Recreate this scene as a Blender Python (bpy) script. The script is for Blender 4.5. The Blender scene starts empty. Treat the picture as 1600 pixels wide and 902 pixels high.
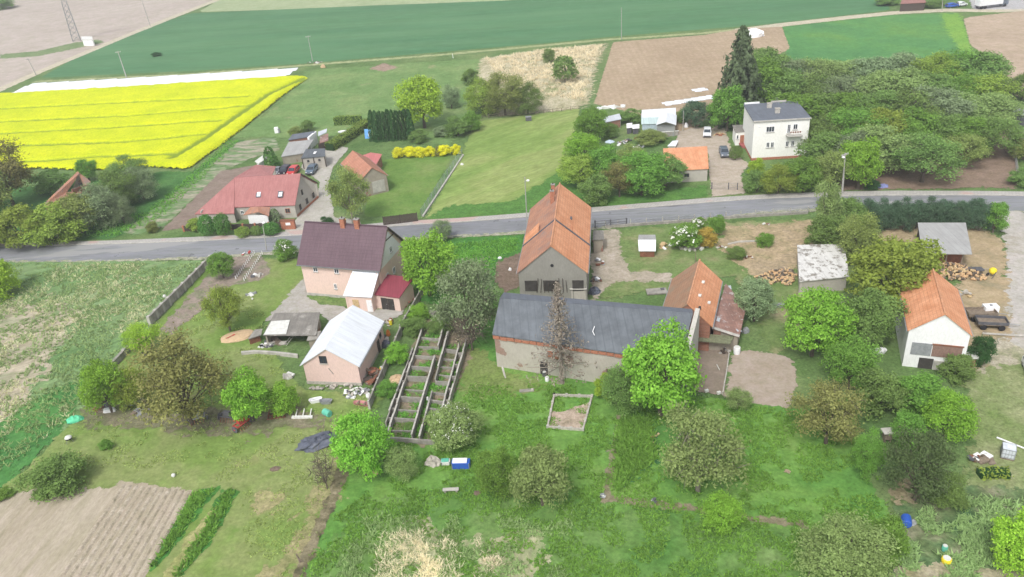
import bpy, math, random
import numpy as np
from mathutils import Vector, Matrix
random.seed(7)
rng = np.random.default_rng(7)
sc = bpy.context.scene
COL = sc.collection
R_ = math.radians
# ---------------------------------------------------------------- camera
CAMH = 60.0; PX0, PY0, FPX = 800.0, 451.0, 1256.0
_d = np.array([985-PX0, 2700-PY0, FPX]); _d /= np.linalg.norm(_d)
_up = -_d
_y = np.array([0, 0, 1.0]) - _up*_up[2]; _y /= np.linalg.norm(_y)
_x = np.cross(_y, _up)
RM = np.array([_x, _y, _up])          # camera (x right, y down, z forward) -> world
cam = bpy.data.objects.new('camera', bpy.data.cameras.new('camera'))
COL.objects.link(cam); sc.camera = cam
cam.data.sensor_width = 36.0; cam.data.lens = FPX/1600*36.0
cam.data.clip_start = 1.0; cam.data.clip_end = 6000
cam.matrix_world = Matrix(((RM[0][0], -RM[0][1], -RM[0][2], 0), (RM[1][0], -RM[1][1], -RM[1][2], 0),
                           (RM[2][0], -RM[2][1], -RM[2][2], CAMH), (0, 0, 0, 1)))
# ---------------------------------------------------------------- sky, sun, exposure (overcast day)
SUN_EL, SUN_AZ = R_(52), R_(205)      # from behind the camera, a little left
w = bpy.data.worlds.new("World"); sc.world = w; w.use_nodes = True
nt = w.node_tree; nt.nodes.clear()
sky = nt.nodes.new('ShaderNodeTexSky'); sky.sky_type = 'NISHITA'; sky.sun_disc = False
sky.sun_elevation = SUN_EL; sky.sun_rotation = SUN_AZ; sky.dust_density = 3.0
hs = nt.nodes.new('ShaderNodeHueSaturation'); hs.inputs['Saturation'].default_value = 0.28
bg = nt.nodes.new('ShaderNodeBackground'); bg.inputs['Strength'].default_value = 0.15
wo = nt.nodes.new('ShaderNodeOutputWorld')
nt.links.new(sky.outputs[0], hs.inputs['Color']); nt.links.new(hs.outputs[0], bg.inputs[0]); nt.links.new(bg.outputs[0], wo.inputs[0])
sun = bpy.data.objects.new('sun', bpy.data.lights.new('sun', 'SUN')); COL.objects.link(sun)
sun.data.energy = 1.25; sun.data.angle = R_(10); sun.data.color = (1.0, 0.975, 0.94)
sdir = Vector((math.sin(SUN_AZ)*math.cos(SUN_EL), math.cos(SUN_AZ)*math.cos(SUN_EL), math.sin(SUN_EL)))
sun.rotation_euler = sdir.to_track_quat('Z', 'Y').to_euler()
sc.view_settings.view_transform = 'Standard'; sc.view_settings.look = 'None'
sc.view_settings.exposure = 0.72; sc.view_settings.gamma = 1.0
sc.cycles.transparent_max_bounces = 12; sc.cycles.max_bounces = 5
sc.cycles.diffuse_bounces = 3; sc.cycles.glossy_bounces = 2; sc.cycles.transmission_bounces = 2
try: sc.cycles.use_denoising = True
except Exception: pass

# ---------------------------------------------------------------- helpers
def W(px, py, z=0.0):
    """survey point: where the ray through a photo pixel meets height z"""
    r = RM @ np.array([px-PX0, py-PY0, FPX]); t = (z-CAMH)/r[2]
    return (float(r[0]*t), float(r[1]*t), float(z))
def PJ(x, y, z):
    c = RM.T @ np.array([x, y, z-CAMH]); return PX0+FPX*c[0]/c[2], PY0+FPX*c[1]/c[2]
def ppm(x, y, z=0): return FPX/math.sqrt(x*x+y*y+(CAMH-z)**2)
def hgt(b, ty):
    x, y, _ = W(*b); lo, hi = 0.0, 58.0
    for _i in range(40):
        m = (lo+hi)/2
        if PJ(x, y, m)[1] > ty: lo = m
        else: hi = m
    return lo
def tag(o, label=None, cat=None, group=None, kind=None):
    if label: o['label'] = label
    if cat: o['category'] = cat
    if group: o['group'] = group
    if kind: o['kind'] = kind
    return o
def empty(name, loc, rz=0.0, **k):
    o = bpy.data.objects.new(name, None); COL.objects.link(o); o.location = loc; o.rotation_euler = (0, 0, rz)
    o.empty_display_size = 0.3
    return tag(o, **k)
def link(name, me, parent=None, loc=None, rz=None, mats=None, **k):
    o = bpy.data.objects.new(name, me); COL.objects.link(o)
    if parent is not None: o.parent = parent
    if loc is not None: o.location = loc
    if rz is not None: o.rotation_euler = (0, 0, rz)
    return tag(o, **k)
def h2(ix, iy, s):
    n = (ix.astype(np.int64)*374761393 + iy.astype(np.int64)*668265263 + s*974634777) & 0x7fffffff
    n = ((n ^ (n >> 13))*1274126177) & 0x7fffffff
    return ((n ^ (n >> 16)) & 0xffff)/65535.0
def vn(x, y, s=0):
    ix, iy = np.floor(x), np.floor(y); fx, fy = x-ix, y-iy
    fx = fx*fx*(3-2*fx); fy = fy*fy*(3-2*fy)
    a, b = h2(ix, iy, s), h2(ix+1, iy, s); c, d = h2(ix, iy+1, s), h2(ix+1, iy+1, s)
    return (a*(1-fx)+b*fx)*(1-fy)+(c*(1-fx)+d*fx)*fy
def fbm(x, y, s=0, o=3):
    t = 0; a = 1; n = 0
    for i in range(o): t = t+a*vn(x*2**i, y*2**i, s+i); n += a; a *= .5
    return t/n

class MB:
    """collects boxes, prisms and tubes into one mesh"""
    def __init__(s): s.v = []; s.f = []; s.m = []
    def add(s, vs, fs, mi=0):
        b = len(s.v); s.v += [tuple(map(float, v)) for v in vs]; s.f += [tuple(b+i for i in f) for f in fs]; s.m += [mi]*len(fs); return s
    def box(s, c, d, rz=0, mi=0, tilt=0):
        cx, cy, cz = c; dx, dy, dz = d[0]/2, d[1]/2, d[2]/2; co, si = math.cos(rz), math.sin(rz); ct, st = math.cos(tilt), math.sin(tilt)
        vs = []
        for z in (-dz, dz):
            for x, y in ((-dx, -dy), (dx, -dy), (dx, dy), (-dx, dy)):
                x2 = x*ct-z*st; z2 = x*st+z*ct
                vs.append((cx+x2*co-y*si, cy+x2*si+y*co, cz+z2))
        return s.add(vs, [(0, 3, 2, 1), (4, 5, 6, 7), (0, 1, 5, 4), (1, 2, 6, 5), (2, 3, 7, 6), (3, 0, 4, 7)], mi)
    def prism(s, poly, z0, z1, mi=0):
        n = len(poly); vs = [(p[0], p[1], z0) for p in poly]+[(p[0], p[1], z1) for p in poly]
        return s.add(vs, [tuple(range(n))[::-1], tuple(range(n, 2*n))]+[(i, (i+1) % n, n+(i+1) % n, n+i) for i in range(n)], mi)
    def slab(s, top, th, mi=0):
        n = len(top); vs = list(top)+[(p[0], p[1], p[2]-th) for p in top]
        return s.add(vs, [tuple(range(n)), tuple(range(n, 2*n))[::-1]]+[(n+i, n+(i+1) % n, (i+1) % n, i) for i in range(n)], mi)
    def tube(s, a, b, r0, r1=None, n=6, mi=0, cap=True):
        r1 = r0 if r1 is None else r1
        a, b = Vector(a), Vector(b); d = (b-a)
        if d.length < 1e-6: return s
        d.normalize(); u = d.orthogonal().normalized(); v = d.cross(u)
        vs = [a+(u*math.cos(2*math.pi*i/n)+v*math.sin(2*math.pi*i/n))*r0 for i in range(n)]
        vs += [b+(u*math.cos(2*math.pi*i/n)+v*math.sin(2*math.pi*i/n))*r1 for i in range(n)]
        fs = [(i, (i+1) % n, n+(i+1) % n, n+i) for i in range(n)]
        if cap: fs += [tuple(range(n))[::-1], tuple(range(n, 2*n))]
        return s.add(vs, fs, mi)
    def lathe(s, c, prof, n=12, mi=0, axis='z', rz=0):
        vs = []
        for z, r in prof:
            for i in range(n):
                a = 2*math.pi*i/n; p = (r*math.cos(a), r*math.sin(a), z)
                if axis == 'x': p = (p[2], p[0], p[1])
                if axis == 'y': p = (p[0], p[2], p[1])
                x = p[0]*math.cos(rz)-p[1]*math.sin(rz); y = p[0]*math.sin(rz)+p[1]*math.cos(rz)
                vs.append((c[0]+x, c[1]+y, c[2]+p[2]))
        m = len(prof)
        fs = [(j*n+i, j*n+(i+1) % n, (j+1)*n+(i+1) % n, (j+1)*n+i) for j in range(m-1) for i in range(n)]
        fs += [tuple(range(n))[::-1], tuple(range((m-1)*n, m*n))]
        return s.add(vs, fs, mi)
    def mesh(s, name, *mats):
        me = bpy.data.meshes.new(name); me.from_pydata(s.v, [], s.f)
        for m in mats: me.materials.append(m)
        if any(s.m): me.polygons.foreach_set('material_index', s.m)
        me.update(); return me
    def build(s, name, mats, parent=None, smooth=False, **k):
        if not isinstance(mats, (list, tuple)): mats = [mats]
        me = s.mesh(name, *mats)
        if smooth: me.polygons.foreach_set('use_smooth', [True]*len(me.polygons))
        return link(name, me, parent, **k)

# ---------------------------------------------------------------- materials
def srgb(h):
    if isinstance(h, str):
        h = [int(h[i:i+2], 16)/255 for i in (0, 2, 4)]
    return tuple(((c+0.055)/1.055)**2.4 if c > 0.04045 else c/12.92 for c in h)
class NT:
    def __init__(s, name):
        s.m = bpy.data.materials.new(name); s.m.use_nodes = True; s.t = s.m.node_tree; s.t.nodes.clear()
        s.out = s.n('ShaderNodeOutputMaterial'); s.pos = None
    def n(s, ty, **kw):
        x = s.t.nodes.new(ty)
        for k, v in kw.items(): setattr(x, k, v)
        return x
    def l(s, a, b): s.t.links.new(a, b)
    def P(s):
        if s.pos is None: s.pos = s.n('ShaderNodeNewGeometry').outputs['Position']
        return s.pos
    def OC(s): return s.n('ShaderNodeTexCoord').outputs['Object']
    def noise(s, scale, src=None, rot=0, stretch=(1, 1, 1), detail=3, rough=.6, dist=0):
        mp = s.n('ShaderNodeMapping'); mp.vector_type = 'TEXTURE'
        mp.inputs['Rotation'].default_value = (0, 0, rot); mp.inputs['Scale'].default_value = stretch
        s.l(src or s.P(), mp.inputs[0])
        x = s.n('ShaderNodeTexNoise'); x.inputs['Scale'].default_value = scale; x.inputs['Detail'].default_value = detail
        x.inputs['Roughness'].default_value = rough; x.inputs['Distortion'].default_value = dist
        s.l(mp.outputs[0], x.inputs['Vector']); return x.outputs['Fac']
    def ramp(s, fac, stops):
        r = s.n('ShaderNodeValToRGB'); e = r.color_ramp.elements
        while len(e) < len(stops): e.new(.5)
        for el, (p, c) in zip(e, stops): el.position = p; el.color = (c[0], c[1], c[2], 1)
        s.l(fac, r.inputs[0]); return r.outputs[0]
    def mix(s, a, b, fac, mode='MIX'):
        m = s.n('ShaderNodeMix'); m.data_type = 'RGBA'; m.blend_type = mode; m.clamp_factor = True; m.clamp_result = False
        for sock, v in ((m.inputs[0], fac), (m.inputs[6], a), (m.inputs[7], b)):
            if isinstance(v, (int, float)): sock.default_value = v
            elif isinstance(v, tuple): sock.default_value = (v[0], v[1], v[2], 1)
            else: s.l(v, sock)
        return m.outputs[2]
    def mth(s, op, a, b=None, c=None):
        m = s.n('ShaderNodeMath'); m.operation = op
        for i, v in enumerate((a, b, c)):
            if v is None: continue
            if isinstance(v, (int, float)): m.inputs[i].default_value = v
            else: s.l(v, m.inputs[i])
        return m.outputs[0]
    def attr(s, name): return s.n('ShaderNodeAttribute', attribute_name=name).outputs['Fac']
    def bsdf(s, col, rough=.85, metal=0, spec=.3, bump=None, bd=.1, bs=.5, alpha=None):
        b = s.n('ShaderNodeBsdfPrincipled')
        if isinstance(col, tuple): b.inputs['Base Color'].default_value = (*col[:3], 1)
        else: s.l(col, b.inputs['Base Color'])
        if isinstance(rough, (int, float)): b.inputs['Roughness'].default_value = rough
        else: s.l(rough, b.inputs['Roughness'])
        b.inputs['Metallic'].default_value = metal; b.inputs['Specular IOR Level'].default_value = spec
        if bump is not None:
            q = s.n('ShaderNodeBump'); q.inputs['Distance'].default_value = bd; q.inputs['Strength'].default_value = bs
            s.l(bump, q.inputs['Height']); s.l(q.outputs[0], b.inputs['Normal'])
        sh = b.outputs[0]
        if alpha is not None:
            tr = s.n('ShaderNodeBsdfTransparent'); mx = s.n('ShaderNodeMixShader')
            s.l(alpha, mx.inputs[0]); s.l(tr.outputs[0], mx.inputs[1]); s.l(sh, mx.inputs[2]); sh = mx.outputs[0]
        s.l(sh, s.out.inputs[0]); return s.m
def c3(h): return srgb(h)
def mul(c, k): return tuple(x*k for x in c)
def groundmat(name, cols, scale=.25, rot=0, stretch=(1, 1, 1), fine=3.0, fine_amt=.35, edge=1.0, escale=.6, bd=.08, extra=None, sat=None, fs=None):
    """cols: albedos dark -> light.  edge: how far (m) the ragged border wanders"""
    n = NT(name)
    big = n.noise(scale, rot=rot, stretch=stretch, detail=4, rough=.62, dist=.3)
    k = len(cols); st = [(.3+.4*i/max(1, k-1), cols[i]) for i in range(k)]
    c = n.ramp(big, st)
    f = n.noise(fine, rot=rot, stretch=fs or stretch, detail=4, rough=.75)
    fr = n.ramp(f, [(.28, (1-fine_amt,)*3), (.72, (1+fine_amt,)*3)])
    # ramps clamp at 1, so scale through a multiply of 2x half values
    fr = n.ramp(f, [(.3, (.5*(1-fine_amt),)*3), (.7, (.5*(1+fine_amt),)*3)])
    c = n.mix(c, fr, 1.0, 'MULTIPLY')
    c = n.mix(c, (2.0, 2.0, 2.0), 1.0, 'MULTIPLY')
    md = n.noise(fine*.28, rot=rot, stretch=stretch, detail=5, rough=.75)
    mr = n.ramp(md, [(.32, mul((.9, .93, .85), .5*(1-fine_amt*.55))), (.68, mul((1.04, 1.02, 1.1), .5*(1+fine_amt*.55)))])
    c = n.mix(c, mr, 1.0, 'MULTIPLY'); c = n.mix(c, (2.0, 2.0, 2.0), 1.0, 'MULTIPLY')
    if extra: c = extra(n, c)
    alpha = None
    if edge is not None:
        e = n.noise(escale, detail=5, rough=.7)
        e = n.mth('MULTIPLY_ADD', e, 2*edge*2.2, -edge*2.2)
        alpha = n.mth('GREATER_THAN', n.mth('ADD', e, n.attr('sd')), 0.0)
    return n.bsdf(c, .95, spec=.1, bump=f, bd=bd, bs=.6, alpha=alpha)
def spots(scale, thr, col, width=.04, rot=0, stretch=(1, 1, 1)):
    def f(n, c):
        s_ = n.noise(scale, rot=rot, stretch=stretch, detail=4, rough=.7)
        m = n.ramp(s_, [(thr, (0, 0, 0)), (min(1, thr+width), (1, 1, 1))])
        return n.mix(c, col, m)
    return f
def chain(*fs):
    def f(n, c):
        for g in fs: c = g(n, c)
        return c
    return f
def stripes(rot, period, amt, dark, wob=.3):
    def f(n, c):
        mp = n.n('ShaderNodeMapping'); mp.vector_type = 'TEXTURE'; mp.inputs['Rotation'].default_value = (0, 0, rot)
        n.l(n.P(), mp.inputs[0])
        wv = n.n('ShaderNodeTexWave'); wv.wave_type = 'BANDS'; wv.bands_direction = 'X'
        wv.inputs['Scale'].default_value = 0.314/period; wv.inputs['Distortion'].default_value = wob; wv.inputs['Detail'].default_value = 3
        wv.inputs['Detail Scale'].default_value = 2.0
        n.l(mp.outputs[0], wv.inputs['Vector'])
        m = n.mth('MULTIPLY', wv.outputs['Fac'], amt)
        return n.mix(c, dark, m)
    return f
def plain(name, h, rough=.7, metal=0, var=.15, scale=2.0, spec=.3, bd=.01):
    n = NT(name); c = c3(h) if isinstance(h, str) else h
    f = n.noise(scale, src=n.OC(), detail=4, rough=.7)
    col = n.ramp(f, [(.3, mul(c, 1-var)), (.7, mul(c, 1+var))])
    return n.bsdf(col, rough, metal, spec, bump=f, bd=bd, bs=.4)
def wallmat(name, base, stain, amount=.45, scale=.5, brick=None, bthr=.6, dirt=None):
    n = NT(name); src = n.OC()
    f = n.noise(scale, src=src, detail=5, rough=.7)
    c = n.ramp(f, [(.35, base), (.7, tuple(b*(1-amount)+s_*amount for b, s_ in zip(base, stain)))])
    if brick:
        br = n.n('ShaderNodeTexBrick'); br.inputs['Scale'].default_value = 4.0
        br.inputs['Color1'].default_value = (*brick, 1); br.inputs['Color2'].default_value = (*mul(brick, .7), 1); br.inputs['Mortar'].default_value = (.3, .28, .25, 1)
        mp = n.n('ShaderNodeMapping'); mp.inputs['Rotation'].default_value = (R_(90), 0, 0); n.l(src, mp.inputs[0]); n.l(mp.outputs[0], br.inputs['Vector'])
        g = n.noise(.45, src=src, detail=4, rough=.6)
        m = n.ramp(g, [(bthr, (0, 0, 0)), (bthr+.03, (1, 1, 1))])
        c = n.mix(c, br.outputs['Color'], m)
    f2 = n.noise(6, src=src, stretch=(1, 1, 2.5), detail=4)
    c = n.mix(c, n.ramp(f2, [(.3, (.86,)*3), (.7, (1, 1, 1))]), 1.0, 'MULTIPLY')
    return n.bsdf(c, .9, spec=.15, bump=f2, bd=.02, bs=.5)
def roofmat(name, c1, c2, moss=None, mthr=.62, pitch=.36, amt=.5, rough=.8, blot=.6, mscale=.35, lines=True):
    """tiles: rows across the slope (object v / z), columns along u"""
    n = NT(name); src = n.OC()
    f = n.noise(blot, src=src, detail=5, rough=.7)
    c = n.ramp(f, [(.3, c1), (.7, c2)])
    g = n.noise(5, src=src, detail=3, rough=.8)
    c = n.mix(c, n.ramp(g, [(.25, (.75,)*3), (.75, (1.0,)*3)]), 1.0, 'MULTIPLY')
    st = n.noise(1.3, src=src, stretch=(.35, 3.5, 3.5), detail=4, rough=.7)
    c = n.mix(c, n.ramp(st, [(.3, (.72, .7, .68)), (.6, (1, 1, 1))]), .8, 'MULTIPLY')
    bump = g
    if lines:
        sx = n.n('ShaderNodeSeparateXYZ'); n.l(src, sx.inputs[0])
        a = n.mth('FRACT', n.mth('MULTIPLY', sx.outputs[0], 1/.25)); b = n.mth('FRACT', n.mth('MULTIPLY', sx.outputs[1], 1/pitch))
        lx = n.mth('ABSOLUTE', n.mth('SUBTRACT', a, .5)); 
        ln = n.mth('MAXIMUM', n.mth('GREATER_THAN', lx, .42), n.mth('GREATER_THAN', b, .86))
        c = n.mix(c, mul(c1, .55), n.mth('MULTIPLY', ln, amt))
        bump = n.mth('ADD', b, lx)
    if moss:
        m = n.noise(mscale, src=src, detail=5, rough=.7)
        c = n.mix(c, moss, n.ramp(m, [(mthr, (0, 0, 0)), (mthr+.12, (.85,)*3)]))
    return n.bsdf(c, rough, spec=.25, bump=bump, bd=.03, bs=.5)
def seam(name, c1, var=.1, period=.5, rough=.5, metal=0, rust=None, rthr=.6, ax=0, amt=.35):
    n = NT(name); src = n.OC()
    f = n.noise(.6, src=src, detail=5, rough=.7)
    c = n.ramp(f, [(.3, mul(c1, 1-var)), (.7, mul(c1, 1+var))])
    sx = n.n('ShaderNodeSeparateXYZ'); n.l(src, sx.inputs[0])
    a = n.mth('FRACT', n.mth('MULTIPLY', sx.outputs[ax], 1/period)); 
    c = n.mix(c, mul(c1, .6), n.mth('MULTIPLY', n.mth('GREATER_THAN', a, .88), amt))
    st = n.noise(.9, src=src, stretch=(.4, 4, 4) if ax == 0 else (4, .4, 4), detail=5, rough=.7)
    c = n.mix(c, n.ramp(st, [(.3, (.8, .79, .78)), (.6, (1, 1, 1))]), .8, 'MULTIPLY')
    if rust:
        m = n.noise(.9, src=src, detail=6, rough=.75)
        c = n.mix(c, rust, n.ramp(m, [(rthr, (0, 0, 0)), (rthr+.06, (1, 1, 1))]))
    return n.bsdf(c, rough, metal, .3, bump=a, bd=.02, bs=.4)
def leafmat(name, h, var=.36, trans=.35, hue=.02):
    n = NT(name); c = mul(c3(h) if isinstance(h, str) else h, 1.32 if name[:5] != 'grass' and name != 'dry_reed' else 1.22)
    oi = n.n('ShaderNodeObjectInfo')
    t = n.attr('tone')
    col = n.ramp(t, [(0, mul(c, 1-var)), (.5, c), (1, mul(c, 1+var*.8))])
    hsn = n.n('ShaderNodeHueSaturation'); hsn.inputs['Saturation'].default_value = 1.0
    n.l(n.mth('MULTIPLY_ADD', oi.outputs['Random'], hue*1.2, .5-hue*.75), hsn.inputs['Hue'])
    n.l(n.mth('MULTIPLY_ADD', oi.outputs['Random'], .3, .85), hsn.inputs['Value']); n.l(col, hsn.inputs['Color'])
    d = n.n('ShaderNodeBsdfDiffuse'); tr = n.n('ShaderNodeBsdfTranslucent'); mx = n.n('ShaderNodeMixShader')
    n.l(hsn.outputs[0], d.inputs[0]); n.l(hsn.outputs[0], tr.inputs[0]); mx.inputs[0].default_value = trans
    n.l(d.outputs[0], mx.inputs[1]); n.l(tr.outputs[0], mx.inputs[2]); n.l(mx.outputs[0], n.out.inputs[0])
    return n.m
M = {}
M['bark'] = plain('bark', (.11, .09, .07), .95, var=.3)
M['barkpale'] = plain('bark_pale', (.24, .21, .17), .95, var=.3)
M['glass'] = plain('glass', (.035, .045, .055), .12, var=.3, spec=.6)
M['glasspale'] = plain('glass_pale', (.42, .5, .56), .1, var=.2, spec=.6)
M['skyglass'] = plain('skylight_glass', (.75, .8, .85), .1, var=.1, spec=.6)
M['white'] = plain('white_paint', (.78, .78, .78), .6, var=.08)
M['offwhite'] = plain('off_white', (.6, .6, .56), .7, var=.15)
M['dark'] = plain('dark', (.05, .045, .04), .9, var=.3)
M['black'] = plain('black_rubber', (.02, .02, .022), .8)
M['steel'] = plain('steel', (.3, .31, .32), .45, .6)
M['concrete'] = plain('concrete', (.27, .255, .225), .95, var=.3, scale=1.2, bd=.03)
M['concpale'] = plain('concrete_pale', (.42, .4, .36), .95, var=.25, scale=1.2, bd=.03)
M['polecon'] = plain('pole_concrete', (.36, .35, .32), .9, var=.15)
M['wood'] = plain('weathered_wood', (.2, .16, .12), .9, var=.35, scale=4)
M['wooddark'] = plain('dark_wood', (.07, .055, .045), .9, var=.35, scale=4)
M['woodpale'] = plain('pale_wood', (.5, .37, .2), .85, var=.3, scale=4)
M['brick'] = plain('brick_red', (.36, .15, .09), .9, var=.3, scale=5)
M['rust'] = plain('rusty_metal', (.2, .085, .05), .9, var=.4, scale=3)
M['redpaint'] = plain('red_paint', (.45, .06, .05), .6, var=.2)
M['blue'] = plain('blue_plastic', (.03, .1, .42), .45, var=.15)
M['skyblue'] = plain('light_blue', (.15, .38, .75), .5, var=.15)
M['turq'] = plain('turquoise', (.12, .45, .33), .5, var=.2)
M['tarpgreen'] = plain('green_tarp', (.1, .5, .28), .55, var=.25, scale=3)
M['yellow'] = plain('yellow_plastic', (.75, .6, .03), .5, var=.15)
M['orange'] = plain('orange', (.6, .2, .04), .6, var=.2)
M['gray'] = plain('grey_metal', (.28, .29, .3), .6, .2, var=.25)
M['graydark'] = plain('dark_grey', (.1, .1, .11), .8, var=.3)
M['tarp'] = plain('dark_blue_tarp', (.09, .1, .13), .45, var=.35, scale=1.5, bd=.1)
M['stone'] = plain('stone', (.4, .37, .32), .95, var=.3, scale=3, bd=.05)
M['sandm'] = plain('sand', (.5, .36, .22), .95, var=.15, scale=3)
M['soil'] = plain('soil', (.16, .12, .09), .95, var=.3, scale=3)
M['logend'] = plain('cut_log', (.5, .33, .18), .9, var=.45, scale=6)
M['rubber_red'] = plain('car_red', (.55, .03, .03), .3, var=.05, spec=.6)
M['carwhite'] = plain('car_white', (.7, .71, .72), .3, var=.03, spec=.6)
M['carblue'] = plain('car_slate_blue', (.14, .19, .25), .3, .3, var=.05, spec=.6)
M['cardark'] = plain('car_dark_violet', (.03, .02, .035), .3, .3, var=.05, spec=.6)
M['carsilver'] = plain('car_silver', (.34, .35, .37), .35, .5, var=.05, spec=.6)
M['cargrey'] = plain('car_grey_blue', (.18, .21, .26), .35, .4, var=.05, spec=.6)
M['lamp'] = plain('lamp_glass', (.85, .85, .85), .3, var=.02)
# ---------------------------------------------------------------- ground patches
def inpoly_sd(X, Y, P):
    """signed distance to polygon (m), positive inside"""
    d = np.full(X.shape, 1e9); ins = np.zeros(X.shape, bool); n = len(P)
    for i in range(n):
        x0, y0 = P[i]; x1, y1 = P[(i+1) % n]; dx, dy = x1-x0, y1-y0
        t = np.clip(((X-x0)*dx+(Y-y0)*dy)/(dx*dx+dy*dy+1e-9), 0, 1)
        d = np.minimum(d, (X-x0-t*dx)**2+(Y-y0-t*dy)**2)
        c = ((y0 > Y) != (y1 > Y)); 
        xi = x0+(Y-y0)*dx/(dy if abs(dy) > 1e-9 else 1e-9)
        ins ^= c & (X < xi)
    return np.where(ins, 1, -1)*np.sqrt(d)
def wp(pts): return [W(p[0], p[1])[:2] if len(p) == 2 else (p[1], p[2]) for p in pts]   # ('w', x, y) gives world metres
LV = [0]
def patch(name, pts, mat, res=1.0, edge=1.0, z=None, hf=None, kind='structure', **k):
    """a sheet of ground over a polygon; 'sd' holds metres inside its border; each patch 4 mm above the last"""
    P = wp(pts); LV[0] += 1; z = .002*LV[0] if z is None else z
    xs = [p[0] for p in P]; ys = [p[1] for p in P]; m = edge*2.2+res
    nx = int((max(xs)-min(xs)+2*m)/res)+2; ny = int((max(ys)-min(ys)+2*m)/res)+2
    gx = np.linspace(min(xs)-m, max(xs)+m, nx); gy = np.linspace(min(ys)-m, max(ys)+m, ny)
    X, Y = np.meshgrid(gx, gy); sd = inpoly_sd(X, Y, P)
    keep = sd > -(edge*2.2+res*1.5)
    q = keep[:-1, :-1] & keep[1:, :-1] & keep[:-1, 1:] & keep[1:, 1:]
    Z = np.full(X.shape, z); A = {}
    if hf: H_, A = hf(X, Y, sd); Z = Z+H_
    idx = np.arange(nx*ny).reshape(ny, nx)
    f = np.stack([idx[:-1, :-1][q], idx[:-1, 1:][q], idx[1:, 1:][q], idx[1:, :-1][q]], 1)
    used = np.unique(f); rem = np.full(nx*ny, -1); rem[used] = np.arange(len(used)); f = rem[f]
    V = np.stack([X.ravel(), Y.ravel(), Z.ravel()], 1)[used]
    me = bpy.data.meshes.new(name); me.vertices.add(len(V)); me.vertices.foreach_set('co', V.ravel())
    me.loops.add(f.size); me.loops.foreach_set('vertex_index', f.ravel())
    me.polygons.add(len(f)); me.polygons.foreach_set('loop_start', np.arange(0, f.size, 4)); me.polygons.foreach_set('loop_total', np.full(len(f), 4))
    A['sd'] = sd
    for an, arr in A.items():
        a = me.attributes.new(an, 'FLOAT', 'POINT'); a.data.foreach_set('value', arr.ravel()[used].astype(np.float32))
    me.materials.append(mat); me.update(calc_edges=True); me.validate()
    me.polygons.foreach_set('use_smooth', [True]*len(me.polygons))
    return link(name, me, kind=kind, **k)
g_ = lambda r, g, b: (r, g, b)
# measured base: green turf everywhere
base = groundmat('turf', [g_(.075, .14, .04), g_(.115, .185, .06), g_(.17, .22, .085)], .08, fine=2.5, edge=None)
mb = MB(); mb.add([(-2500, -200, 0), (2500, -200, 0), (2500, 4500, 0), (-2500, 4500, 0)], [(0, 1, 2, 3)])
mb.build('ground', base, kind='structure')
FIELD = R_(-10)
ANG1 = math.atan2(*(np.array(W(310, 760)[:2])-np.array(W(220, 900)[:2]))[::-1])   # direction of the rows at lower left
# far fields
patch('far_ploughed_field', [('w', -900, 450), (0, 140), (85, 100), (200, 57), (342, 0), ('w', -120, 650), ('w', -300, 900), ('w', -900, 900)],
      groundmat('far_ploughed', [g_(.38, .325, .275), g_(.43, .375, .32)], .03, fine=.6, fine_amt=.12, edge=.5), res=8, edge=.5)
patch('grass_strip', [(0, 85), (60, 80), (110, 68), (150, 62), (165, 66), (60, 88), (0, 92)], groundmat('verge', [g_(.13, .2, .08), g_(.2, .25, .12)], .2, edge=1.5), res=2, edge=1.5)
patch('pale_crop_field', [(310, 19), (342, 0), ('w', -120, 650), ('w', 400, 650), (960, -8), (620, 10)],
      groundmat('pale_crop', [g_(.26, .32, .17), g_(.34, .38, .22)], .05, fine=.8, fine_amt=.12, edge=.4), res=6, edge=.5)
patch('green_wheat_field', [(62, 122), (130, 84), (200, 54), (297, 21), (600, 8), (905, -3), (1180, -30), (1375, -12), (1392, 16), (1200, 38), (950, 58), (850, 68), (480, 99), (300, 111)],
      groundmat('green_wheat', [g_(.065, .17, .075), g_(.085, .2, .085)], .04, fine=.9, fine_amt=.16, edge=.4, rot=R_(-6), stretch=(4, 1, 1),
                extra=chain(stripes(R_(84), 6.0, .16, (.05, .13, .05), .1), spots(.012, .5, (.1, .22, .1), .2, stretch=(3, 1, 1)), stripes(R_(-6+90), 21.0, .12, (.16, .25, .13), .05))), res=4, edge=.4)
track_m = groundmat('dirt_track', [g_(.42, .38, .28), g_(.5, .45, .34)], .3, fine=2, fine_amt=.2, edge=.35)
def strip(pts, w):
    """polygon of width w (m) round a pixel polyline"""
    P = [np.array(W(*p)[:2]) if len(p) == 2 else np.array(p[1:]) for p in pts]; L, Rr = [], []
    for i, p in enumerate(P):
        d = P[min(i+1, len(P)-1)]-P[max(i-1, 0)]; d /= np.linalg.norm(d); n = np.array([-d[1], d[0]])*w/2
        L.append(p+n); Rr.append(p-n)
    return [('w', *p) for p in L+Rr[::-1]]
patch('field_track', strip([(-60, 168), (0, 140), (60, 113), (130, 84), (200, 55), (270, 27), (350, -4), (420, -30)], 4.2), track_m, res=1.5, edge=.35)
patch('field_path', strip([(52, 128), (300, 116), (480, 102), (700, 85), (950, 62), (1100, 52), (1225, 38), (1400, 19)], 2.6),
      groundmat('grass_path', [g_(.22, .27, .12), g_(.36, .37, .2)], .3, edge=.6), res=1.2, edge=.6)
patch('gravel_track', strip([(1150, 48), (1230, 38), (1330, 27), (1400, 20), (1480, 16), (1560, 17), (1640, 14)], 5.0), track_m, res=1.2, edge=.5)
patch('farmyard_surface', [(1510, -15), (1700, -15), (1700, 14), (1520, 15)], groundmat('farmyard', [g_(.36, .35, .34), g_(.42, .41, .4)], .2, edge=.8), res=2, edge=.8)
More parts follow.
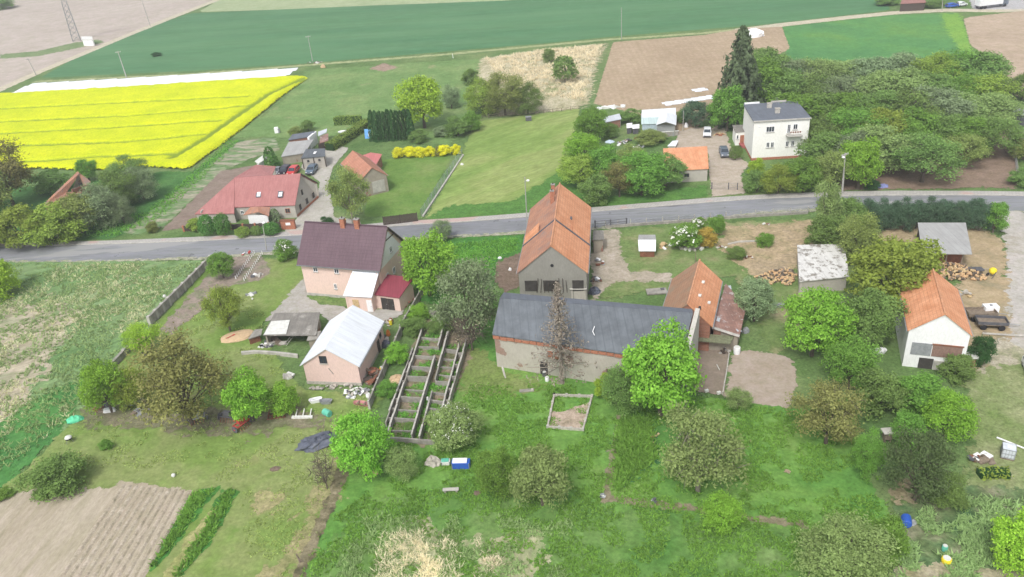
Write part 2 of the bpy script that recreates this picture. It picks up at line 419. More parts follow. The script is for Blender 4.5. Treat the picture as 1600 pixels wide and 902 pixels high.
patch('green_crop_field', [(1222, 42), (1390, 24), (1498, 20), (1512, 50), (1520, 90), (1380, 130), (1235, 125)],
      groundmat('green_crop', [g_(.07, .19, .065), g_(.09, .23, .07), g_(.12, .25, .06)], .05, fine=1.2, fine_amt=.2, edge=.5), res=2.5, edge=.5)
patch('bright_crop_strip', [(1470, 22), (1500, 21), (1516, 60), (1520, 85), (1500, 80), (1478, 45)], groundmat('bright_crop', [g_(.14, .29, .05), g_(.2, .34, .06)], .1, edge=2.0), res=2, edge=2)
patch('ploughed_field_beside_crop', [(1505, 28), (1600, 17), (1760, 5), (1760, 170), (1580, 150), (1555, 100), (1516, 70)],
      groundmat('ploughed_right', [g_(.36, .28, .2), g_(.42, .33, .24)], .05, fine=1, fine_amt=.15, edge=.5), res=3, edge=.5)
patch('ploughed_field', [(958, 66), (1100, 55), (1160, 45), (1222, 42), (1234, 76), (1150, 120), (1120, 165), (1085, 205), (1040, 215), (1000, 180), (928, 162)],
      groundmat('ploughed_mid', [g_(.33, .25, .165), g_(.4, .31, .21)], .06, fine=1.5, fine_amt=.2, edge=.4,
                extra=stripes(R_(-3), 1.6, .22, (.27, .2, .13), .3)), res=1.5, edge=.4)
def fleece_h(X, Y, sd): return np.clip(sd*.4+.1, 0, .3)*(0.7+.5*vn(X*.7, Y*.7, 3)), {}
fleece = NT('crop_fleece'); _f = fleece.noise(.8, stretch=(6, 1, 1), rot=R_(-8), detail=4)
fleece.bsdf(fleece.ramp(_f, [(.3, (.6, .63, .68)), (.6, (.78, .8, .84))]), .6, bump=_f, bd=.2)
patch('fleece_covered_bed', [(14, 149), (52, 132), (200, 124), (380, 113), (460, 108), (440, 122), (200, 138)], fleece.m, res=1.0, edge=.05, hf=fleece_h, z=.1)
patch('fleece_covered_row', strip([(1040, 163), (1075, 158), (1112, 152)], 2.0), fleece.m, res=.5, edge=.05, hf=fleece_h, z=.1)
patch('fleece_sheet', strip([(1086, 142), (1101, 140)], 1.6), fleece.m, res=.5, edge=.05, hf=fleece_h, z=.1)
# rapeseed
TL = [[(-80, 179), (390, 155)], [(-80, 199), (200, 186), (330, 176), (400, 168)], [(-80, 219), (0, 214), (200, 203), (345, 193)], [(-80, 239), (0, 234), (200, 227), (320, 215)], [(-80, 262), (60, 257), (160, 250), (280, 246)],
      [(475, 126), (420, 152), (320, 222), (270, 252)]]
def segd(X, Y, pl):
    d = np.full(X.shape, 1e9); Q = wp(pl)
    for (x0, y0), (x1, y1) in zip(Q[:-1], Q[1:]):
        t = np.clip(((X-x0)*(x1-x0)+(Y-y0)*(y1-y0))/((x1-x0)**2+(y1-y0)**2), 0, 1)
        d = np.minimum(d, np.hypot(X-x0-t*(x1-x0), Y-y0-t*(y1-y0)))
    return d
def rape_h(X, Y, sd):
    n = fbm(X*.5, Y*.5, 5); d = np.full(X.shape, 1e9)
    for i, l in enumerate(TL): d = np.minimum(d, segd(X, Y, l)*(1.0 if i == 5 else 1.25))
    gap = np.clip((d-.38-n*.5)/.6, 0, 1)
    return (.85+.35*n)*np.clip(sd*1.5+.3, 0, 1)*(.35+.65*gap), {'gap': gap}
n = NT('rapeseed'); f1 = n.noise(2.2, detail=5, rough=.8); f2 = n.noise(.12, detail=3)
c = n.ramp(f1, [(.3, (.26, .34, .03)), (.44, (.55, .6, .01)), (.62, (.68, .7, .012)), (.75, (.78, .8, .03))])
c = n.mix(c, n.ramp(f2, [(.3, (.78, .86, .9)), (.65, (1, 1, 1))]), 1.0, 'MULTIPLY')
c = n.mix((.22, .3, .03), c, n.ramp(n.mth('ADD', n.attr('gap'), n.mth('MULTIPLY_ADD', f1, .8, -.4)), [(.25, (0, 0, 0)), (.8, (1, 1, 1))]))
a_ = n.mth('GREATER_THAN', n.mth('ADD', n.attr('sd'), n.mth('MULTIPLY_ADD', f1, 2, -1)), 0)
RAPEM = n.bsdf(c, .9, spec=.1, bump=f1, bd=.3, bs=.8, alpha=a_)
RAPE = [(-120, 158), (0, 150), (200, 139), (460, 122), (482, 123), (440, 152), (380, 202), (300, 262), (288, 266), (230, 262), (140, 268), (60, 264), (-120, 278)]
patch('rapeseed_field', RAPE, RAPEM, res=.8, edge=.3, hf=rape_h, z=.02, kind='stuff', label='bright yellow flowering rapeseed crop with tractor lines behind the village', cat='crop field')
# meadows and lawns (north of the road)
patch('dry_reed_meadow', [(750, 92), (850, 78), (948, 68), (930, 110), (922, 160), (900, 172), (780, 182), (735, 150), (730, 110)],
      groundmat('dry_reed', [g_(.19, .24, .09), g_(.36, .33, .2), g_(.46, .42, .28), g_(.42, .38, .25)], .2, fine=2.2, fine_amt=.35, edge=2.5, rot=R_(80), stretch=(2, 1, 1), bd=.4), res=2, edge=2.5)
patch('rough_meadow', [(480, 110), (750, 92), (735, 180), (700, 230), (590, 200), (505, 215), (440, 215), (360, 215), (440, 160)],
      groundmat('rough_meadow', [g_(.11, .2, .06), g_(.15, .24, .08), g_(.2, .265, .1)], .09, fine=1.5, fine_amt=.25, edge=2, extra=spots(.12, .62, (.27, .27, .14), .1)), res=2, edge=2)
patch('bare_earth_patch', [(575, 108), (600, 99), (622, 106), (600, 112)], groundmat('bare_earth', [g_(.26, .19, .14), g_(.32, .24, .18)], .5, edge=.8), res=1, edge=.8)
patch('mown_meadow', [(743, 190), (905, 170), (900, 200), (878, 265), (860, 305), (820, 334), (664, 343), (690, 300), (720, 245)],
      groundmat('mown_meadow', [g_(.16, .245, .06), g_(.2, .28, .075), g_(.25, .3, .1), g_(.22, .29, .085)], .1, fine=1.5, fine_amt=.22, edge=.8, rot=R_(35), stretch=(3, 1, 1)), res=1.5, edge=.8)
patch('lawn', [(590, 250), (650, 246), (706, 243), (690, 275), (652, 337), (568, 340), (575, 310)],
      groundmat('lawn', [g_(.1, .19, .04), g_(.13, .22, .05), g_(.19, .25, .08)], .15, fine=2, fine_amt=.2, edge=.6), res=1.2, edge=.6)
patch('roadside_grass', [(664, 343), (820, 334), (905, 328), (1105, 308), (1105, 290), (930, 310), (878, 265), (800, 315), (700, 322)],
      groundmat('roadside_grass', [g_(.065, .16, .035), g_(.1, .21, .045)], .2, edge=1.0, fine=2.5), res=1.2, edge=1)
patch('hedge_side_grass', [(-40, 300), (130, 285), (260, 268), (300, 270), (375, 215), (385, 222), (310, 290), (240, 345), (175, 374), (-40, 380)],
      groundmat('lush_grass', [g_(.05, .14, .035), g_(.085, .19, .05)], .2, fine=2.5, fine_amt=.3, edge=.8), res=1.2, edge=.8)
patch('vegetable_plot', [(372, 222), (430, 214), (436, 235), (390, 248), (350, 268), (255, 355), (210, 368), (195, 362), (290, 290)],
      groundmat('veg_plot', [g_(.2, .22, .12), g_(.32, .29, .22), g_(.1, .2, .06), g_(.38, .35, .28)], .35, fine=2, fine_amt=.3, edge=1, rot=R_(-8), stretch=(3, 1, 1)), res=1.2, edge=1)
patch('bare_garden_bed', [(345, 268), (402, 258), (330, 318), (290, 356), (252, 362)], groundmat('bed_soil', [g_(.2, .15, .12), g_(.25, .2, .16)], .3, fine=2.5, fine_amt=.15, edge=.4), res=1, edge=.4)
patch('orchard_soil', [(1290, 298), (1345, 262), (1400, 230), (1520, 190), (1578, 205), (1590, 240), (1592, 293)],
      groundmat('orchard_soil', [g_(.2, .145, .105), g_(.26, .19, .14)], .2, fine=2.5, fine_amt=.2, edge=1.2), res=1.2, edge=1.2)
patch('orchard_grass', [(1270, 110), (1380, 95), (1530, 85), (1570, 130), (1500, 200), (1350, 260), (1270, 290), (1240, 180)],
      groundmat('orchard_grass', [g_(.05, .11, .03), g_(.08, .15, .04)], .2, edge=2), res=2, edge=2)
patch('neighbour_grass', [(1582, 205), (1700, 190), (1700, 300), (1600, 296), (1590, 240)], groundmat('neighbour_grass', [g_(.1, .18, .05), g_(.15, .22, .07)], .2, edge=1), res=1.5, edge=1)
drive_m = groundmat('paving', [g_(.36, .34, .29), g_(.43, .41, .36)], .4, fine=3, fine_amt=.14, edge=.25)
patch('red_house_drive', [(462, 345), (497, 300), (500, 285), (470, 262), (478, 248), (525, 228), (545, 232), (520, 262), (512, 290), (520, 320), (522, 340), (560, 344), (565, 352), (500, 358), (445, 368), (447, 350)], drive_m, res=1, edge=.25)
patch('white_house_drive', [(1112, 308), (1108, 262), (1106, 235), (1050, 238), (1062, 205), (1085, 200), (1130, 196), (1146, 240), (1170, 255), (1158, 275), (1163, 303)],
      groundmat('gravel_drive', [g_(.36, .3, .23), g_(.43, .37, .3)], .3, fine=3, fine_amt=.15, edge=.5), res=1, edge=.5)
# the road, its pavement and verges
RT = [(-700, 406), (-160, 391), (0, 386), (100, 384), (200, 381.5), (300, 378), (400, 373), (467, 368.5), (620, 354), (720, 348), (800, 342), (925, 332), (1000, 326), (1110, 317), (1200, 311), (1300, 307.5), (1400, 306), (1527, 306), (1600, 307), (1760, 311), (2300, 325)]
RB = [(-700, 430), (-160, 415), (0, 410), (100, 410), (200, 408), (325, 404), (400, 398), (470, 392), (560, 381), (650, 373.5), (725, 370), (800, 365), (930, 357), (1000, 351), (1130, 341), (1200, 333), (1300, 327), (1400, 327), (1562, 331), (1600, 333), (1760, 338), (2300, 356)]
asphalt = groundmat('asphalt', [g_(.185, .19, .2), g_(.22, .225, .235), g_(.25, .255, .26)], .15, fine=3, fine_amt=.1, edge=.12, rot=R_(-5), stretch=(6, 1, 1), bd=.01,
                    extra=chain(spots(.35, .64, (.13, .135, .14), .03), spots(.09, .58, (.28, .28, .275), .02, stretch=(5, 1, 1)), spots(.5, .63, (.1, .1, .105), .01, rot=R_(-5), stretch=(14, .35, 1)), spots(2.5, .72, (.32, .31, .28), .02)))
patch('road', RT+RB[::-1], asphalt, res=1.2, edge=.12)
SW = [(-700, 401), (-160, 386), (0, 381), (100, 379), (200, 376), (300, 371.5), (400, 367), (467, 361), (620, 347), (720, 341.5), (800, 335.5), (925, 325), (1000, 319), (1110, 310), (1200, 304.5), (1300, 300.5), (1400, 299), (1527, 299.5), (1600, 300.5), (1760, 304), (2300, 318)]
# pavement as a real step with kerb
n = NT('pavement_slabs'); b_ = n.n('ShaderNodeTexBrick'); b_.inputs['Scale'].default_value = 1.0; b_.inputs['Brick Width'].default_value = .6; b_.inputs['Row Height'].default_value = .6
b_.inputs['Color1'].default_value = (.42, .4, .37, 1); b_.inputs['Color2'].default_value = (.37, .35, .33, 1); b_.inputs['Mortar'].default_value = (.26, .25, .23, 1); b_.inputs['Mortar Size'].default_value = .03
n.l(n.P(), b_.inputs['Vector']); f1 = n.noise(.1, detail=3)
PAVE = n.bsdf(n.mix(b_.outputs[0], (.46, .3, .26), n.ramp(f1, [(.56, (0, 0, 0)), (.6, (.6,)*3)])), .9, spec=.1)
def ribbon(name, A, B, z0, z1, mat, sub=6, flip=False, **k):
    a = wp(A); b = wp(B); V = []; F = []
    def res_(p):
        out = []
        for i in range(len(p)-1):
            for t in range(sub): u = t/sub; out.append((p[i][0]*(1-u)+p[i+1][0]*u, p[i][1]*(1-u)+p[i+1][1]*u))
        return out+[p[-1]]
    a, b = res_(a), res_(b); m = MB()
    for i in range(len(a)):
        V += [(*a[i], z0), (*a[i], z1), (*b[i], z1), (*b[i], z0)]
    for i in range(len(a)-1):
        o = 4*i; F += [(o, o+4, o+5, o+1), (o+1, o+5, o+6, o+2), (o+2, o+6, o+7, o+3)]
    m.add(V, F); return m.build(name, mat, **k)
def lerp(A, B, t): return [(a[0]*(1-t)+b[0]*t, a[1]*(1-t)+b[1]*t) for a, b in zip(A, B)]
ribbon('pavement', SW, lerp(SW, RT, .86), 0, .13, PAVE, kind='structure')
ribbon('kerb', lerp(SW, RT, .862), lerp(SW, RT, .97), 0, .145, M['concpale'], kind='structure')
patch('roadside_verge', [(a[0], a[1]-2.5) for a in RB]+[(a[0], a[1]+2.2) for a in RB][::-1], groundmat('verge_gravel', [g_(.2, .23, .12), g_(.4, .37, .3)], .8, edge=.5), res=1, edge=.5)
# south side
patch('side_lane', [(1562, 330), (1640, 332), (1680, 420), (1660, 560), (1600, 700), (1590, 640), (1545, 570), (1530, 500), (1572, 420)],
      groundmat('lane_dust', [g_(.36, .34, .3), g_(.43, .4, .36), g_(.33, .3, .24)], .15, fine=2, fine_amt=.15, edge=1), res=1.2, edge=1)
patch('farmyard', [(1330, 375), (1430, 345), (1530, 352), (1570, 380), (1580, 520), (1540, 590), (1500, 565), (1500, 440), (1430, 380)],
      groundmat('yard_sand', [g_(.22, .2, .12), g_(.36, .28, .17), g_(.4, .32, .2)], .15, fine=2.5, fine_amt=.2, edge=1.5), res=1.2, edge=1.5)
patch('yard_track', strip([(1590, 540), (1572, 590), (1560, 640), (1575, 690), (1592, 740)], 5.0), groundmat('wheel_ruts', [g_(.2, .23, .1), g_(.35, .32, .23), g_(.4, .36, .28)], .4, edge=1.4, escale=.4), res=1, edge=1)
patch('worn_pasture', [(1505, 590), (1560, 570), (1700, 560), (1700, 780), (1500, 772), (1520, 690)],
      groundmat('pasture_r', [g_(.14, .2, .06), g_(.2, .24, .1), g_(.26, .27, .14)], .2, edge=2), res=1.5, edge=2)
patch('rough_corner', [(1390, 800), (1480, 760), (1700, 770), (1700, 960), (1380, 960), (1400, 880)],
      groundmat('rough_corner', [g_(.06, .13, .05), g_(.12, .17, .07), g_(.26, .23, .16)], .25, fine=2, fine_amt=.4, edge=1.5), res=1.2, edge=1.5)
patch('dry_bank', [(1400, 885), (1480, 878), (1700, 905), (1700, 980), (1395, 980)], groundmat('dry_bank', [g_(.26, .24, .13), g_(.4, .35, .26)], .3, edge=1), res=1, edge=1)
patch('garden_grass', [(925, 362), (1200, 345), (1345, 340), (1400, 400), (1300, 470), (1210, 560), (1150, 430), (940, 470)],
      groundmat('garden_grass', [g_(.11, .18, .05), g_(.15, .21, .07), g_(.28, .25, .14)], .15, fine=2.5, fine_amt=.25, edge=1), res=1.2, edge=1)
patch('sandy_yard', [(1130, 355), (1270, 345), (1275, 375), (1230, 440), (1170, 430), (1120, 385)], groundmat('sandy_yard', [g_(.2, .2, .09), g_(.36, .28, .17), g_(.3, .24, .16)], .2, edge=1.8, fine=2), res=1.2, edge=1.8)
patch('farm_path', [(940, 360), (965, 358), (972, 400), (985, 425), (1050, 428), (1048, 442), (960, 440), (928, 470), (922, 400)],
      groundmat('farm_path', [g_(.24, .23, .16), g_(.36, .31, .24), g_(.42, .37, .3)], .4, fine=2.5, fine_amt=.2, edge=.9), res=.8, edge=.9)
patch('bare_yard', [(1090, 545), (1140, 546), (1132, 620), (1085, 612)], groundmat('bare_soil', [g_(.22, .18, .14), g_(.27, .22, .17)], .4, fine=3, fine_amt=.12, edge=.3), res=.8, edge=.3)
patch('sandy_bed', [(1142, 552), (1165, 546), (1240, 560), (1248, 590), (1232, 640), (1180, 634), (1133, 624)], groundmat('sandy_bed', [g_(.32, .26, .2), g_(.38, .32, .26)], .3, fine=3, fine_amt=.12, edge=.6), res=.8, edge=.6)
patch('manure_yard', [(775, 405), (815, 392), (812, 450), (790, 458), (772, 440)], groundmat('dark_earth', [g_(.15, .11, .08), g_(.2, .15, .11)], .4, edge=.8, fine=3), res=.8, edge=.8)
patch('concrete_drive', [(476, 410), (455, 440), (405, 505), (430, 500), (500, 492), (540, 520), (625, 495), (635, 482), (560, 486), (480, 466), (482, 440)],
      groundmat('concrete_drive', [g_(.33, .31, .27), g_(.4, .38, .34)], .5, fine=3, fine_amt=.13, edge=.4), res=.8, edge=.4)
patch('house_grass', [(476, 462), (540, 466), (545, 480), (500, 476)], groundmat('house_grass', [g_(.09, .18, .04), g_(.17, .22, .08)], .5, edge=.4), res=.7, edge=.4)
# big left meadow and its dry patches, the strip of dark grass, the olive lawn
patch('left_meadow', [(-200, 412), (330, 408), (290, 455), (235, 510), (175, 575), (125, 655), (60, 705), (-60, 790), (-250, 900)],
      groundmat('left_meadow', [g_(.1, .19, .065), g_(.145, .24, .09), g_(.19, .275, .12), g_(.26, .31, .16)], .1, fine=1.6, fine_amt=.3, edge=.8, rot=R_(25), stretch=(2.2, 1, 1), bd=.3,
                extra=spots(.09, .6, (.4, .38, .25), .16, rot=R_(30), stretch=(2.5, 1, 1))), res=1.5, edge=.8)
patch('dry_meadow_patch', [(-60, 480), (60, 470), (130, 500), (90, 560), (60, 600), (50, 660), (-60, 720)], groundmat('dry_meadow', [g_(.24, .26, .15), g_(.38, .33, .24), g_(.44, .4, .28)], .25, fine=2, fine_amt=.3, edge=5, escale=.22, rot=R_(30), stretch=(2.5, 1, 1)), res=1.5, edge=5)
patch('dark_grass_strip', [(140, 590), (110, 660), (40, 735), (0, 770), (-150, 880), (-200, 800), (0, 660), (70, 615)],
      groundmat('dark_strip', [g_(.05, .15, .04), g_(.07, .2, .05), g_(.1, .23, .06)], .12, fine=2.2, fine_amt=.25, edge=1.5), res=1.2, edge=1.5)
patch('olive_lawn', [(330, 405), (470, 405), (478, 432), (425, 490), (400, 520), (470, 610), (600, 620), (540, 690), (530, 720), (500, 830), (460, 910), (300, 980), (-80, 980), (-80, 800), (0, 765), (40, 735), (120, 655), (200, 550), (290, 460)],
      groundmat('olive_lawn', [g_(.13, .215, .045), g_(.165, .245, .06), g_(.21, .25, .09), g_(.18, .24, .07)], .09, fine=2.4, fine_amt=.22, edge=.7,
                extra=chain(spots(.1, .6, (.3, .27, .13), .18), spots(.14, .66, (.11, .23, .03), .12))), res=1.2, edge=.7)
patch('lush_garden', [(545, 700), (640, 640), (700, 560), (760, 470), (960, 590), (1090, 620), (1235, 640), (1330, 620), (1350, 740), (1390, 800), (1380, 960), (440, 960), (470, 900), (520, 790)],
      groundmat('lush_garden', [g_(.078, .19, .04), g_(.1, .23, .045), g_(.14, .265, .055), g_(.185, .275, .075)], .09, fine=2.6, fine_amt=.28, edge=.5), res=1.2, edge=.5)
patch('mid_lane_grass', [(640, 385), (720, 372), (820, 368), (815, 395), (775, 410), (770, 450), (690, 480), (655, 470)],
      groundmat('mid_grass', [g_(.05, .16, .03), g_(.08, .21, .04)], .2, fine=2.5, edge=.8), res=1, edge=.8)
patch('olive_verge_lawn', [(725, 530), (790, 580), (860, 600), (850, 612), (740, 625), (715, 600)], groundmat('olive_verge', [g_(.13, .2, .045), g_(.19, .23, .08)], .3, edge=1.5), res=1, edge=1.5)
patch('foreground_meadow', [(480, 905), (560, 800), (700, 760), (940, 785), (1090, 800), (1240, 820), (1270, 900), (1270, 980), (440, 980)],
      groundmat('fore_meadow', [g_(.07, .17, .035), g_(.11, .21, .05), g_(.16, .24, .08)], .12, fine=2.0, fine_amt=.3, edge=4), res=1.2, edge=4)
straw_m = groundmat('straw_grass', [g_(.17, .24, .09), g_(.33, .33, .19), g_(.45, .41, .28)], .5, fine=2.5, fine_amt=.3, edge=2.2, escale=.4, rot=R_(75), stretch=(2.5, 1, 1), bd=.3)
patch('straw_patch', [(600, 840), (660, 810), (710, 840), (720, 890), (700, 925), (580, 925)], straw_m, res=1, edge=2.2)
patch('straw_patch', [(740, 845), (830, 825), (850, 860), (820, 910), (740, 900)], straw_m, res=1, edge=2.2)
patch('nettle_bed', [(965, 655), (1020, 650), (1030, 720), (960, 775), (955, 700)], groundmat('nettles', [g_(.045, .14, .045), g_(.08, .2, .07)], .4, fine=3, fine_amt=.4, edge=1), res=1, edge=1)
for i, q in enumerate([[(300, 770), (345, 760), (262, 870), (225, 905), (232, 890)], [(350, 765), (375, 768), (330, 850), (280, 905), (262, 905), (300, 850)]]):
    patch('green_manure_row', q if i == 0 else q, groundmat('green_row', [g_(.045, .15, .03), g_(.08, .21, .04)], .4, fine=3, fine_amt=.35, edge=.5), res=.8, edge=.5)
patch('straw_row', [(340, 790), (352, 770), (320, 840), (262, 920), (245, 920), (300, 830)], groundmat('straw_row', [g_(.22, .25, .08), g_(.34, .31, .15)], .5, edge=.5), res=.8, edge=.5)
FR = [(-120, 810), (0, 782), (60, 762), (180, 765), (190, 752), (300, 768), (225, 905), (190, 980), (-120, 980)]
patch('ploughed_plot', FR, groundmat('ploughed_plot', [g_(.33, .28, .205), g_(.37, .32, .24), g_(.41, .36, .275)], .12, rot=ANG1, stretch=(6, 1, 1), fine=3, fine_amt=.15, edge=.5, fs=(2, 1, 1)), res=1, edge=.5)
# raised ridges of the plot (real earth ridges)
def ridges(name, A0, A1, B0, B1, n, h, mat):
    a0, a1, b0, b1 = [np.array(W(*q)[:2]) for q in (A0, A1, B0, B1)]; m = MB()
    for i in range(n):
        t = (i+.5)/n; s0 = a0*(1-t)+b0*t; s1 = a1*(1-t)+b1*t; L = np.linalg.norm(s1-s0); k = int(L/.5); d = (s1-s0)/L; nn = np.array([-d[1], d[0]])
        hw = np.linalg.norm(b0-a0)/n*.42; V = []
        for j in range(k+1):
            p = s0+d*(L*j/k); r = random.uniform; hh = h*r(.6, 1.2)*(0.2 if j in (0, k) else 1)
            V += [(*(p-nn*hw*r(.85, 1.05)), .1), (*(p-nn*hw*.3), .14+hh), (*(p+nn*hw*.3), .14+hh*r(.85, 1.1)), (*(p+nn*hw*r(.85, 1.05)), .1)]
        m.add(V, [(4*j+q, 4*j+q+1, 4*j+q+5, 4*j+q+4) for j in range(k) for q in range(3)])
    return m.build(name, mat, kind='structure')
ridge_m = groundmat('ridge_soil', [g_(.33, .28, .205), g_(.4, .35, .27)], .6, fine=4, fine_amt=.25, edge=None, bd=.05)
ridges('soil_ridges', (190, 758), (82, 915), (302, 768), (222, 915), 11, .13, ridge_m)
# paths of earth
earth = groundmat('earth_path', [g_(.16, .15, .08), g_(.26, .22, .15)], .6, edge=.6)
patch('garden_edge_path', strip([(972, 650), (962, 700), (948, 775)], .9), earth, res=.5, edge=.3)
patch('old_boundary_path', strip([(940, 778), (1010, 788), (1100, 797), (1200, 815), (1260, 822)], .9), earth, res=.6, edge=.7)
patch('dry_lawn_edge', [(528, 700), (548, 716), (500, 830), (466, 905), (405, 905), (470, 820), (500, 740)], groundmat('dry_lawn_edge', [g_(.17, .2, .07), g_(.25, .24, .11), g_(.3, .26, .14)], .3, edge=2.2, escale=.3), res=1, edge=2.2)
patch('dry_lawn_patch', [(392, 782), (420, 766), (448, 778), (440, 800), (402, 800)], groundmat('dry_lawn_patch', [g_(.24, .24, .1), g_(.36, .31, .17)], .4, edge=1.5), res=.8, edge=1.5)
patch('dry_ditch', strip([(545, 715), (520, 780), (490, 850), (466, 905), (455, 940)], 1.3), groundmat('ditch', [g_(.07, .07, .04), g_(.16, .14, .08), g_(.25, .22, .14)], .7, edge=.5), res=.5, edge=.4)
patch('bare_fruit_patch', [(1405, 745), (1430, 760), (1420, 785), (1385, 780)], groundmat('bare_fp', [g_(.2, .17, .09), g_(.28, .24, .15)], .5, edge=1.2), res=.8, edge=1.2)
patch('kitchen_garden', [(345, 405), (410, 400), (425, 425), (405, 440), (360, 448), (325, 480), (265, 525), (250, 515), (300, 460)],
      groundmat('kitchen_garden', [g_(.22, .18, .14), g_(.27, .22, .18), g_(.13, .17, .07)], .35, fine=3, fine_amt=.25, edge=.8), res=.8, edge=.8)
patch('ruin_floor', [(655, 500), (735, 500), (735, 560), (665, 700), (605, 690)], groundmat('ruin_floor', [g_(.1, .12, .05), g_(.2, .17, .11), g_(.26, .2, .14)], .4, edge=.8), res=.8, edge=.8)
patch('junk_yard_earth', [(130, 630), (240, 640), (470, 640), (520, 660), (400, 680), (130, 665)], groundmat('junk_earth', [g_(.12, .14, .06), g_(.22, .19, .13)], .3, edge=2), res=1, edge=2)
patch('mole_hill', [(1222, 738), (1230, 734), (1237, 739), (1230, 743)], groundmat('bare_earth2', [g_(.3, .22, .15), g_(.36, .28, .2)], .8, edge=.3), res=.4, edge=.3)
# ================================================================ buildings
RIDGE = plain('ridge_clay', (.5, .25, .14), .85, var=.25)
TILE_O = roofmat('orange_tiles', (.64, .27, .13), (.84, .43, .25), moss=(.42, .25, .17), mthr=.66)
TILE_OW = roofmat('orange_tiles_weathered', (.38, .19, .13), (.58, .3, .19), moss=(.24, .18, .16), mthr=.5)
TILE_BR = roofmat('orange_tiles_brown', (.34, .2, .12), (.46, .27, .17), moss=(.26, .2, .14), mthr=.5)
TILE_RED = roofmat('rust_red_tiles', (.4, .165, .155), (.47, .215, .2), amt=.28, rough=.6)
TILE_MAU = roofmat('mauve_steel_tiles', (.115, .068, .085), (.15, .092, .11), amt=.3, rough=.5, blot=.25)
FELT = roofmat('bitumen_felt', (.1, .115, .13), (.16, .175, .19), moss=(.22, .23, .23), mthr=.6, lines=False, blot=.25)
FELT_BR = roofmat('grey_felt', (.2, .19, .17), (.3, .28, .25), moss=(.42, .4, .36), mthr=.55, lines=False)
FELT_BL = seam('stone_barn_felt', (.13, .145, .16), .22, period=1.0, amt=.35, rough=.8)
METWH = seam('pale_steel_sheet', (.72, .75, .79), .04, period=.45, amt=.1)
METPL = seam('pale_grey_sheet', (.5, .53, .57), .07, period=.5, amt=.14)
METRED = seam('crimson_sheet', (.24, .05, .07), .12, period=.4, amt=.35)
METRED2 = seam('faded_red_sheet', (.5, .16, .15), .1, period=.5)
RUSTROOF = seam('rusty_corrugated', (.26, .15, .12), .4, period=.4, rust=(.42, .37, .36), rthr=.56, amt=.5)
FLATBL = seam('flat_blue_grey_felt', (.13, .145, .17), .1, period=1.0, amt=.12, rough=.8)
ETERNIT = seam('fibre_cement_sheet', (.34, .34, .33), .1, period=.9, amt=.25, rough=.9)
WORN = seam('peeling_white_roof', (.62, .61, .58), .06, period=1.1, rust=(.22, .2, .17), rthr=.52)
PINK = wallmat('salmon_render', (.74, .56, .48), (.67, .52, .45))
PINK2 = wallmat('pink_render', (.72, .53, .47), (.63, .48, .43), scale=.35)
WHITEW = wallmat('white_render', (.8, .8, .79), (.7, .7, .68))
CREAM = wallmat('cream_render', (.86, .85, .81), (.8, .77, .71), scale=.3)
GREYR = wallmat('grey_render', (.26, .25, .22), (.34, .33, .29))
STONEW = wallmat('lime_washed_stone', (.47, .44, .38), (.33, .29, .24), brick=(.36, .22, .17), bthr=.6)
BRICKW = wallmat('brick_wall', (.34, .15, .1), (.22, .14, .1), brick=(.36, .15, .09), bthr=.3)
OLDW = wallmat('old_plaster', (.36, .32, .26), (.2, .17, .13), brick=(.32, .14, .09), bthr=.6)
LIGHTW = wallmat('light_grey_render', (.46, .43, .38), (.36, .33, .29))

def window(root, o, u, nrm, w, h, z, frame='white', glass='glass', mull=1, sill=True, name='window'):
    """o: centre (x,y) on the wall (local), u: unit along wall, nrm: outward unit"""
    ux, uy = u; nx, ny = nrm; rz = math.atan2(uy, ux); f = MB(); fw = .07
    ctr = lambda a, d, zz: (o[0]+ux*a+nx*d, o[1]+uy*a+ny*d, zz)
    f.box(ctr(-w/2+fw/2, .03, z), (fw, .08, h), rz); f.box(ctr(w/2-fw/2, .03, z), (fw, .08, h), rz)
    f.box(ctr(0, .03, z+h/2-fw/2), (w-2*fw, .078, fw), rz); f.box(ctr(0, .03, z-h/2+fw/2), (w-2*fw, .078, fw), rz)
    for i in range(mull): f.box(ctr(-w/2+w*(i+1)/(mull+1), .03, z), (fw*.9, .07, h-2*fw), rz)
    fr = f.build(name, M[frame], root)
    MB().box(ctr(0, .015, z), (w-.1, .03, h-.1), rz).build('pane', M[glass], fr)
    if sill: MB().box(ctr(0, .08, z-h/2-.05), (w+.15, .18, .06), rz).build('sill', M['concpale'], fr)
    return fr
def door(root, o, u, nrm, w, h, mat='wood', base=0.0, name='door', **k):
    rz = math.atan2(u[1], u[0]); ctr = lambda a, d, zz: (o[0]+u[0]*a+nrm[0]*d, o[1]+u[1]*a+nrm[1]*d, zz)
    d = MB().box(ctr(0, .03, base+h/2), (w, .06, h), rz)
    nb = max(2, int(w/.5))
    for i in range(nb): d.box(ctr(-w/2+w*(i+.5)/nb, .07, base+h/2), (w/nb-.06, .03, h-.15), rz)
    dd = d.build(name, M[mat], root, **k)
    MB().box(ctr(w/2-.15, .11, base+1.0), (.12, .04, .05), rz).build('handle', M['steel'], dd)
    return dd
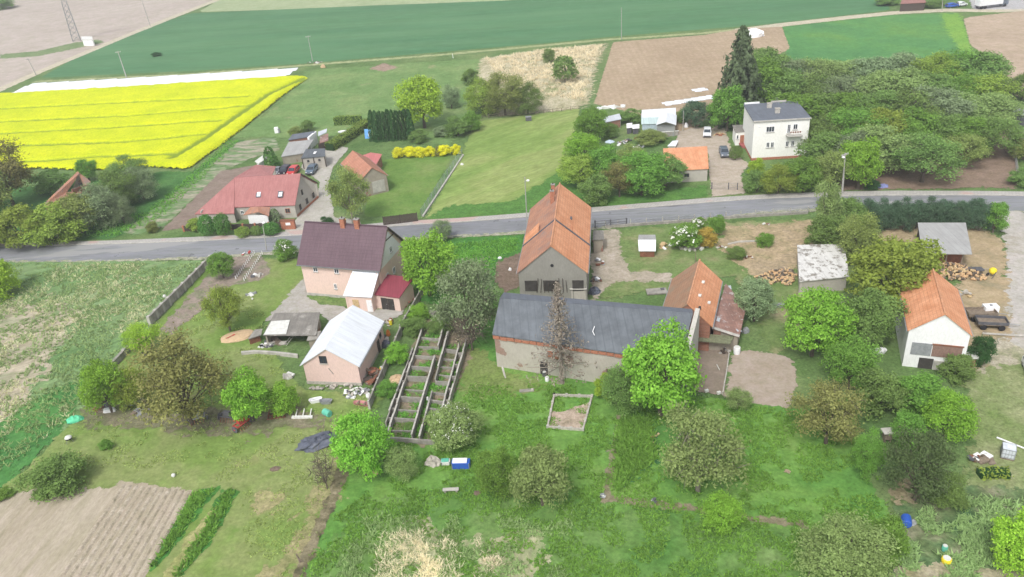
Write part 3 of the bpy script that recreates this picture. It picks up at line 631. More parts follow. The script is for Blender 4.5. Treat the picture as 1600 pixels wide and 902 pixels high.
def gable(name, label, cat, p, wall, roof, oe=.35, og=.3, th=.14, ridge=None, plinth=None, roof2=None, open_near=False):
    """p = x,y,angle,length,near half width,far half width,near eave,far eave,ridge. local u = along ridge"""
    x, y, a, L, Wn, Wf, hn, hf, hr = p
    root = empty(name, (x, y, 0), R_(a), label=label, cat=cat)
    sn = (hr-hn)/Wn; sf = (hr-hf)/Wf; l = L/2-og; n_, f_ = Wn-oe, Wf-oe
    zn, zf, zr = hr-sn*n_-th, hr-sf*f_-th, hr-th
    b = MB()
    prof = [(-n_, -.3), (f_, -.3), (f_, zf), (0, zr), (-n_, zn)]
    V = [(-l, q[0], q[1]) for q in prof]+[(l, q[0], q[1]) for q in prof]
    b.add(V, [(0, 1, 2, 3, 4)[::-1], (5, 6, 7, 8, 9)]+[(i, (i+1) % 5, 5+(i+1) % 5, 5+i) for i in range(5)])
    b.build('wall', wall, root)
    e = L/2
    MB().slab([(-e, -Wn, hn), (e, -Wn, hn), (e, 0, hr), (-e, 0, hr)], th).build('roof', roof, root)
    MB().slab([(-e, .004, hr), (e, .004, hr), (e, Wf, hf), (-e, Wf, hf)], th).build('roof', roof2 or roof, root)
    if ridge:
        m = MB(); k = int(L/.4)
        for i in range(k): m.tube((-e+L*i/k, 0, hr+.03), (-e+L*(i+.98)/k, 0, hr+.05), .11, .13, n=6)
        m.build('ridge_tiles', ridge, root)
    if plinth:
        MB().box((0, (f_-n_)/2, .2), (2*l+.1, f_+n_+.1, .5)).build('plinth', plinth, root)
    for v_, z_ in ((-Wn-.06, hn-.12), (Wf+.06, hf-.12)): MB().tube((-e, v_, z_), (e, v_, z_), .07, n=6).build('gutter', M['gray'], root)
    G_ = dict(l=l, n=n_, f=f_, hn=hn, hf=hf, hr=hr, sn=sn, sf=sf)
    return root, G_
def chimney(root, u, v, z0, z1, w=.6, d=.45, mat='brick', cap='concrete'):
    c = MB().box((u, v, (z0+z1)/2), (w, d, z1-z0)).build('chimney', M[mat], root)
    m = MB().box((u, v, z1+.05), (w+.14, d+.14, .1)); m.build('cap', M[cap], c)
    MB().tube((u, v, z1+.1), (u, v, z1+.32), .09).build('flue', M['dark'], c)
    return c
def free(name, label, cat, faces, walls, th=.12, roofname='roof'):
    """building from surveyed corners: faces [(corners (px,py,h), material)], walls [((px,py,h),(px,py,h),material)] down to the ground"""
    pts = [W(*c) for f in faces for c in f[0]]
    cx = sum(p[0] for p in pts)/len(pts); cy = sum(p[1] for p in pts)/len(pts)
    root = empty(name, (cx, cy, 0), 0, label=label, cat=cat)
    T = lambda q: (q[0]-cx, q[1]-cy, q[2])
    for f in faces: MB().slab([T(W(*c)) for c in f[0]], th).build(roofname, f[1], root)
    for wl in walls:
        a, b = T(W(*wl[0])), T(W(*wl[1])); m = wl[2]
        d = Vector((b[0]-a[0], b[1]-a[1], 0)).normalized(); nn = Vector((-d.y, d.x, 0)); 
        # pull in from the eave
        ca = Vector((0-(a[0]+b[0])/2, 0-(a[1]+b[1])/2, 0)); s = 1 if ca.dot(nn) > 0 else -1
        o = nn*s*.2; i = nn*s*.42; e = d*.2
        q = [(a[0]+e.x+o.x, a[1]+e.y+o.y), (b[0]-e.x+o.x, b[1]-e.y+o.y), (b[0]-e.x+i.x, b[1]-e.y+i.y), (a[0]+e.x+i.x, a[1]+e.y+i.y)]
        za, zb = a[2]-th, b[2]-th
        V = [(*p_, -.2) for p_ in q]+[(*q[0], za), (*q[1], zb), (*q[2], zb), (*q[3], za)]
        MB().add(V, [(3, 2, 1, 0), (4, 5, 6, 7), (0, 1, 5, 4), (1, 2, 6, 5), (2, 3, 7, 6), (3, 0, 4, 7)]).build('wall', m, root)
    return root, T
def onwall(T, a, b, t, z):
    """local point, direction and outward normal on the wall between survey points a and b"""
    A, B = T(W(*a)), T(W(*b)); d = Vector((B[0]-A[0], B[1]-A[1], 0)).normalized(); nn = Vector((-d.y, d.x, 0))
    ca = Vector((-(A[0]+B[0])/2, -(A[1]+B[1])/2, 0)); s = 1 if ca.dot(nn) > 0 else -1
    o = (A[0]+(B[0]-A[0])*t+nn.x*s*.2, A[1]+(B[1]-A[1])*t+nn.y*s*.2)
    return o, (d.x, d.y), (-nn.x*s, -nn.y*s)

# --- three storey pink house with the mauve roof
r, g = gable('pink_house', 'tall salmon pink house under a mauve roof with two brick chimneys, south of the road', 'house',
             (-24.55, 112.9, -18.43, 14.03, 4.54, 5.09, 5.6, 5.96, 10.72), PINK, TILE_MAU, oe=.5, og=.4, plinth=M['concpale'])
MB().box((0, 0, 10.78), (13.9, .3, .1)).build('ridge_cap', TILE_MAU, r)
for u in (-.3, 2.1): chimney(r, u, -.15, 9.9, 11.75, .75, .6)
for u in (-4.2, -.6): window(r, (u, -g['n']), (1, 0), (0, -1), .75, .8, 4.75)
window(r, (-1.3, -g['n']), (1, 0), (0, -1), .5, .9, 2.0)
for v, z in ((.6, 6.6), (.6, 3.0), (-1.8, 3.2)): window(r, (g['l'], v), (0, 1), (1, 0), .8, 1.0, z)
MB().add([(g['l']+.02, -g['n'], 5.2), (g['l']+.02, g['f'], 5.2), (g['l']+.02, 0, 10.3)], [(0, 1, 2)]).build('gable_panel', WHITEW, r)
m = MB(); e_ = 7.03
m.tube((e_, -4.54, 5.5), (e_, 0, 10.62), .09, n=4); m.tube((e_, 5.09, 5.85), (e_, 0, 10.62), .12, n=4); m.tube((e_-.1, -1.3, 8.9), (e_-.1, 1.9, 8.7), .08, n=4)
m.build('barge_board', M['wooddark'], r)
MB().box((0, -4.62, 5.52), (14.0, .16, .12)).build('gutter', M['steel'], r)
# annexes
r, T = free('grey_roofed_annex', 'pink annex with pale grey metal roof on the front of the tall pink house', 'annex',
            [([(551, 423, 5.2), (592, 425, 5.2), (581, 464.5, 2.7), (536, 462, 2.7)], METWH)],
            [((536, 462, 2.7), (581, 464.5, 2.7), PINK), ((551, 423, 5.2), (536, 462, 2.7), PINK), ((581, 464.5, 2.7), (592, 425, 5.2), PINK)])
o, u, nn = onwall(T, (536, 462, 2.7), (581, 464.5, 2.7), .38, 1); door(r, o, u, nn, 1.0, 2.0, 'woodpale')
o, u, nn = onwall(T, (536, 462, 2.7), (581, 464.5, 2.7), .85, 1); door(r, o, u, nn, .85, 2.0, 'white')
r, T = free('crimson_roofed_garage', 'pink garage with crimson metal roof and a black double door beside the tall pink house', 'garage',
            [([(606, 429, 3.6), (646, 434, 3.6), (624, 465.5, 2.5), (582, 460, 2.5)], METRED)],
            [((582, 460, 2.5), (624, 465.5, 2.5), PINK), ((624, 465.5, 2.5), (646, 434, 3.6), PINK), ((606, 429, 3.6), (582, 460, 2.5), PINK), ((646, 434, 3.6), (606, 429, 3.6), PINK)])
o, u, nn = onwall(T, (582, 460, 2.5), (624, 465.5, 2.5), .5, 1)
for s in (-.55, .55): door(r, (o[0]+u[0]*s, o[1]+u[1]*s), u, nn, 1.05, 2.0, 'dark')
# --- pink barn
r, g = gable('pink_barn', 'pink rendered barn with pale sheet metal gable roof and one small gable window', 'barn',
             (-23.09, 91.22, 78.77, 10.9, 4.1, 3.9, 3.2, 3.1, 5.75), PINK2, METWH, oe=.3, og=.25, plinth=M['stone'])
window(r, (-g['l'], .7), (0, -1), (-1, 0), 1.0, 1.1, 3.9, frame='dark')
door(r, (2.6, -g['n']), (1, 0), (0, -1), .9, 1.9, 'wooddark'); window(r, (3.8, -g['n']), (1, 0), (0, -1), .7, .7, 1.9, frame='dark')
MB().tube((-g['l']-.05, .2, 2.6), (-g['l']-.05, -.3, 1.7), .05, n=5).build('drain_pipe', M['concrete'], r)
# --- central orange house and its wing
r, g = gable('orange_roofed_house', 'long orange tiled farmhouse at the road edge with two chimneys on the west slope', 'house',
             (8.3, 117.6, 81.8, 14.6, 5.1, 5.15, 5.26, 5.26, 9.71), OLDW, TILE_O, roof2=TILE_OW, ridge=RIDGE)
chimney(r, 1.2, .9, 8.6, 10.9, .5, .6); chimney(r, 3.9, .9, 8.6, 10.9, .5, .6)
for u in (-3, 0, 3, 5.5): window(r, (u, -g['n']), (1, 0), (0, -1), .9, 1.3, 3.2)
for u in (-4, -1, 2): window(r, (u, g['f']), (-1, 0), (0, 1), .9, 1.3, 3.0)
MB().box((-2.6, -2.1, 7.75), (.9, .5, .35)).build('roof_hatch', M['graydark'], r)
for sgn in (-1, 1):   # low dormers in front of the wing
    dm = MB().slab([(-7.2, sgn*2.6, 7.55), (-7.2, sgn*5.0, 5.35), (-4.4, sgn*5.0, 5.75), (-4.4, sgn*2.7, 8.0)][::(1 if sgn > 0 else -1)], .1).build('dormer_roof', TILE_O, r)
r, g = gable('farmhouse_wing', 'front wing of the orange farmhouse with bare grey rendered gable and small round vent', 'house wing',
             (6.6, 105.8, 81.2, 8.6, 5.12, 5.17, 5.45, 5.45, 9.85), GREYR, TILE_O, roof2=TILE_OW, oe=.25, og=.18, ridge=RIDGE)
MB().lathe((-g['l']-.02, 0, 6.6), [(-.04, .24), (.03, .24)], axis='x').build('round_vent', M['black'], r)
for s, w_ in ((-1, 5.12), (1, 5.17)):
    MB().slab([(4.25, 0, 10.0), (4.6, 0, 10.0), (4.6, s*w_, 5.6), (4.25, s*w_, 5.6)][::(1 if s < 0 else -1)], .5).build('parapet', M['graydark'], r)
for v, w_ in ((-3.6, 1.6), (0.3, 2.2), (3.2, 1.8)):
    MB().box((-g['l']-.04, v, 3.3), (.1, w_, 1.7)).build('opening', M['dark'] if v else M['concpale'], r)
m = MB()
for i in range(9): m.tube((-g['l']-.1, -2+i*.55, 2.2), (-g['l']-.3, -1.9+i*.5, 4.3+.4*math.sin(i)), .06, n=4)
m.build('timber', M['wooddark'], r)
r, T = free('lean_to_shed', 'small concrete lean-to with flat pale roof at the foot of the grey gable', 'shed',
            [([(893, 432, 3.2), (917, 433, 3.2), (917, 452, 2.8), (890, 452, 2.8)], M['concpale'])],
            [((890, 452, 2.8), (917, 452, 2.8), LIGHTW), ((917, 433, 3.2), (917, 452, 2.8), LIGHTW), ((893, 432, 3.2), (890, 452, 2.8), LIGHTW)])
r, T = free('dark_lean_to', 'dark felt roofed lean-to on the road side east wall of the farmhouse', 'shed',
            [([(927, 360, 2.6), (943, 360, 2.4), (944, 374, 2.4), (926, 375, 2.6)], FELT_BR)],
            [((926, 375, 2.6), (944, 374, 2.4), OLDW), ((943, 360, 2.4), (944, 374, 2.4), OLDW)])
# --- stone barn
S0 = [(781, 466, 7.4), (1083, 489, 7.4), (1063, 566, 5.2), (769, 522.5, 5.2)]
S1 = [(787, 457, 6.9), (1081, 483, 6.9), (1083, 488.6, 7.4), (781, 465.6, 7.4)]
r, T = free('stone_barn', 'long stone barn with dark grey felt roof and patchy lime washed brick walls', 'barn', [(S0, FELT_BL), (S1, METPL if False else FLATBL)],
            [((769, 522.5, 5.2), (1063, 566, 5.2), STONEW), ((787, 457, 6.9), (781, 466, 7.4), STONEW), ((781, 466, 7.4), (769, 522.5, 5.2), STONEW), ((787, 457, 6.9), (1081, 483, 6.9), STONEW)])
a, b = (769, 522.5, 5.2), (1063, 566, 5.2)
# raised gable wall at the right end
A_, B_, C_ = Vector(T(W(1066, 566, 5.2))), Vector(T(W(1086, 487, 7.6))), None
m = MB(); dd = (B_-A_); dx = Vector((dd.x, dd.y, 0)).normalized(); nn_ = Vector((dx.y, -dx.x, 0))*.55
q0, q1 = A_-dx*.2, B_+dx*.2
m.add([(q0.x, q0.y, -.2), (q0.x+nn_.x, q0.y+nn_.y, -.2), (q0.x+nn_.x, q0.y+nn_.y, 5.6), (q0.x, q0.y, 5.6),
       (q1.x, q1.y, -.2), (q1.x+nn_.x, q1.y+nn_.y, -.2), (q1.x+nn_.x, q1.y+nn_.y, 8.0), (q1.x, q1.y, 8.0)],
      [(0, 1, 2, 3)[::-1], (4, 5, 6, 7), (0, 1, 5, 4), (1, 2, 6, 5), (2, 3, 7, 6), (3, 0, 4, 7)])
m.build('gable_wall', wallmat('flaking_limewash', (.5, .48, .43), (.34, .31, .26), brick=(.3, .16, .11), bthr=.66), r)
o, u, nn = onwall(T, a, b, .67, 1); door(r, o, u, nn, 2.2, 2.4, 'wooddark')
for t in (.32, .36):
    o, u, nn = onwall(T, a, b, t, 1); MB().box((o[0]+nn[0]*.03, o[1]+nn[1]*.03, 3.3), (.7, .1, 1.0), math.atan2(u[1], u[0])).build('bricked_window', M['brick'], r)
o, u, nn = onwall(T, a, b, .28, 1); door(r, o, u, nn, 1.0, 2.0, 'dark')
o, u, nn = onwall(T, a, b, .5, 1); 
A2, B2 = Vector(T(W(*a))), Vector(T(W(*b)))
m = MB(); L_ = (B2-A2).length; dirr = (B2-A2).normalized()
for i in range(24):
    p = A2+dirr*(L_*(i+.5)/24); p = p+Vector((nn[0], nn[1], 0))*(-.12)
    m.box((p.x, p.y, 4.72+random.uniform(-.05, .05)), (L_/24*.92, .2, random.uniform(.3, .5)), math.atan2(dirr.y, dirr.x))
m.build('brick_cornice', M['brick'], r)
for px_, py_, w_, h_ in ((800, 572, 3.0, .7), (822, 580, 2.2, 1.2), (890, 592, 3.4, 1.2), (855, 585, 1.6, .8)):
    pass
MB().tube(T(W(785, 575, .0))[:2]+(0.2,), T(W(790, 592, 0)), .14).build('buttress', M['concpale'], r)
# --- small tiled barn behind the stone barn
r, g = gable('tiled_outbuilding', 'steep orange tiled outbuilding joining the right end of the stone barn', 'outbuilding',
             (24.29, 93.24, 69.34, 12.38, 3.23, 3.76, 3.97, 3.56, 7.0), BRICKW, TILE_O, roof2=TILE_BR, ridge=RIDGE, og=.15)
for u, v in ((1.5, -1.0), (-2.2, -1.0), (-1.9, -2.2)):
    zz = 7.0-.94*abs(v)+.06; sk = MB().box((u, v, zz), (.6, .5, .12)).build('skylight', M['offwhite'], r)
MB().box((-5, -1.4, 5.9), (.4, .3, .3)).build('roof_vent', M['dark'], r)
r, T = free('rusty_lean_to', 'rusty corrugated lean-to with bare white metal patches beside the steep tiled outbuilding', 'lean-to',
            [([(1134, 443, 3.2), (1166, 480, 2.5), (1155, 527, 2.3), (1112, 513, 3.0)], RUSTROOF)],
            [((1166, 480, 2.5), (1155, 527, 2.3), OLDW), ((1134, 443, 3.2), (1166, 480, 2.5), OLDW), ((1112, 513, 3.0), (1155, 527, 2.3), OLDW)])
for q in ([(1134, 447), (1142, 446), (1143, 452), (1137, 455)], [(1130, 468), (1136, 465), (1141, 469), (1147, 470), (1149, 476), (1141, 479), (1134, 475)], [(1122, 481), (1129, 479), (1137, 484), (1146, 483), (1154, 488), (1150, 494), (1143, 492), (1136, 496), (1128, 492), (1121, 490)],
          [(1140, 497), (1149, 498), (1153, 503), (1146, 504)], [(1121, 496), (1126, 497), (1124, 503), (1119, 501)], [(1150, 514), (1157, 514), (1159, 518), (1152, 518)]):
    MB().slab([T(W(c[0], c[1], 3.12-.019*(c[0]-1112)+.06)) for c in q], .03).build('metal_sheet', METPL, r)
MB().slab([T(W(1112, 513, 3.1)), T(W(1155, 527, 2.4)), T(W(1156, 523.5, 2.42)), T(W(1114, 510, 3.12))], .05).build('edge_board', M['concpale'], r)
r, T = free('open_pen', 'roofed timber pen with board fence under the rusty lean-to, above the brown plot', 'animal pen',
            [([(1088, 521, 2.2), (1147, 525, 2.2), (1141, 537, 2.0), (1086, 532, 2.0)], plain('mossy_boards', (.16, .17, .1), .95, var=.4, scale=3))],
            [((1088, 521, 2.2), (1147, 525, 2.2), OLDW)])
for px_ in (1087, 1113, 1128, 1141):
    p = T(W(px_, 543+(px_-1087)*.08, 0)); MB().tube(p, (p[0], p[1], 2.0), .09, n=5).build('post', M['wood'], r)
for k in range(3):
    p, q = T(W(1089, 543, 0)), T(W(1127, 547, 0)); MB().tube((p[0], p[1], .35+.35*k), (q[0], q[1], .35+.35*k), .05, n=4).build('rail', M['wood'], r)
# --- white barn on the right
r, g = gable('white_barn', 'white barn with plain orange tiled roof and boarded lower gable near the lane', 'barn',
             (52.21, 84.01, 70.08, 11.16, 3.35, 3.61, 5.42, 5.29, 8.02), WHITEW, TILE_O, oe=.2, og=.2, ridge=RIDGE)
x_ = -g['l']
MB().box((x_-.03, 1.7, 2.75), (.1, 2.2, 1.7)).build('boarded_opening', M['gray'], r)
MB().box((x_-.03, -1.1, 2.7), (.1, 3.2, 1.6)).build('boarded_opening', plain('brown_boards', (.22, .14, .11), .9, var=.25, scale=4), r)
MB().box((x_-.05, -1.1, 3.6), (.16, 3.4, .16)).build('lintel', M['rust'], r)
MB().box((x_-.02, .9, .75), (.1, 1.6, 1.5)).build('doorway', M['dark'], r)
MB().box((x_-.06, -.6, .65), (.12, 1.3, 1.3)).build('leaning_board', M['concpale'], r)
r, T = free('corner_crate_shed', 'little patched shed at the right front corner of the white barn', 'shed',
            [([(1509, 544, 1.6), (1528, 546, 1.6), (1530, 560, 1.5), (1508, 560, 1.5)], M['offwhite'])],
            [((1508, 560, 1.5), (1530, 560, 1.5), BRICKW), ((1528, 546, 1.6), (1530, 560, 1.5), BRICKW)])
# --- white flat roofed house
hh = 8.2
fr = [(1161.5, 163, hh), (1245, 157.5, hh), (1268, 184.5, hh), (1177.5, 190, hh)]
r, T = free('white_flat_roofed_house', 'two storey cream white house with flat blue grey roof and balcony, north of the road', 'house', [(fr, FLATBL)], [], th=.2)
P4 = [T(W(*c)) for c in fr]; cc = Vector((sum(p[0] for p in P4)/4, sum(p[1] for p in P4)/4, 0))
ins = [tuple((Vector((p[0], p[1], 0))-cc)*.965+cc)[:2] for p in P4]
MB().prism(ins[::-1], -.2, hh-.2).build('wall', CREAM, r)
MB().prism([tuple((Vector((*p, 0))-cc)*1.01+cc)[:2] for p in ins[::-1]], -.1, .5).build('plinth', M['brick'], r)
for i in range(4):
    a_, b_ = Vector(P4[i]), Vector(P4[(i+1) % 4]); d_ = b_-a_
    if i == 0:
        for t0, t1 in ((0.02, .3), (.52, .8)):
            m_ = a_+d_*((t0+t1)/2); MB().box((m_.x, m_.y, hh+.14), (d_.length*(t1-t0), .3, .28), math.atan2(d_.y, d_.x)).build('parapet', M['white'] if t0 < .1 else M['concpale'], r)
    elif i == 2:
        m_ = a_+d_*.5; MB().box((m_.x, m_.y, hh-.05), (d_.length, .25, .2), math.atan2(d_.y, d_.x)).build('cornice', M['concpale'], r)
def fw(t0, z, w_, h_, **k):
    a_, b_ = Vector((*ins[3], 0)), Vector((*ins[2], 0)); d_ = (b_-a_).normalized(); p = a_+(b_-a_)*t0
    return window(r, (p.x, p.y), (d_.x, d_.y), (d_.y, -d_.x), w_, h_, z, **k), p, d_
fw(.30, 6.35, 1.6, 1.15, mull=2); fw(.28, 3.1, .62, 1.1); fw(.36, 3.1, .62, 1.1)
fw(.635, 6.2, .62, 1.8, name='balcony_door'); fw(.75, 6.55, .85, 1.1); fw(.63, 3.1, .62, 1.1); fw(.73, 3.1, .62, 1.1); fw(.1, 6.9, .5, .12, sill=False)
_, p, d_ = fw(.9, .9, .5, .4)
p = Vector((*ins[3], 0))+(Vector((*ins[2], 0))-Vector((*ins[3], 0)))*.73; nrm = Vector((d_.y, -d_.x, 0)); rz = math.atan2(d_.y, d_.x)
bq = p+nrm*.6; bal = MB().box((bq.x, bq.y, 4.95), (3.0, 1.2, .16), rz).build('balcony', M['concpale'], r)
m = MB(); 
for s in range(13):
    q = p+nrm*1.15+d_*(-1.45+s*.242); m.tube((q.x, q.y, 5.03), (q.x, q.y, 5.9), .02, n=4)
q0 = p+nrm*1.15-d_*1.47; q1 = p+nrm*1.15+d_*1.47; m.tube((q0.x, q0.y, 5.92), (q1.x, q1.y, 5.92), .035, n=4)
m.build('railing', M['offwhite'], bal)
m = MB()
for s in range(5): q = p+nrm*1.22+d_*(-.9+s*.45); m.lathe((q.x, q.y, 5.85), [(-.15, .12), (0, .2), (.15, .08)], n=6)
m.build('flower_box', M['rust'], bal)
for t, s in ((.42, .3), (.5, .62)):
    q = Vector(P4[0])+(Vector(P4[1])-Vector(P4[0]))*t+(Vector(P4[3])-Vector(P4[0]))*s
    c_ = MB().box((q.x, q.y, hh+.45), (.9, .6, .9), rz).build('chimney', M['concpale'], r); MB().box((q.x, q.y, hh+.95), (1.05, .75, .1), rz).build('cap', M['stone'], c_)
a1 = MB().tube((0.5, 1.5, hh), (0.5, 1.5, hh+2.4), .03, n=4)
for k in range(4): a1.tube((0.1, 1.5, hh+1.4+.25*k), (.9, 1.5, hh+1.4+.25*k), .015, n=4)
a1.build('antenna', M['steel'], r)
hp = 3.1
r, T = free('house_porch', 'flat roofed cream porch with red brown door on the left side of the white house', 'porch',
            [([(1144, 195.5, hp), (1162.5, 195, hp), (1166, 205, hp), (1149, 206.5, hp)], FELT_BR)],
            [((1149, 206.5, hp), (1166, 205, hp), CREAM), ((1144, 195.5, hp), (1149, 206.5, hp), CREAM), ((1162.5, 195, hp), (1166, 205, hp), CREAM), ((1144, 195.5, hp), (1162.5, 195, hp), CREAM)])
o, u, nn = onwall(T, (1149, 206.5, hp), (1166, 205, hp), .72, 1); door(r, o, u, nn, 1.0, 2.2, 'brick')
o, u, nn = onwall(T, (1149, 206.5, hp), (1166, 205, hp), .25, 1); window(r, o, u, nn, .5, .9, 1.9, mull=0)
m = MB(); b0, b1 = W(1162, 228), W(1166, 240)
for k in range(4): m.box((b0[0]+.1*k, b0[1]-.45*k, .5-.12*k), (2.0, .5, .24))
tag(m.build('porch_steps', plain('red_step', (.32, .1, .09), .8)), 'red tiled steps leading down from the cream porch', 'steps')
# --- red roofed house at left
h1, h0 = 6.0, 2.7
r, T = free('red_roofed_house', 'long grey house under a faded red tiled roof with two skylights', 'house',
    [([(366, 278, h1), (470, 271, h1), (461, 320.5, h0), (362, 324, h0)], TILE_RED),
     ([(304, 334.5, 2.1), (366, 333.5, 2.1), (366.3, 278.3, h1), (357, 286.5, 5.45)], TILE_RED),
     ([(366, 278, h1-.06), (400, 257.5, h1-.4), (431, 260, h1-1.4), (425, 274, h1-.1)], TILE_RED),
     ([(470, 271, h1), (366, 277.5, h1), (395, 290, h0+.3), (497, 286, h0+.3)], TILE_RED)],
    [((362, 324, h0), (461, 320.5, h0), LIGHTW), ((497, 286, h0+.3), (395, 290, h0+.3), LIGHTW), ((304, 334.5, 2.1), (366, 333.5, 2.1), LIGHTW), ((398, 260, 3.4), (431, 260, 3.4), LIGHTW), ((310, 330, h0), (366, 281, 3.4), LIGHTW)], th=.14)
A_, B_, C_ = [Vector(T(W(*q))) for q in ((461, 320.5, h0), (497, 286, h0+.3), (470, 271, h1))]
d = (B_-A_); d.z = 0; dn = d.normalized(); inn = Vector((-dn.y, dn.x, 0))
if inn.dot(Vector((-A_.x, -A_.y, 0))) < 0: inn = -inn
A3, B3 = A_+dn*.3+inn*.35, B_-dn*.3+inn*.35; C3 = C_+inn*.35; C3.z -= .3
for v_ in (A3, B3): v_.z -= .15
MB().add([(A3.x, A3.y, -.2), (B3.x, B3.y, -.2), tuple(B3), tuple(C3), tuple(A3)]+[(A3.x+inn.x*.25, A3.y+inn.y*.25, -.2), (B3.x+inn.x*.25, B3.y+inn.y*.25, -.2), tuple(B3+inn*.25), tuple(C3+inn*.25), tuple(A3+inn*.25)],
         [(0, 1, 2, 3, 4), (9, 8, 7, 6, 5)]+[(i, (i+1) % 5, 5+(i+1) % 5, 5+i) for i in range(5)]).build('gable_wall', LIGHTW, r)
for t, z, w_ in ((.2, 1.3, .7), (.5, 1.3, .8), (.8, 1.3, .8), (.38, 3.6, .6)):
    q = A3+(B3-A3)*t; window(r, (q.x-inn.x*.02, q.y-inn.y*.02), (dn.x, dn.y), (-inn.x, -inn.y), w_, 1.1, z, frame='wooddark')
q = (A3+B3)/2; MB().box((q.x-inn.x*.06, q.y-inn.y*.06, .2), ((B3-A3).length, .12, .45), math.atan2(dn.y, dn.x)).build('plinth', M['brick'], r)
MB().tube(tuple(B_+Vector((0, 0, -.1))), tuple(C_+Vector((0, 0, -.1))), .12, n=4).build('barge_board', M['wooddark'], r)
o, u, nn = onwall(T, (362, 324, h0), (461, 320.5, h0), .86, 1); window(r, o, u, nn, .95, .95, 1.5, frame='brick')
o, u, nn = onwall(T, (362, 324, h0), (461, 320.5, h0), .14, 1); window(r, o, u, nn, .7, .7, 1.5, frame='white')
for px_ in (404, 438):
    s_ = MB().slab([T(W(px_-3.5, 299, 4.35)), T(W(px_+4.5, 298.5, 4.35)), T(W(px_+3.6, 308, 3.75)), T(W(px_-4.5, 308.5, 3.75))], .08).build('skylight', M['graydark'], r)
    MB().slab([T(W(px_-2.2, 300.5, 4.42)), T(W(px_+3.2, 300, 4.42)), T(W(px_+2.4, 306.5, 3.9)), T(W(px_-3, 307, 3.9))], .05).build('pane', M['skyglass'], s_)
r, T = free('arched_porch', 'white porch with small orange hipped roof on the red roofed house', 'porch',
    [([(403, 323, 3.2), (404, 331, 3.0), (380, 336, 2.3), (391, 324, 2.9)], TILE_OW), ([(403, 323, 3.2), (422, 324, 2.8), (420, 338, 2.2), (404, 331, 3.0)], TILE_OW)],
    [((384, 336, 2.3), (418, 337, 2.3), WHITEW)])
r, T = free('timber_framed_garage', 'small white garage with dark timber framing and dark felt roof beside the parked cars', 'garage',
    [([(478, 233, 2.9), (508, 232, 2.9), (508, 244, 2.6), (470, 247.5, 2.6)], FELT)],
    [((470, 247.5, 2.6), (508, 244, 2.6), LIGHTW), ((508, 232, 2.9), (508, 244, 2.6), LIGHTW), ((478, 233, 2.9), (470, 247.5, 2.6), LIGHTW)])
for t in (.04, .5, .96):
    o, u, nn = onwall(T, (470, 247.5, 2.6), (508, 244, 2.6), t, 1); MB().box((o[0]+nn[0]*.03, o[1]+nn[1]*.03, 1.2), (.2, .08, 2.4), math.atan2(u[1], u[0])).build('timber', M['wooddark'], r)
for t in (.27, .73):
    o, u, nn = onwall(T, (470, 247.5, 2.6), (508, 244, 2.6), t, 1); window(r, o, u, nn, .5, .5, 1.75, frame='wooddark', mull=0)
MB().slab([T(W(491, 237, 2.95)), T(W(495, 236.5, 2.95)), T(W(493, 240, 2.85)), T(W(489, 240.5, 2.85))], .05).build('skylight', M['white'], r)
r, T = free('long_shed', 'long low shed with grey fibre cement roof behind the timber framed garage', 'shed',
    [([(451, 222, 2.4), (490, 218, 2.4), (476, 239, 2.0), (439, 245, 2.0)], ETERNIT)],
    [((439, 245, 2.0), (476, 239, 2.0), OLDW), ((451, 222, 2.4), (439, 245, 2.0), OLDW)])
r, T = free('back_shed', 'narrow shed with blue grey roof and brown front, farthest of the sheds', 'shed',
    [([(457, 210, 2.9), (492, 205, 2.9), (487, 213, 2.6), (450, 219, 2.6)], FLATBL)],
    [((450, 219, 2.6), (487, 213, 2.6), BRICKW), ((492, 205, 2.9), (487, 213, 2.6), LIGHTW)])
r, T = free('junk_shelter', 'little shelter with white and rusty sheets beside the long hedge', 'shelter',
    [([(497, 206, 2.4), (511, 201, 2.4), (510, 207, 2.2), (497, 213, 2.2)], METPL), ([(500, 213, 2.2), (513, 208, 2.2), (513, 220, 1.9), (499, 224, 1.9)], RUSTROOF)],
    [((497, 225, 1.9), (513, 220, 1.9), M['wooddark'])])
MB().box(T(W(489, 219, 1.4)), (.5, 4.5, 2.8), R_(-12)).build('white_wall', M['white'], r)
r, T = free('white_lean_to', 'small white shed with pointed front behind the red roof, left of a green shrub', 'shed',
    [([(398, 252, 2.4), (414, 240, 2.4), (417, 247, 2.2), (404, 256, 2.0)], M['offwhite'])],
    [((404, 256, 2.0), (417, 247, 2.2), M['offwhite']), ((398, 252, 2.4), (404, 256, 2.0), M['offwhite'])])
# --- tiled barn right of the drive
r, g = gable('brick_outbuilding', 'old orange tiled outbuilding with brick gable at the top of the lawn', 'outbuilding',
    (-28.18, 156.46, 295.02, 12.6, 3.03, 3.0, 3.59, 3.5, 5.82), OLDW, roofmat('wavy_tiles', (.44, .19, .12), (.58, .29, .2), moss=(.3, .2, .15), mthr=.55, blot=.9), oe=.25, og=.2)
MB().box((g['l']+.05, .8, 1.6), (.1, 2.6, 2.4)).build('plaster_patch', M['concpale'], r)
r, T = free('red_sheet_garage', 'low garage with flat faded red sheet roof behind the brick outbuilding', 'garage',
    [([(566, 243, 2.6), (579, 238.5, 2.7), (597, 241, 2.6), (588, 257, 2.3), (574, 250, 2.4)], METRED2)],
    [((588, 257, 2.3), (597, 241, 2.6), BRICKW), ((574, 250, 2.4), (588, 257, 2.3), BRICKW)])
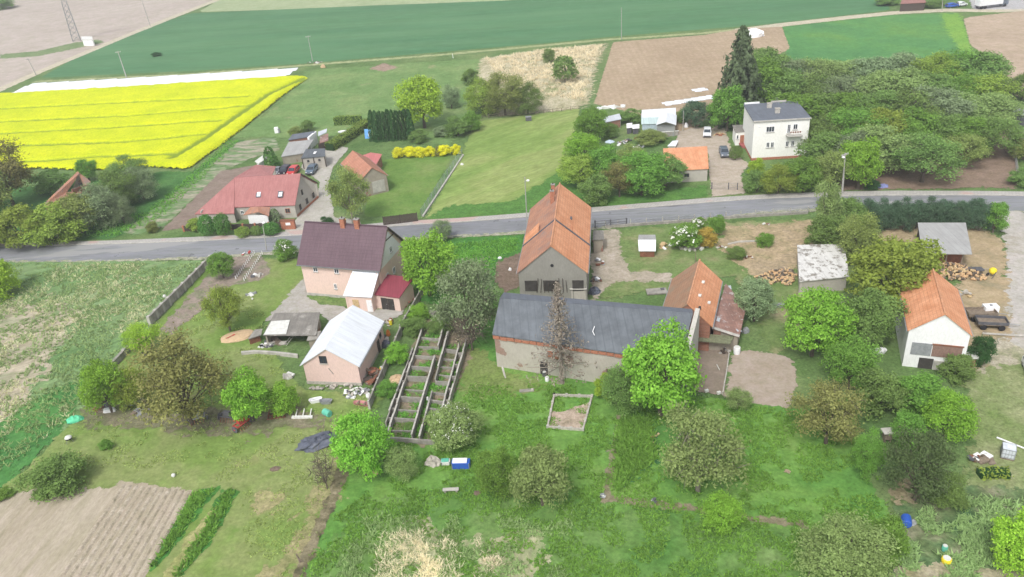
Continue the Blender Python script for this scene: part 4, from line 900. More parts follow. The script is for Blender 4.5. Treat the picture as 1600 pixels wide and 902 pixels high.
# --- sheds by the driveway of the white house
r, T = free('orange_roofed_shed', 'single slope orange tiled shed beside the gravel drive of the white house', 'shed',
    [([(1036, 232, 4.2), (1105, 228.5, 4.2), (1107.5, 263.5, 2.6), (1040, 267, 2.6)], TILE_O)],
    [((1040, 267, 2.6), (1107.5, 263.5, 2.6), LIGHTW), ((1105, 228.5, 4.2), (1107.5, 263.5, 2.6), LIGHTW), ((1036, 232, 4.2), (1105, 228.5, 4.2), LIGHTW)])
o, u, nn = onwall(T, (1040, 267, 2.6), (1107.5, 263.5, 2.6), .5, 1); window(r, o, u, nn, .9, .7, 1.4, frame='wooddark')
r, T = free('poly_greenhouse', 'white sheet covered greenhouse behind the orange roofed shed', 'greenhouse',
    [([(1003, 172, 3.0), (1056, 168.5, 3.0), (1056, 182, 2.7), (1002, 184, 2.7)], METWH), ([(1002, 184.3, 2.7), (1056, 182.3, 2.7), (1055, 193, 1.6), (1002, 194, 1.6)], seam('old_film', (.4, .5, .5), .1, period=1.2))],
    [((1002, 194, 1.6), (1055, 193, 1.6), M['glasspale']), ((1003, 172, 3.0), (1002, 194, 1.6), M['glasspale'])])
r, T = free('grey_gabled_shed', 'grey block shed with white gable roof in front of the greenhouse', 'shed',
    [([(1025, 195, 2.7), (1031, 179, 2.7), (1043, 176, 3.8), (1040.5, 190, 3.8)], METWH), ([(1040.5, 190, 3.8), (1043, 176, 3.8), (1057.5, 180, 2.7), (1056.5, 195, 2.7)], METWH)],
    [((1025, 195, 2.7), (1056.5, 195, 2.7), wallmat('block_wall', (.3, .31, .3), (.24, .25, .24))), ((1056.5, 195, 2.7), (1057.5, 180, 2.7), GREYR)])
A_, B_, C_ = [T(W(*q)) for q in ((1027, 195, 2.6), (1054.5, 195, 2.6), (1040.5, 190.4, 3.65))]
MB().add([A_, B_, C_, (A_[0], A_[1]+.2, A_[2]), (B_[0], B_[1]+.2, B_[2]), (C_[0], C_[1]+.2, C_[2])], [(0, 1, 2), (5, 4, 3), (0, 3, 4, 1), (1, 4, 5, 2), (2, 5, 3, 0)]).build('gable_wall', GREYR, r)
r, T = free('scrap_roof_shed', 'low shed with patched white blue roof between the trees left of the greenhouse', 'shed',
    [([(945, 183, 2.2), (968, 177.5, 2.2), (971, 186, 2.0), (942, 192, 2.0)], METPL)],
    [((942, 192, 2.0), (971, 186, 2.0), BRICKW), ((968, 177.5, 2.2), (971, 186, 2.0), M['offwhite'])])
r, T = free('little_orange_shed', 'tiny orange tiled shed half hidden by trees left of the orange roofed shed', 'shed',
    [([(980, 236, 2.8), (992, 233, 2.8), (992, 246, 2.4), (972, 249, 2.4)], TILE_OW)], [((972, 249, 2.4), (992, 246, 2.4), BRICKW)])
for q, lab in (([(979, 193, 1.6), (988, 192, 1.6), (988, 199, 1.5), (979, 200, 1.5)], 'left'), ([(988.5, 195, 1.5), (999, 194, 1.5), (999, 200, 1.4), (988, 201, 1.4)], 'right')):
    free('white_hutch', f'small white boxy hutch, {lab} one of the pair near the greenhouse', 'hutch', [(q, M['white'])], [(q[3], q[2], M['graydark']), (q[0], q[3], M['graydark']), (q[1], q[2], M['graydark'])])
free('white_lidded_frame', 'white covered cold frame just behind the orange roofed shed', 'cold frame', [([(1051, 220, .9), (1060, 219.5, .9), (1056, 228, .7), (1043, 228, .7)], METWH)],
     [((1043, 228, .7), (1056, 228, .7), M['concpale']), ((1056, 228, .7), (1060, 219.5, .9), M['concpale']), ((1051, 220, .9), (1043, 228, .7), M['concpale'])])
# --- farm sheds, south side
r, T = free('peeling_white_shed', 'shed with peeling white flat roof under a bare tree, between green trees', 'shed',
    [([(1245.5, 383, 2.6), (1319, 381, 2.6), (1327, 432, 2.4), (1249, 440, 2.4)], WORN)],
    [((1249, 440, 2.4), (1327, 432, 2.4), LIGHTW), ((1245.5, 383, 2.6), (1249, 440, 2.4), LIGHTW)])
r, T = free('grey_open_shed', 'open fronted shed with grey fibre cement roof in front of the dark evergreen hedge', 'shed',
    [([(1434, 348, 3.2), (1509, 348, 3.2), (1519, 397, 2.7), (1441, 396, 2.7)], ETERNIT)],
    [((1434, 348, 3.2), (1509, 348, 3.2), M['wooddark']), ((1434, 348, 3.2), (1441, 396, 2.7), M['wooddark'])])
for px_ in (1456, 1482, 1507):
    p = T(W(px_, 396.5, 2.55)); MB().tube((p[0], p[1]+.3, 0), (p[0], p[1]+.3, 2.55), .1, n=5).build('post', M['wood'], r)
p, q = T(W(1450, 394, 2.5)), T(W(1512, 396, 2.5)); MB().box(((p[0]+q[0])/2, (p[1]+q[1])/2+.8, 1.0), (5.6, .1, 1.6), .0).build('back_boards', M['rust'], r)
r, T = free('small_white_cabin', 'small white garden cabin with grey ridge roof in the farmyard garden', 'cabin',
    [([(998, 367, 2.4), (1024, 367, 2.4), (1025, 374.5, 2.7), (997, 374.5, 2.7)], ETERNIT), ([(997, 374.8, 2.7), (1025, 374.8, 2.7), (1024.5, 392, 1.3), (998, 392, 1.3)], METWH)],
    [((998, 392, 1.3), (1024.5, 392, 1.3), M['rust'])])
r, T = free('flat_grey_outhouse', 'low outhouse with crumbling flat grey roof left of the pink barn', 'shed',
    [([(429, 489, 2.2), (500, 488, 2.2), (494, 524, 2.0), (411, 524, 2.0)], FELT_BR)],
    [((429, 489, 2.2), (500, 488, 2.2), OLDW), ((429, 489, 2.2), (411, 524, 2.0), OLDW), ((500, 488, 2.2), (494, 524, 2.0), OLDW)])
MB().slab([T(W(424, 502, 2.22)), T(W(453, 500, 2.22)), T(W(447, 522, 2.1)), T(W(412, 523, 2.1))], .04).build('pale_sheet', M['offwhite'], r)
r, T = free('brown_side_bin', 'tiny wooden lean-to with grey lid at the left end of the flat grey outhouse', 'shed',
    [([(398, 515, 1.3), (410, 514, 1.3), (408, 523, 1.2), (387, 530, 1.2)], M['concrete'])], [((387, 530, 1.2), (408, 523, 1.2), M['rust'])])
r, T = free('grey_block_hut', 'grey concrete hut squeezed between the outhouse and the pink barn', 'shed',
    [([(484, 519, 1.9), (502, 517, 1.9), (496, 530, 1.7), (479, 532, 1.7)], M['concrete'])], [((479, 532, 1.7), (496, 530, 1.7), OLDW), ((502, 517, 1.9), (496, 530, 1.7), OLDW)])
# --- ruin at the far left
r, T = free('ruined_brick_barn', 'ruined brick barn with collapsed orange tiled roof among bushes at the far left', 'ruin',
    [([(121, 268, 6.0), (124, 271, 5.8), (104, 300, 3.6), (68, 322, 3.0), (75, 312, 3.6)], TILE_OW), ([(104, 300, 3.6), (128, 300, 3.4), (104, 334, 2.4), (68, 322, 3.0)], BRICKW), ([(121, 268, 6.0), (142, 284, 4.0), (133, 296, 3.4), (124, 274, 5.5)], TILE_OW)],
    [((104, 334, 2.4), (68, 322, 3.0), BRICKW), ((112, 296, 4.6), (140, 287, 4.0), BRICKW), ((68, 322, 3.0), (75, 312, 3.6), BRICKW)])
m = MB(); a_, b_, c_ = [T(W(*q)) for q in ((112, 300, 2.2), (138, 289, 2.2), (122, 271, 5.5))]
m.add([(a_[0], a_[1], 0), (b_[0], b_[1], 0), b_, c_, a_]+[(v[0], v[1]+.4, v[2]) for v in ((a_[0], a_[1], 0), (b_[0], b_[1], 0), b_, c_, a_)], [(0, 1, 2, 3, 4), (9, 8, 7, 6, 5)]+[(i, (i+1) % 5, 5+(i+1) % 5, 5+i) for i in range(5)])
m.build('gable_wall', OLDW, r)
p = T(W(127, 290, 3)); MB().box((p[0], p[1]-.15, 3.0), (.8, .15, 1.3)).build('window_opening', M['dark'], r)
# far away
r, T = free('transformer_hut', 'tiny white transformer hut beside the far lattice pylon', 'hut',
    [([(127, 57, 2.8), (144, 57, 2.8), (145, 62, 2.5), (127, 62, 2.5)], M['offwhite'])], [((127, 62, 2.5), (145, 62, 2.5), M['white']), ((145, 62, 2.5), (144, 57, 2.8), M['white'])])
r, T = free('brown_field_shed', 'long brown roofed shed on the farmyard at the top right edge', 'shed',
    [([(1410, -4, 3.0), (1444, -5, 3.0), (1447, 4, 2.6), (1407, 6, 2.6)], plain('brown_roof', (.28, .14, .12), .9, var=.2))], [((1407, 6, 2.6), (1447, 4, 2.6), M['wooddark'])])
r, T = free('tiled_roof_at_edge', 'grey brown roofed shed cut by the right edge beyond the orchard', 'shed',
    [([(1580, 208, 3.0), (1650, 200, 3.0), (1655, 218, 2.4), (1583, 222, 2.4)], FELT_BR)], [((1583, 222, 2.4), (1655, 218, 2.4), BRICKW)])
r, T = free('grey_hut_at_edge', 'small grey hut at the right edge, above the grey brown roofed shed', 'hut',
    [([(1583, 168, 3.0), (1630, 165, 3.0), (1632, 178, 2.4), (1584, 181, 2.4)], M['gray'])], [((1584, 181, 2.4), (1632, 178, 2.4), M['graydark'])])
r, T = free('round_topped_hut', 'small dark hut with pale green roof in the ploughed field beyond the orchard', 'hut',
    [([(1577, 135, 2.3), (1589, 134, 2.3), (1590, 141, 2.1), (1576, 142, 2.1)], plain('pale_green', (.32, .38, .32), .8))], [((1576, 142, 2.1), (1590, 141, 2.1), M['graydark'])])
# --- pigsty ruin: long roofless walls with cross partitions
cs = [(671, 492), (706, 497), (733, 540)]
root = empty('roofless_pigsty', W(665, 600)[:2]+(0,), 0, label='roofless pigsty ruin, two rows of small concrete pens along a central corridor', cat='ruin')
bx_, by_ = root.location[0], root.location[1]
def wall2(p, q, h_, th_, mat, nm='wall', z0=0, cap=None, seg=None):
    L_px = math.hypot(p[0]-q[0], p[1]-q[1])
    if seg is None and L_px > 80:      # long walls: broken, uneven stretches
        k = int(L_px/17)
        for i in range(k):
            if cap and random.random() < .06: continue
            a0, a1 = i/k, (i+1)/k
            wall2((p[0]+(q[0]-p[0])*a0, p[1]+(q[1]-p[1])*a0), (p[0]+(q[0]-p[0])*a1, p[1]+(q[1]-p[1])*a1), h_*random.uniform(.86, 1.06), th_*random.uniform(.85, 1.1), mat, nm, z0, cap if random.random() < .8 else None, seg=1)
        return
    a_, b_ = W(*p), W(*q); d = math.hypot(b_[0]-a_[0], b_[1]-a_[1])
    rz_ = math.atan2(b_[1]-a_[1], b_[0]-a_[0]); o_ = MB().box(((a_[0]+b_[0])/2-bx_, (a_[1]+b_[1])/2-by_, z0+h_/2), (d, th_, h_), rz_).build(nm, mat, root)
    if cap: MB().box(((a_[0]+b_[0])/2-bx_, (a_[1]+b_[1])/2-by_, z0+h_+.05), (d, th_+.05, .08), rz_).build('cap', cap, o_)
    return o_
# base lines of the long walls (ground pixels, back -> front)
LW = [((670, 494), (606, 690)), ((646, 552), (604, 668)), ((696, 515), (645, 692)), ((701, 530), (657, 694)), ((719, 545), (692, 648)), ((730, 542), (700, 648))]
def lp(k, t): (x0, y0), (x1, y1) = LW[k]; return (x0+(x1-x0)*t, y0+(y1-y0)*t)
def ly(k, y): (x0, y0), (x1, y1) = LW[k]; return (x0+(x1-x0)*(y-y0)/(y1-y0), y)
wall2(lp(0, 0), lp(0, 1), 1.0, .16, M['concrete'], cap=M['concpale'])
wall2(lp(1, 0), lp(1, 1), .9, .16, M['concrete'], cap=M['concpale'])
wall2(lp(2, 0), lp(2, 1), 1.2, .16, M['concrete'], cap=M['concpale']); wall2(lp(3, 0), lp(3, 1), 1.2, .16, M['concrete'], cap=M['concpale'])
wall2(lp(4, 0), lp(4, 1), 1.0, .15, M['concrete'], cap=M['concpale']); wall2(lp(5, 0), lp(5, 1), 1.2, .15, M['concrete'], cap=M['concpale'])
wall2((606, 690), (680, 696), .7, .25, M['concrete']); wall2((671, 493), (703, 496), .8, .25, M['concrete']); wall2((703, 496), (701, 528), .6, .25, M['concrete'])
for y_ in (533, 547, 562, 580, 597, 613, 629, 645, 661, 677): wall2(ly(0, y_), ly(2, y_+random.uniform(1, 3)), random.uniform(.45, 1.0), .15, M['concrete'], 'partition')
for y_ in (552, 565, 578, 591, 604, 618, 632, 645): wall2(ly(3, y_), ly(4, y_+random.uniform(1, 3)), random.uniform(.4, .9), .15, M['concrete'], 'partition')
for y_ in (560, 578, 597, 616, 634): wall2(ly(4, y_), ly(5, y_), .9, .15, M['concrete'], 'partition')
for y_ in (560, 574, 588, 602, 616, 630, 645, 660): wall2(ly(1, y_), ly(0, y_), .7, .15, M['concrete'], 'partition')
# ================================================================ trees and shrubs
LEAF = dict(bright=leafmat('leaf_bright', (.19, .37, .05)), green=leafmat('leaf_green', (.14, .265, .05)), lime=leafmat('leaf_lime', (.27, .43, .05)),
            mid=leafmat('leaf_mid', (.145, .23, .065)), olive=leafmat('leaf_olive', (.2, .25, .075)), yolive=leafmat('leaf_yellow_olive', (.215, .29, .055)),
            brown=leafmat('leaf_budding', (.2, .2, .07)), beige=leafmat('leaf_beige', (.185, .225, .08)), grey=leafmat('leaf_grey_green', (.2, .27, .14)),
            pale=leafmat('leaf_pale', (.215, .3, .105)), dark=leafmat('leaf_dark', (.045, .11, .035)), blue=leafmat('leaf_blue_green', (.085, .15, .085)),
            spruce=leafmat('leaf_spruce', (.1, .135, .07)), yew=leafmat('leaf_yew', (.1, .155, .06)), dead=leafmat('needles_brown', (.18, .15, .125), trans=.15),
            gold=leafmat('leaf_gold', (.62, .6, .03)), orange=leafmat('leaf_orange', (.42, .33, .07)), bloom=leafmat('blossom_white', (.75, .75, .68), var=.1),
            hedge=leafmat('leaf_hedge', (.19, .28, .06)), twig=leafmat('leaf_twig', (.26, .24, .16), trans=.1), box=leafmat('leaf_box', (.09, .21, .05)))
def leaf_mesh(name, C, N, S, tone, asp=1.0):
    """diamond leaves at C facing N with size S"""
    n = len(C); r1 = rng.normal(size=(n, 3)); t1 = np.cross(N, r1); t1 /= np.linalg.norm(t1, axis=1)[:, None]+1e-9
    t2 = np.cross(N, t1); t2 /= np.linalg.norm(t2, axis=1)[:, None]+1e-9; S = S[:, None]
    V = np.stack([C-t1*S, C-t2*S*.6*asp, C+t1*S, C+t2*S*.6*asp], 1).reshape(-1, 3)
    me = bpy.data.meshes.new(name); me.vertices.add(4*n); me.vertices.foreach_set('co', V.ravel())
    me.loops.add(4*n); me.loops.foreach_set('vertex_index', np.arange(4*n)); me.polygons.add(n)
    me.polygons.foreach_set('loop_start', np.arange(0, 4*n, 4)); me.polygons.foreach_set('loop_total', np.full(n, 4))
    a = me.attributes.new('tone', 'FLOAT', 'POINT'); a.data.foreach_set('value', np.repeat(tone, 4).astype(np.float32))
    me.materials.append(LEAF['green']); me.update(calc_edges=True); return me
def unit(v): return v/(np.linalg.norm(v, axis=-1, keepdims=True)+1e-9)
def sph(n): return unit(rng.normal(size=(n, 3)))
def crown(name, lobes, sprigs, leaves, ls, spread=.07, deep=.35, skirt=None):
    """lobes: (cx,cy,cz,r).  clumps of leaves on the lobes' skins"""
    C, N, T = [], [], []
    L = np.array(lobes)
    for li, (cx, cy, cz, r) in enumerate(lobes):
        d = sph(sprigs); d[:, 2] = np.where(d[:, 2] < -.5, -d[:, 2], d[:, 2]); rad = r*rng.uniform(1-deep, 1.06, sprigs)
        P = np.array([cx, cy, cz])+d*rad[:, None]
        # drop sprigs buried in other lobes
        dist = np.linalg.norm(P[:, None, :]-L[None, :, :3], axis=2)/L[None, :, 3]; dist[:, li] = 9
        keep = dist.min(1) > .62
        P, d = P[keep], d[keep]; lt = rng.uniform(.2, .8)
        for p, dd in zip(P, d):
            k = leaves; q = p+rng.normal(size=(k, 3))*spread*np.array([1, 1, .7])
            C.append(q); N.append(unit(dd*.7+rng.normal(size=(k, 3))*.6+np.array([0, 0, .35]))); T.append(np.clip(lt*.5+rng.uniform(.0, .5)+rng.normal(size=k)*.12, 0, 1))
    C, N, T = np.concatenate(C), np.concatenate(N), np.concatenate(T)
    return leaf_mesh(name, C, N, (rng.uniform(.45, 1.15, len(C))+(rng.uniform(0, 1, len(C)) > .93)*.5)*ls, T)
def lobes_round(k, seed, cz=1.3, rz=.62, rl=(.3, .46), low=-.55):
    r = np.random.default_rng(seed); out = [(0, 0, cz, .62)]
    for i in range(k):
        z = low+(1-low)*(i+.5)/k; a = i*2.4+r.uniform(-.4, .4); q = math.sqrt(max(0, 1-z*z)); R0 = r.uniform(.42, .86); l = r.uniform(*rl)*r.uniform(.8, 1.12)
        out.append((q*math.cos(a)*R0, q*math.sin(a)*R0, cz+z*rz*r.uniform(.7, 1.15), l))
    return out
def limbs(name, lobes, base_r=.055, fork=.5, twigs=0, lean=0, seed=1, reach=1.0, tr=.012):
    r = np.random.default_rng(seed); m = MB(); f = (lean*.5, 0, fork)
    m.tube((0, 0, -.05), (lean*.25, .01, fork*.5), base_r*1.25, base_r, 7); m.tube((lean*.25, .01, fork*.5), f, base_r, base_r*.85, 7)
    for (cx, cy, cz, l) in lobes[1:]:
        mid = ((f[0]+cx)*.5+r.uniform(-.06, .06), (f[1]+cy)*.5+r.uniform(-.06, .06), f[2]+(cz-f[2])*.55)
        m.tube(f, mid, base_r*.45, base_r*.28, 5, cap=False); m.tube(mid, (cx, cy, cz), base_r*.28, base_r*.1, 5, cap=False)
        for t in range(twigs):
            d = unit(r.normal(size=3)+np.array([cx, cy, .6])*.8)*l*reach*r.uniform(.7, 1.3)
            s = np.array(mid)*(1-.3*(t % 3))+np.array([cx, cy, cz])*(.3*(t % 3)) if t % 2 else np.array([cx, cy, cz])
            m.tube(tuple(s), tuple(s+d), tr, tr*.3, 3, cap=False)
    return m.mesh(name, M['bark'])
PROTO = {}
def proto(kind, var, cm, tm):
    v = np.empty(len(cm.vertices)*3); cm.vertices.foreach_get('co', v); v = v.reshape(-1, 3)
    kr = 1/np.percentile(np.hypot(v[:, 0], v[:, 1]), 95); kz = 2/np.percentile(v[:, 2], 99.3)
    for me in (cm, tm): me.transform(Matrix.Diagonal((kr, kr, kz, 1)))
    PROTO.setdefault(kind, []).append((cm, tm))
for v in range(4):     # full round crowns; unit: radius 1, height 2
    lb = lobes_round(17, 10+v, cz=1.1, rz=.82, low=-.8); proto('round', v, crown('crown', lb, 85, 10, .043, .065), limbs('trunk', lb, .06, .55, 0, seed=v))
for v in range(3):     # loose airy crowns with twigs
    lb = lobes_round(16, 30+v, cz=1.15, rz=.8, rl=(.26, .4), low=-.7); proto('airy', v, crown('crown', lb, 82, 9, .034, .09, .85), limbs('trunk', lb, .05, .45, 7, seed=v+5))
for v in range(2):     # fine dense twiggy crowns (old fruit trees, hazel)
    lb = lobes_round(18, 40+v, cz=1.05, rz=.88, low=-.88, rl=(.3, .44)); proto('fine', v, crown('crown', lb, 105, 10, .031, .075, .6), limbs('trunk', lb, .05, .35, 4, seed=v+9))
for v in range(3):     # shrubs from the ground; unit: radius 1, height 2 (squashed when placed)
    lb = lobes_round(12, 50+v, cz=.9, rz=1.0, low=-.75, rl=(.34, .48)); proto('bush', v, crown('crown', lb, 75, 11, .052, .08), limbs('trunk', lb, .05, .15, 0, seed=v+15))
def cone(name, n, leaves, ls, pw=1.0, droop=.1, rmin=.75, z0=.04):
    z = rng.uniform(0, 1, n)**1.25; a = rng.uniform(0, 2*math.pi, n); tier = .82+.18*np.abs(np.sin(z*26+a*1.5)); R0 = (1-z)**pw*rng.uniform(rmin, 1.05, n)*tier
    P = np.stack([R0*np.cos(a), R0*np.sin(a), z0*2+z*(1.97-z0*2)-droop*R0], 1); k = leaves
    C = np.repeat(P, k, 0)+rng.normal(size=(n*k, 3))*.03; N = unit(np.repeat(np.stack([np.cos(a), np.sin(a), np.full(n, .5)], 1), k, 0)+rng.normal(size=(n*k, 3))*.5)
    return leaf_mesh(name, C, N, rng.uniform(.6, 1.2, n*k)*ls, np.clip(np.repeat(rng.uniform(.1, .9, n), k)+rng.normal(size=n*k)*.1, 0, 1))
def stick(seed, n=0, dr=-.1, r0=.03):
    m = MB(); m.tube((0, 0, 0), (0, 0, 1.95), r0*1.5, r0*.2, 6); r = np.random.default_rng(seed)
    for i in range(n):
        z = .3+1.6*i/n; a = i*2.4; l = (1-z/2)*r.uniform(.75, 1.05)*1.05
        m.tube((0, 0, z), (l*math.cos(a), l*math.sin(a), z+dr*l+.08), r0*.35, .004, 3, cap=False)
    return m.mesh('trunk', M['bark'])
for v in range(2): proto('spruce', v, cone('crown', 800, 8, .055, .6, .3, .3), stick(v, 40, -.25))
for v in range(2): proto('thuja', v, cone('crown', 420, 9, .075, .38, 0, .8, 0), stick(v))
proto('larch', 0, cone('crown', 620, 4, .028, 1.05, .1, .1, .22), stick(3, 90, -.1, .035))
def column():
    return lobes_round(9, 77, cz=1.1, rz=1.0, rl=(.34, .45), low=-.8)
lb = column(); proto('slim', 0, crown('crown', lb, 75, 10, .055, .1), limbs('trunk', lb, .08, .3, 2, seed=3))
lb = [(0, 0, 1.0, .85)]; lbb = [(x*.12, y*.12, 1.0+z*.1, .9) for x, y, z in sph(5)]
proto('ball', 0, crown('crown', [(0, 0, 1.0, .98)]+[(*(sph(1)[0]*.35+np.array([0, 0, 1.0])), .68) for i in range(7)], 120, 7, .07, .06, .15), stick(9))
proto('bare', 0, crown('crown', lobes_round(10, 91, cz=1.2, rz=.7), 14, 4, .03, .1, .9), limbs('trunk', lobes_round(14, 91, cz=1.2, rz=.7), .045, .35, 16, seed=8, reach=1.3, tr=.014))
_cnt = {}
def tree(name, label, bx, by, wd, ty, kind='round', leaf='green', group=None, cat='tree', bark=None, extra=None, rx=1.0):
    x, y, _ = W(bx, by); k = ppm(x, y, 3); r = wd/2/k*(.87 if by > 430 else .93); h = hgt((bx, by-wd*.04), ty+wd*(.17 if by > 430 else .08) if kind in ('round', 'fine', 'airy', 'bush', 'ball') else ty+wd*.04)
    h = max(h, .5)
    i = _cnt.get(kind, 0); _cnt[kind] = i+1; cm, tm = PROTO[kind][i % len(PROTO[kind])]
    o = empty(name, (x, y, 0), random.uniform(0, 6.28), label=label, cat=cat, group=group); o.scale = (r*rx*random.uniform(.92, 1.1), r*random.uniform(.92, 1.06), h/2)
    t = link('trunk', tm, o)
    if bark: t.material_slots[0].link = 'OBJECT'; t.material_slots[0].material = M[bark]
    c = link('crown', cm, o); c.material_slots[0].link = 'OBJECT'; c.material_slots[0].material = LEAF[leaf]
    if extra:     # blossom
        ln, n, s = extra; P = sph(n); P[:, 2] = np.abs(P[:, 2])*.8+.55 if kind == 'bush' else P[:, 2]*.6+1.25
        P[:, :2] *= rng.uniform(.4, .95, (n, 1))
        if kind == 'bush': P[:, 2] = .55+1.3*np.sqrt(np.clip(1-(P[:, :2]**2).sum(1), 0, 1))
        C = np.repeat(P, 5, 0)+rng.normal(size=(n*5, 3))*.05
        me = leaf_mesh('blossom', C, unit(rng.normal(size=(n*5, 3))+np.array([0, 0, 1])), np.full(n*5, s), rng.uniform(0, 1, n*5), 1.4); me.materials.clear(); me.materials.append(LEAF[ln])
        link('blossom', me, o)
    return o
T_ = tree
# south gardens, foreground
T_('budding_tree', 'wide olive brown budding tree among junk on the left lawn', 300, 664, 140, 508, 'airy', 'brown', extra=None)
T_('small_tree', 'small bright green tree at the left end of the junk row', 176, 645, 66, 556, 'round', 'bright')
T_('small_tree', 'light green sapling by the broken concrete fence, above the junk row', 228, 552, 56, 498, 'airy', 'lime')
T_('leafy_bush', 'yellow green bush between the small bright tree and the olive brown budding tree', 215, 635, 62, 565, 'fine', 'yolive', cat='bush')
T_('fruit_tree', 'bright green fruit tree beside the red rusty machine', 396, 660, 78, 568, 'round', 'bright')
T_('leafy_bush', 'smaller bright bush just right of the red rusty machine', 450, 645, 52, 590, 'bush', 'bright', cat='bush')
T_('fruit_tree', 'mid green tree right of the dark tarpaulin heap', 572, 745, 96, 634, 'round', 'bright')
T_('shrub', 'grey green shrub at the foot of the pigsty ruin', 630, 745, 58, 688, 'fine', 'pale', cat='shrub')
T_('blossoming_tree', 'round pale blossoming tree against the right side of the pigsty ruin', 712, 698, 88, 618, 'round', 'pale', extra=('bloom', 160, .03))
T_('shrub', 'dark green shrub right of the blue white crate in the lush garden', 780, 772, 72, 690, 'fine', 'green', cat='shrub')
T_('willow_shrub', 'pale green willow shrub in the middle of the lush garden', 848, 790, 98, 686, 'round', 'pale', cat='shrub')
T_('maple_tree', 'large bright maple hiding the right end of the stone barn', 1032, 650, 128, 490, 'round', 'bright')
T_('dark_tree', 'darker green tree crowding the lower left of the large bright maple', 975, 640, 80, 560, 'fine', 'mid')
T_('walnut_tree', 'wide beige green tree with leaning pale trunk in the lush garden', 1090, 768, 146, 624, 'airy', 'beige', bark='barkpale')
T_('young_tree', 'light green young tree on the old garden boundary line', 1128, 832, 66, 768, 'round', 'bright')
T_('budding_tree', 'olive brown budding tree right of the sandy bed', 1290, 694, 112, 580, 'airy', 'brown')
T_('bright_tree', 'bright green tree between the sandy bed and the peeling white shed', 1268, 556, 104, 432, 'round', 'bright')
T_('shade_tree', 'dark green tree left of the white barn', 1352, 545, 96, 440, 'round', 'mid')
T_('olive_tree', 'big yellow olive crowned tree above the white barn', 1392, 490, 142, 350, 'round', 'yolive')
T_('fruit_tree', 'mid green tree below the dark tree left of the white barn', 1325, 608, 80, 520, 'round', 'green')
T_('elder_bush', 'low green bush under the white barn, leftmost of three', 1372, 640, 78, 565, 'bush', 'mid', cat='bush')
T_('elder_bush', 'low green bush under the white barn, middle one of three', 1430, 640, 84, 572, 'bush', 'green', cat='bush')
T_('elder_bush', 'bright green bush under the white barn, rightmost of three', 1476, 682, 76, 600, 'round', 'bright', cat='bush')
T_('laurel_bush', 'blue green bush against the boarded gable of the white barn', 1492, 588, 56, 545, 'bush', 'mid', cat='bush')
T_('yew_tree', 'dark ragged yew in the right garden above the blue barrel', 1428, 782, 98, 664, 'airy', 'yew')
T_('leafy_bush', 'green bush at the right foot of the dark ragged yew', 1478, 790, 60, 735, 'bush', 'mid', cat='bush')
T_('leafy_bush', 'green bush above the dark ragged yew', 1415, 690, 60, 640, 'bush', 'green', cat='bush')
T_('small_tree', 'slim green tree below the olive brown tree in the right garden', 1350, 748, 44, 665, 'fine', 'green')
T_('willow_tree', 'wide pale willow at the bottom edge of the picture', 1318, 908, 140, 800, 'fine', 'pale')
T_('leafy_bush', 'bright green bush between the bottom willow and the blue barrel', 1380, 868, 62, 800, 'bush', 'green', cat='bush')
T_('lime_tree', 'yellow green round tree cut by the lower right edge', 1592, 890, 92, 795, 'round', 'lime')
T_('willow_tree', 'grey green weeping tree right of the rusty lean-to', 1178, 502, 68, 422, 'round', 'grey')
T_('ash_tree', 'tall loose olive tree at the left end of the stone barn', 740, 532, 112, 386, 'airy', 'grey')
T_('bare_shrub', 'grey leafless shrub over the back of the pigsty ruin', 738, 548, 78, 476, 'bare', 'twig', cat='shrub')
T_('bright_maple', 'bright green maple right of the tall pink house', 672, 462, 104, 350, 'round', 'bright')
T_('shrub', 'small grey green shrub at the roadside above the bright maple', 692, 376, 36, 340, 'fine', 'grey', cat='shrub')
T_('undergrowth_bush', 'low green bush at the top of the pigsty ruin, left one', 648, 520, 44, 488, 'bush', 'mid', cat='bush')
T_('undergrowth_bush', 'low green bush at the lane beside the pink barn wall', 622, 568, 40, 530, 'bush', 'bright', cat='bush')
for i_, (a, b, w_) in enumerate([(640, 560, 20), (660, 588, 16), (630, 612, 22), (690, 590, 18), (676, 640, 20), (655, 545, 24), (712, 572, 16), (640, 668, 22)]):
    T_('weed_clump', f'green weeds growing in the pigsty pens, {"first second third fourth fifth sixth seventh eighth".split()[i_]} patch in no row, about {["level with the barn window", "halfway down the left pens", "low in the left pens", "in the right pens halfway", "low by the corridor", "at the top of the left pens", "at the right outer wall", "at the bottom left"][i_]}'.replace(', '+"first second third fourth fifth sixth seventh eighth".split()[i_]+' patch in no row, about', ','), a, b, w_, b-9, 'bush', 'mid' if i_ % 2 else 'green', cat='weeds')
T_('undergrowth_bush', 'green bush beside the straw heap at the pigsty outer wall', 606, 620, 34, 590, 'bush', 'green', cat='bush')
T_('undergrowth_bush', 'light green bush between garage wall and pigsty top', 655, 500, 40, 468, 'bush', 'bright', cat='bush')
T_('undergrowth_bush', 'loose green weeds bush at the lower right end of the pigsty ruin', 688, 668, 36, 640, 'airy', 'green', cat='bush')
T_('undergrowth_bush', 'shady green bush in front of the leafless shrub', 690, 520, 46, 485, 'fine', 'mid', cat='bush')
T_('dead_larch', 'dead brown larch standing in front of the stone barn wall', 878, 600, 104, 436, 'larch', 'dead', bark='barkpale')
T_('bare_sapling', 'thin pale sapling on the sandy bed', 1152, 640, 46, 602, 'airy', 'pale', cat='sapling')
T_('bush', 'light green bush at the foot of the stone barn door', 945, 622, 40, 580, 'bush', 'lime', cat='bush')
T_('slim_tree', 'yellow green slim tree with tall top at the roadside fence', 1288, 372, 44, 282, 'slim', 'pale')
T_('spruce_tree', 'blue green round spruce below the slim yellow green tree', 1290, 394, 66, 330, 'round', 'mid')
T_('olive_tree', 'mid olive tree between the peeling white shed and the road', 1338, 412, 70, 328, 'fine', 'olive')
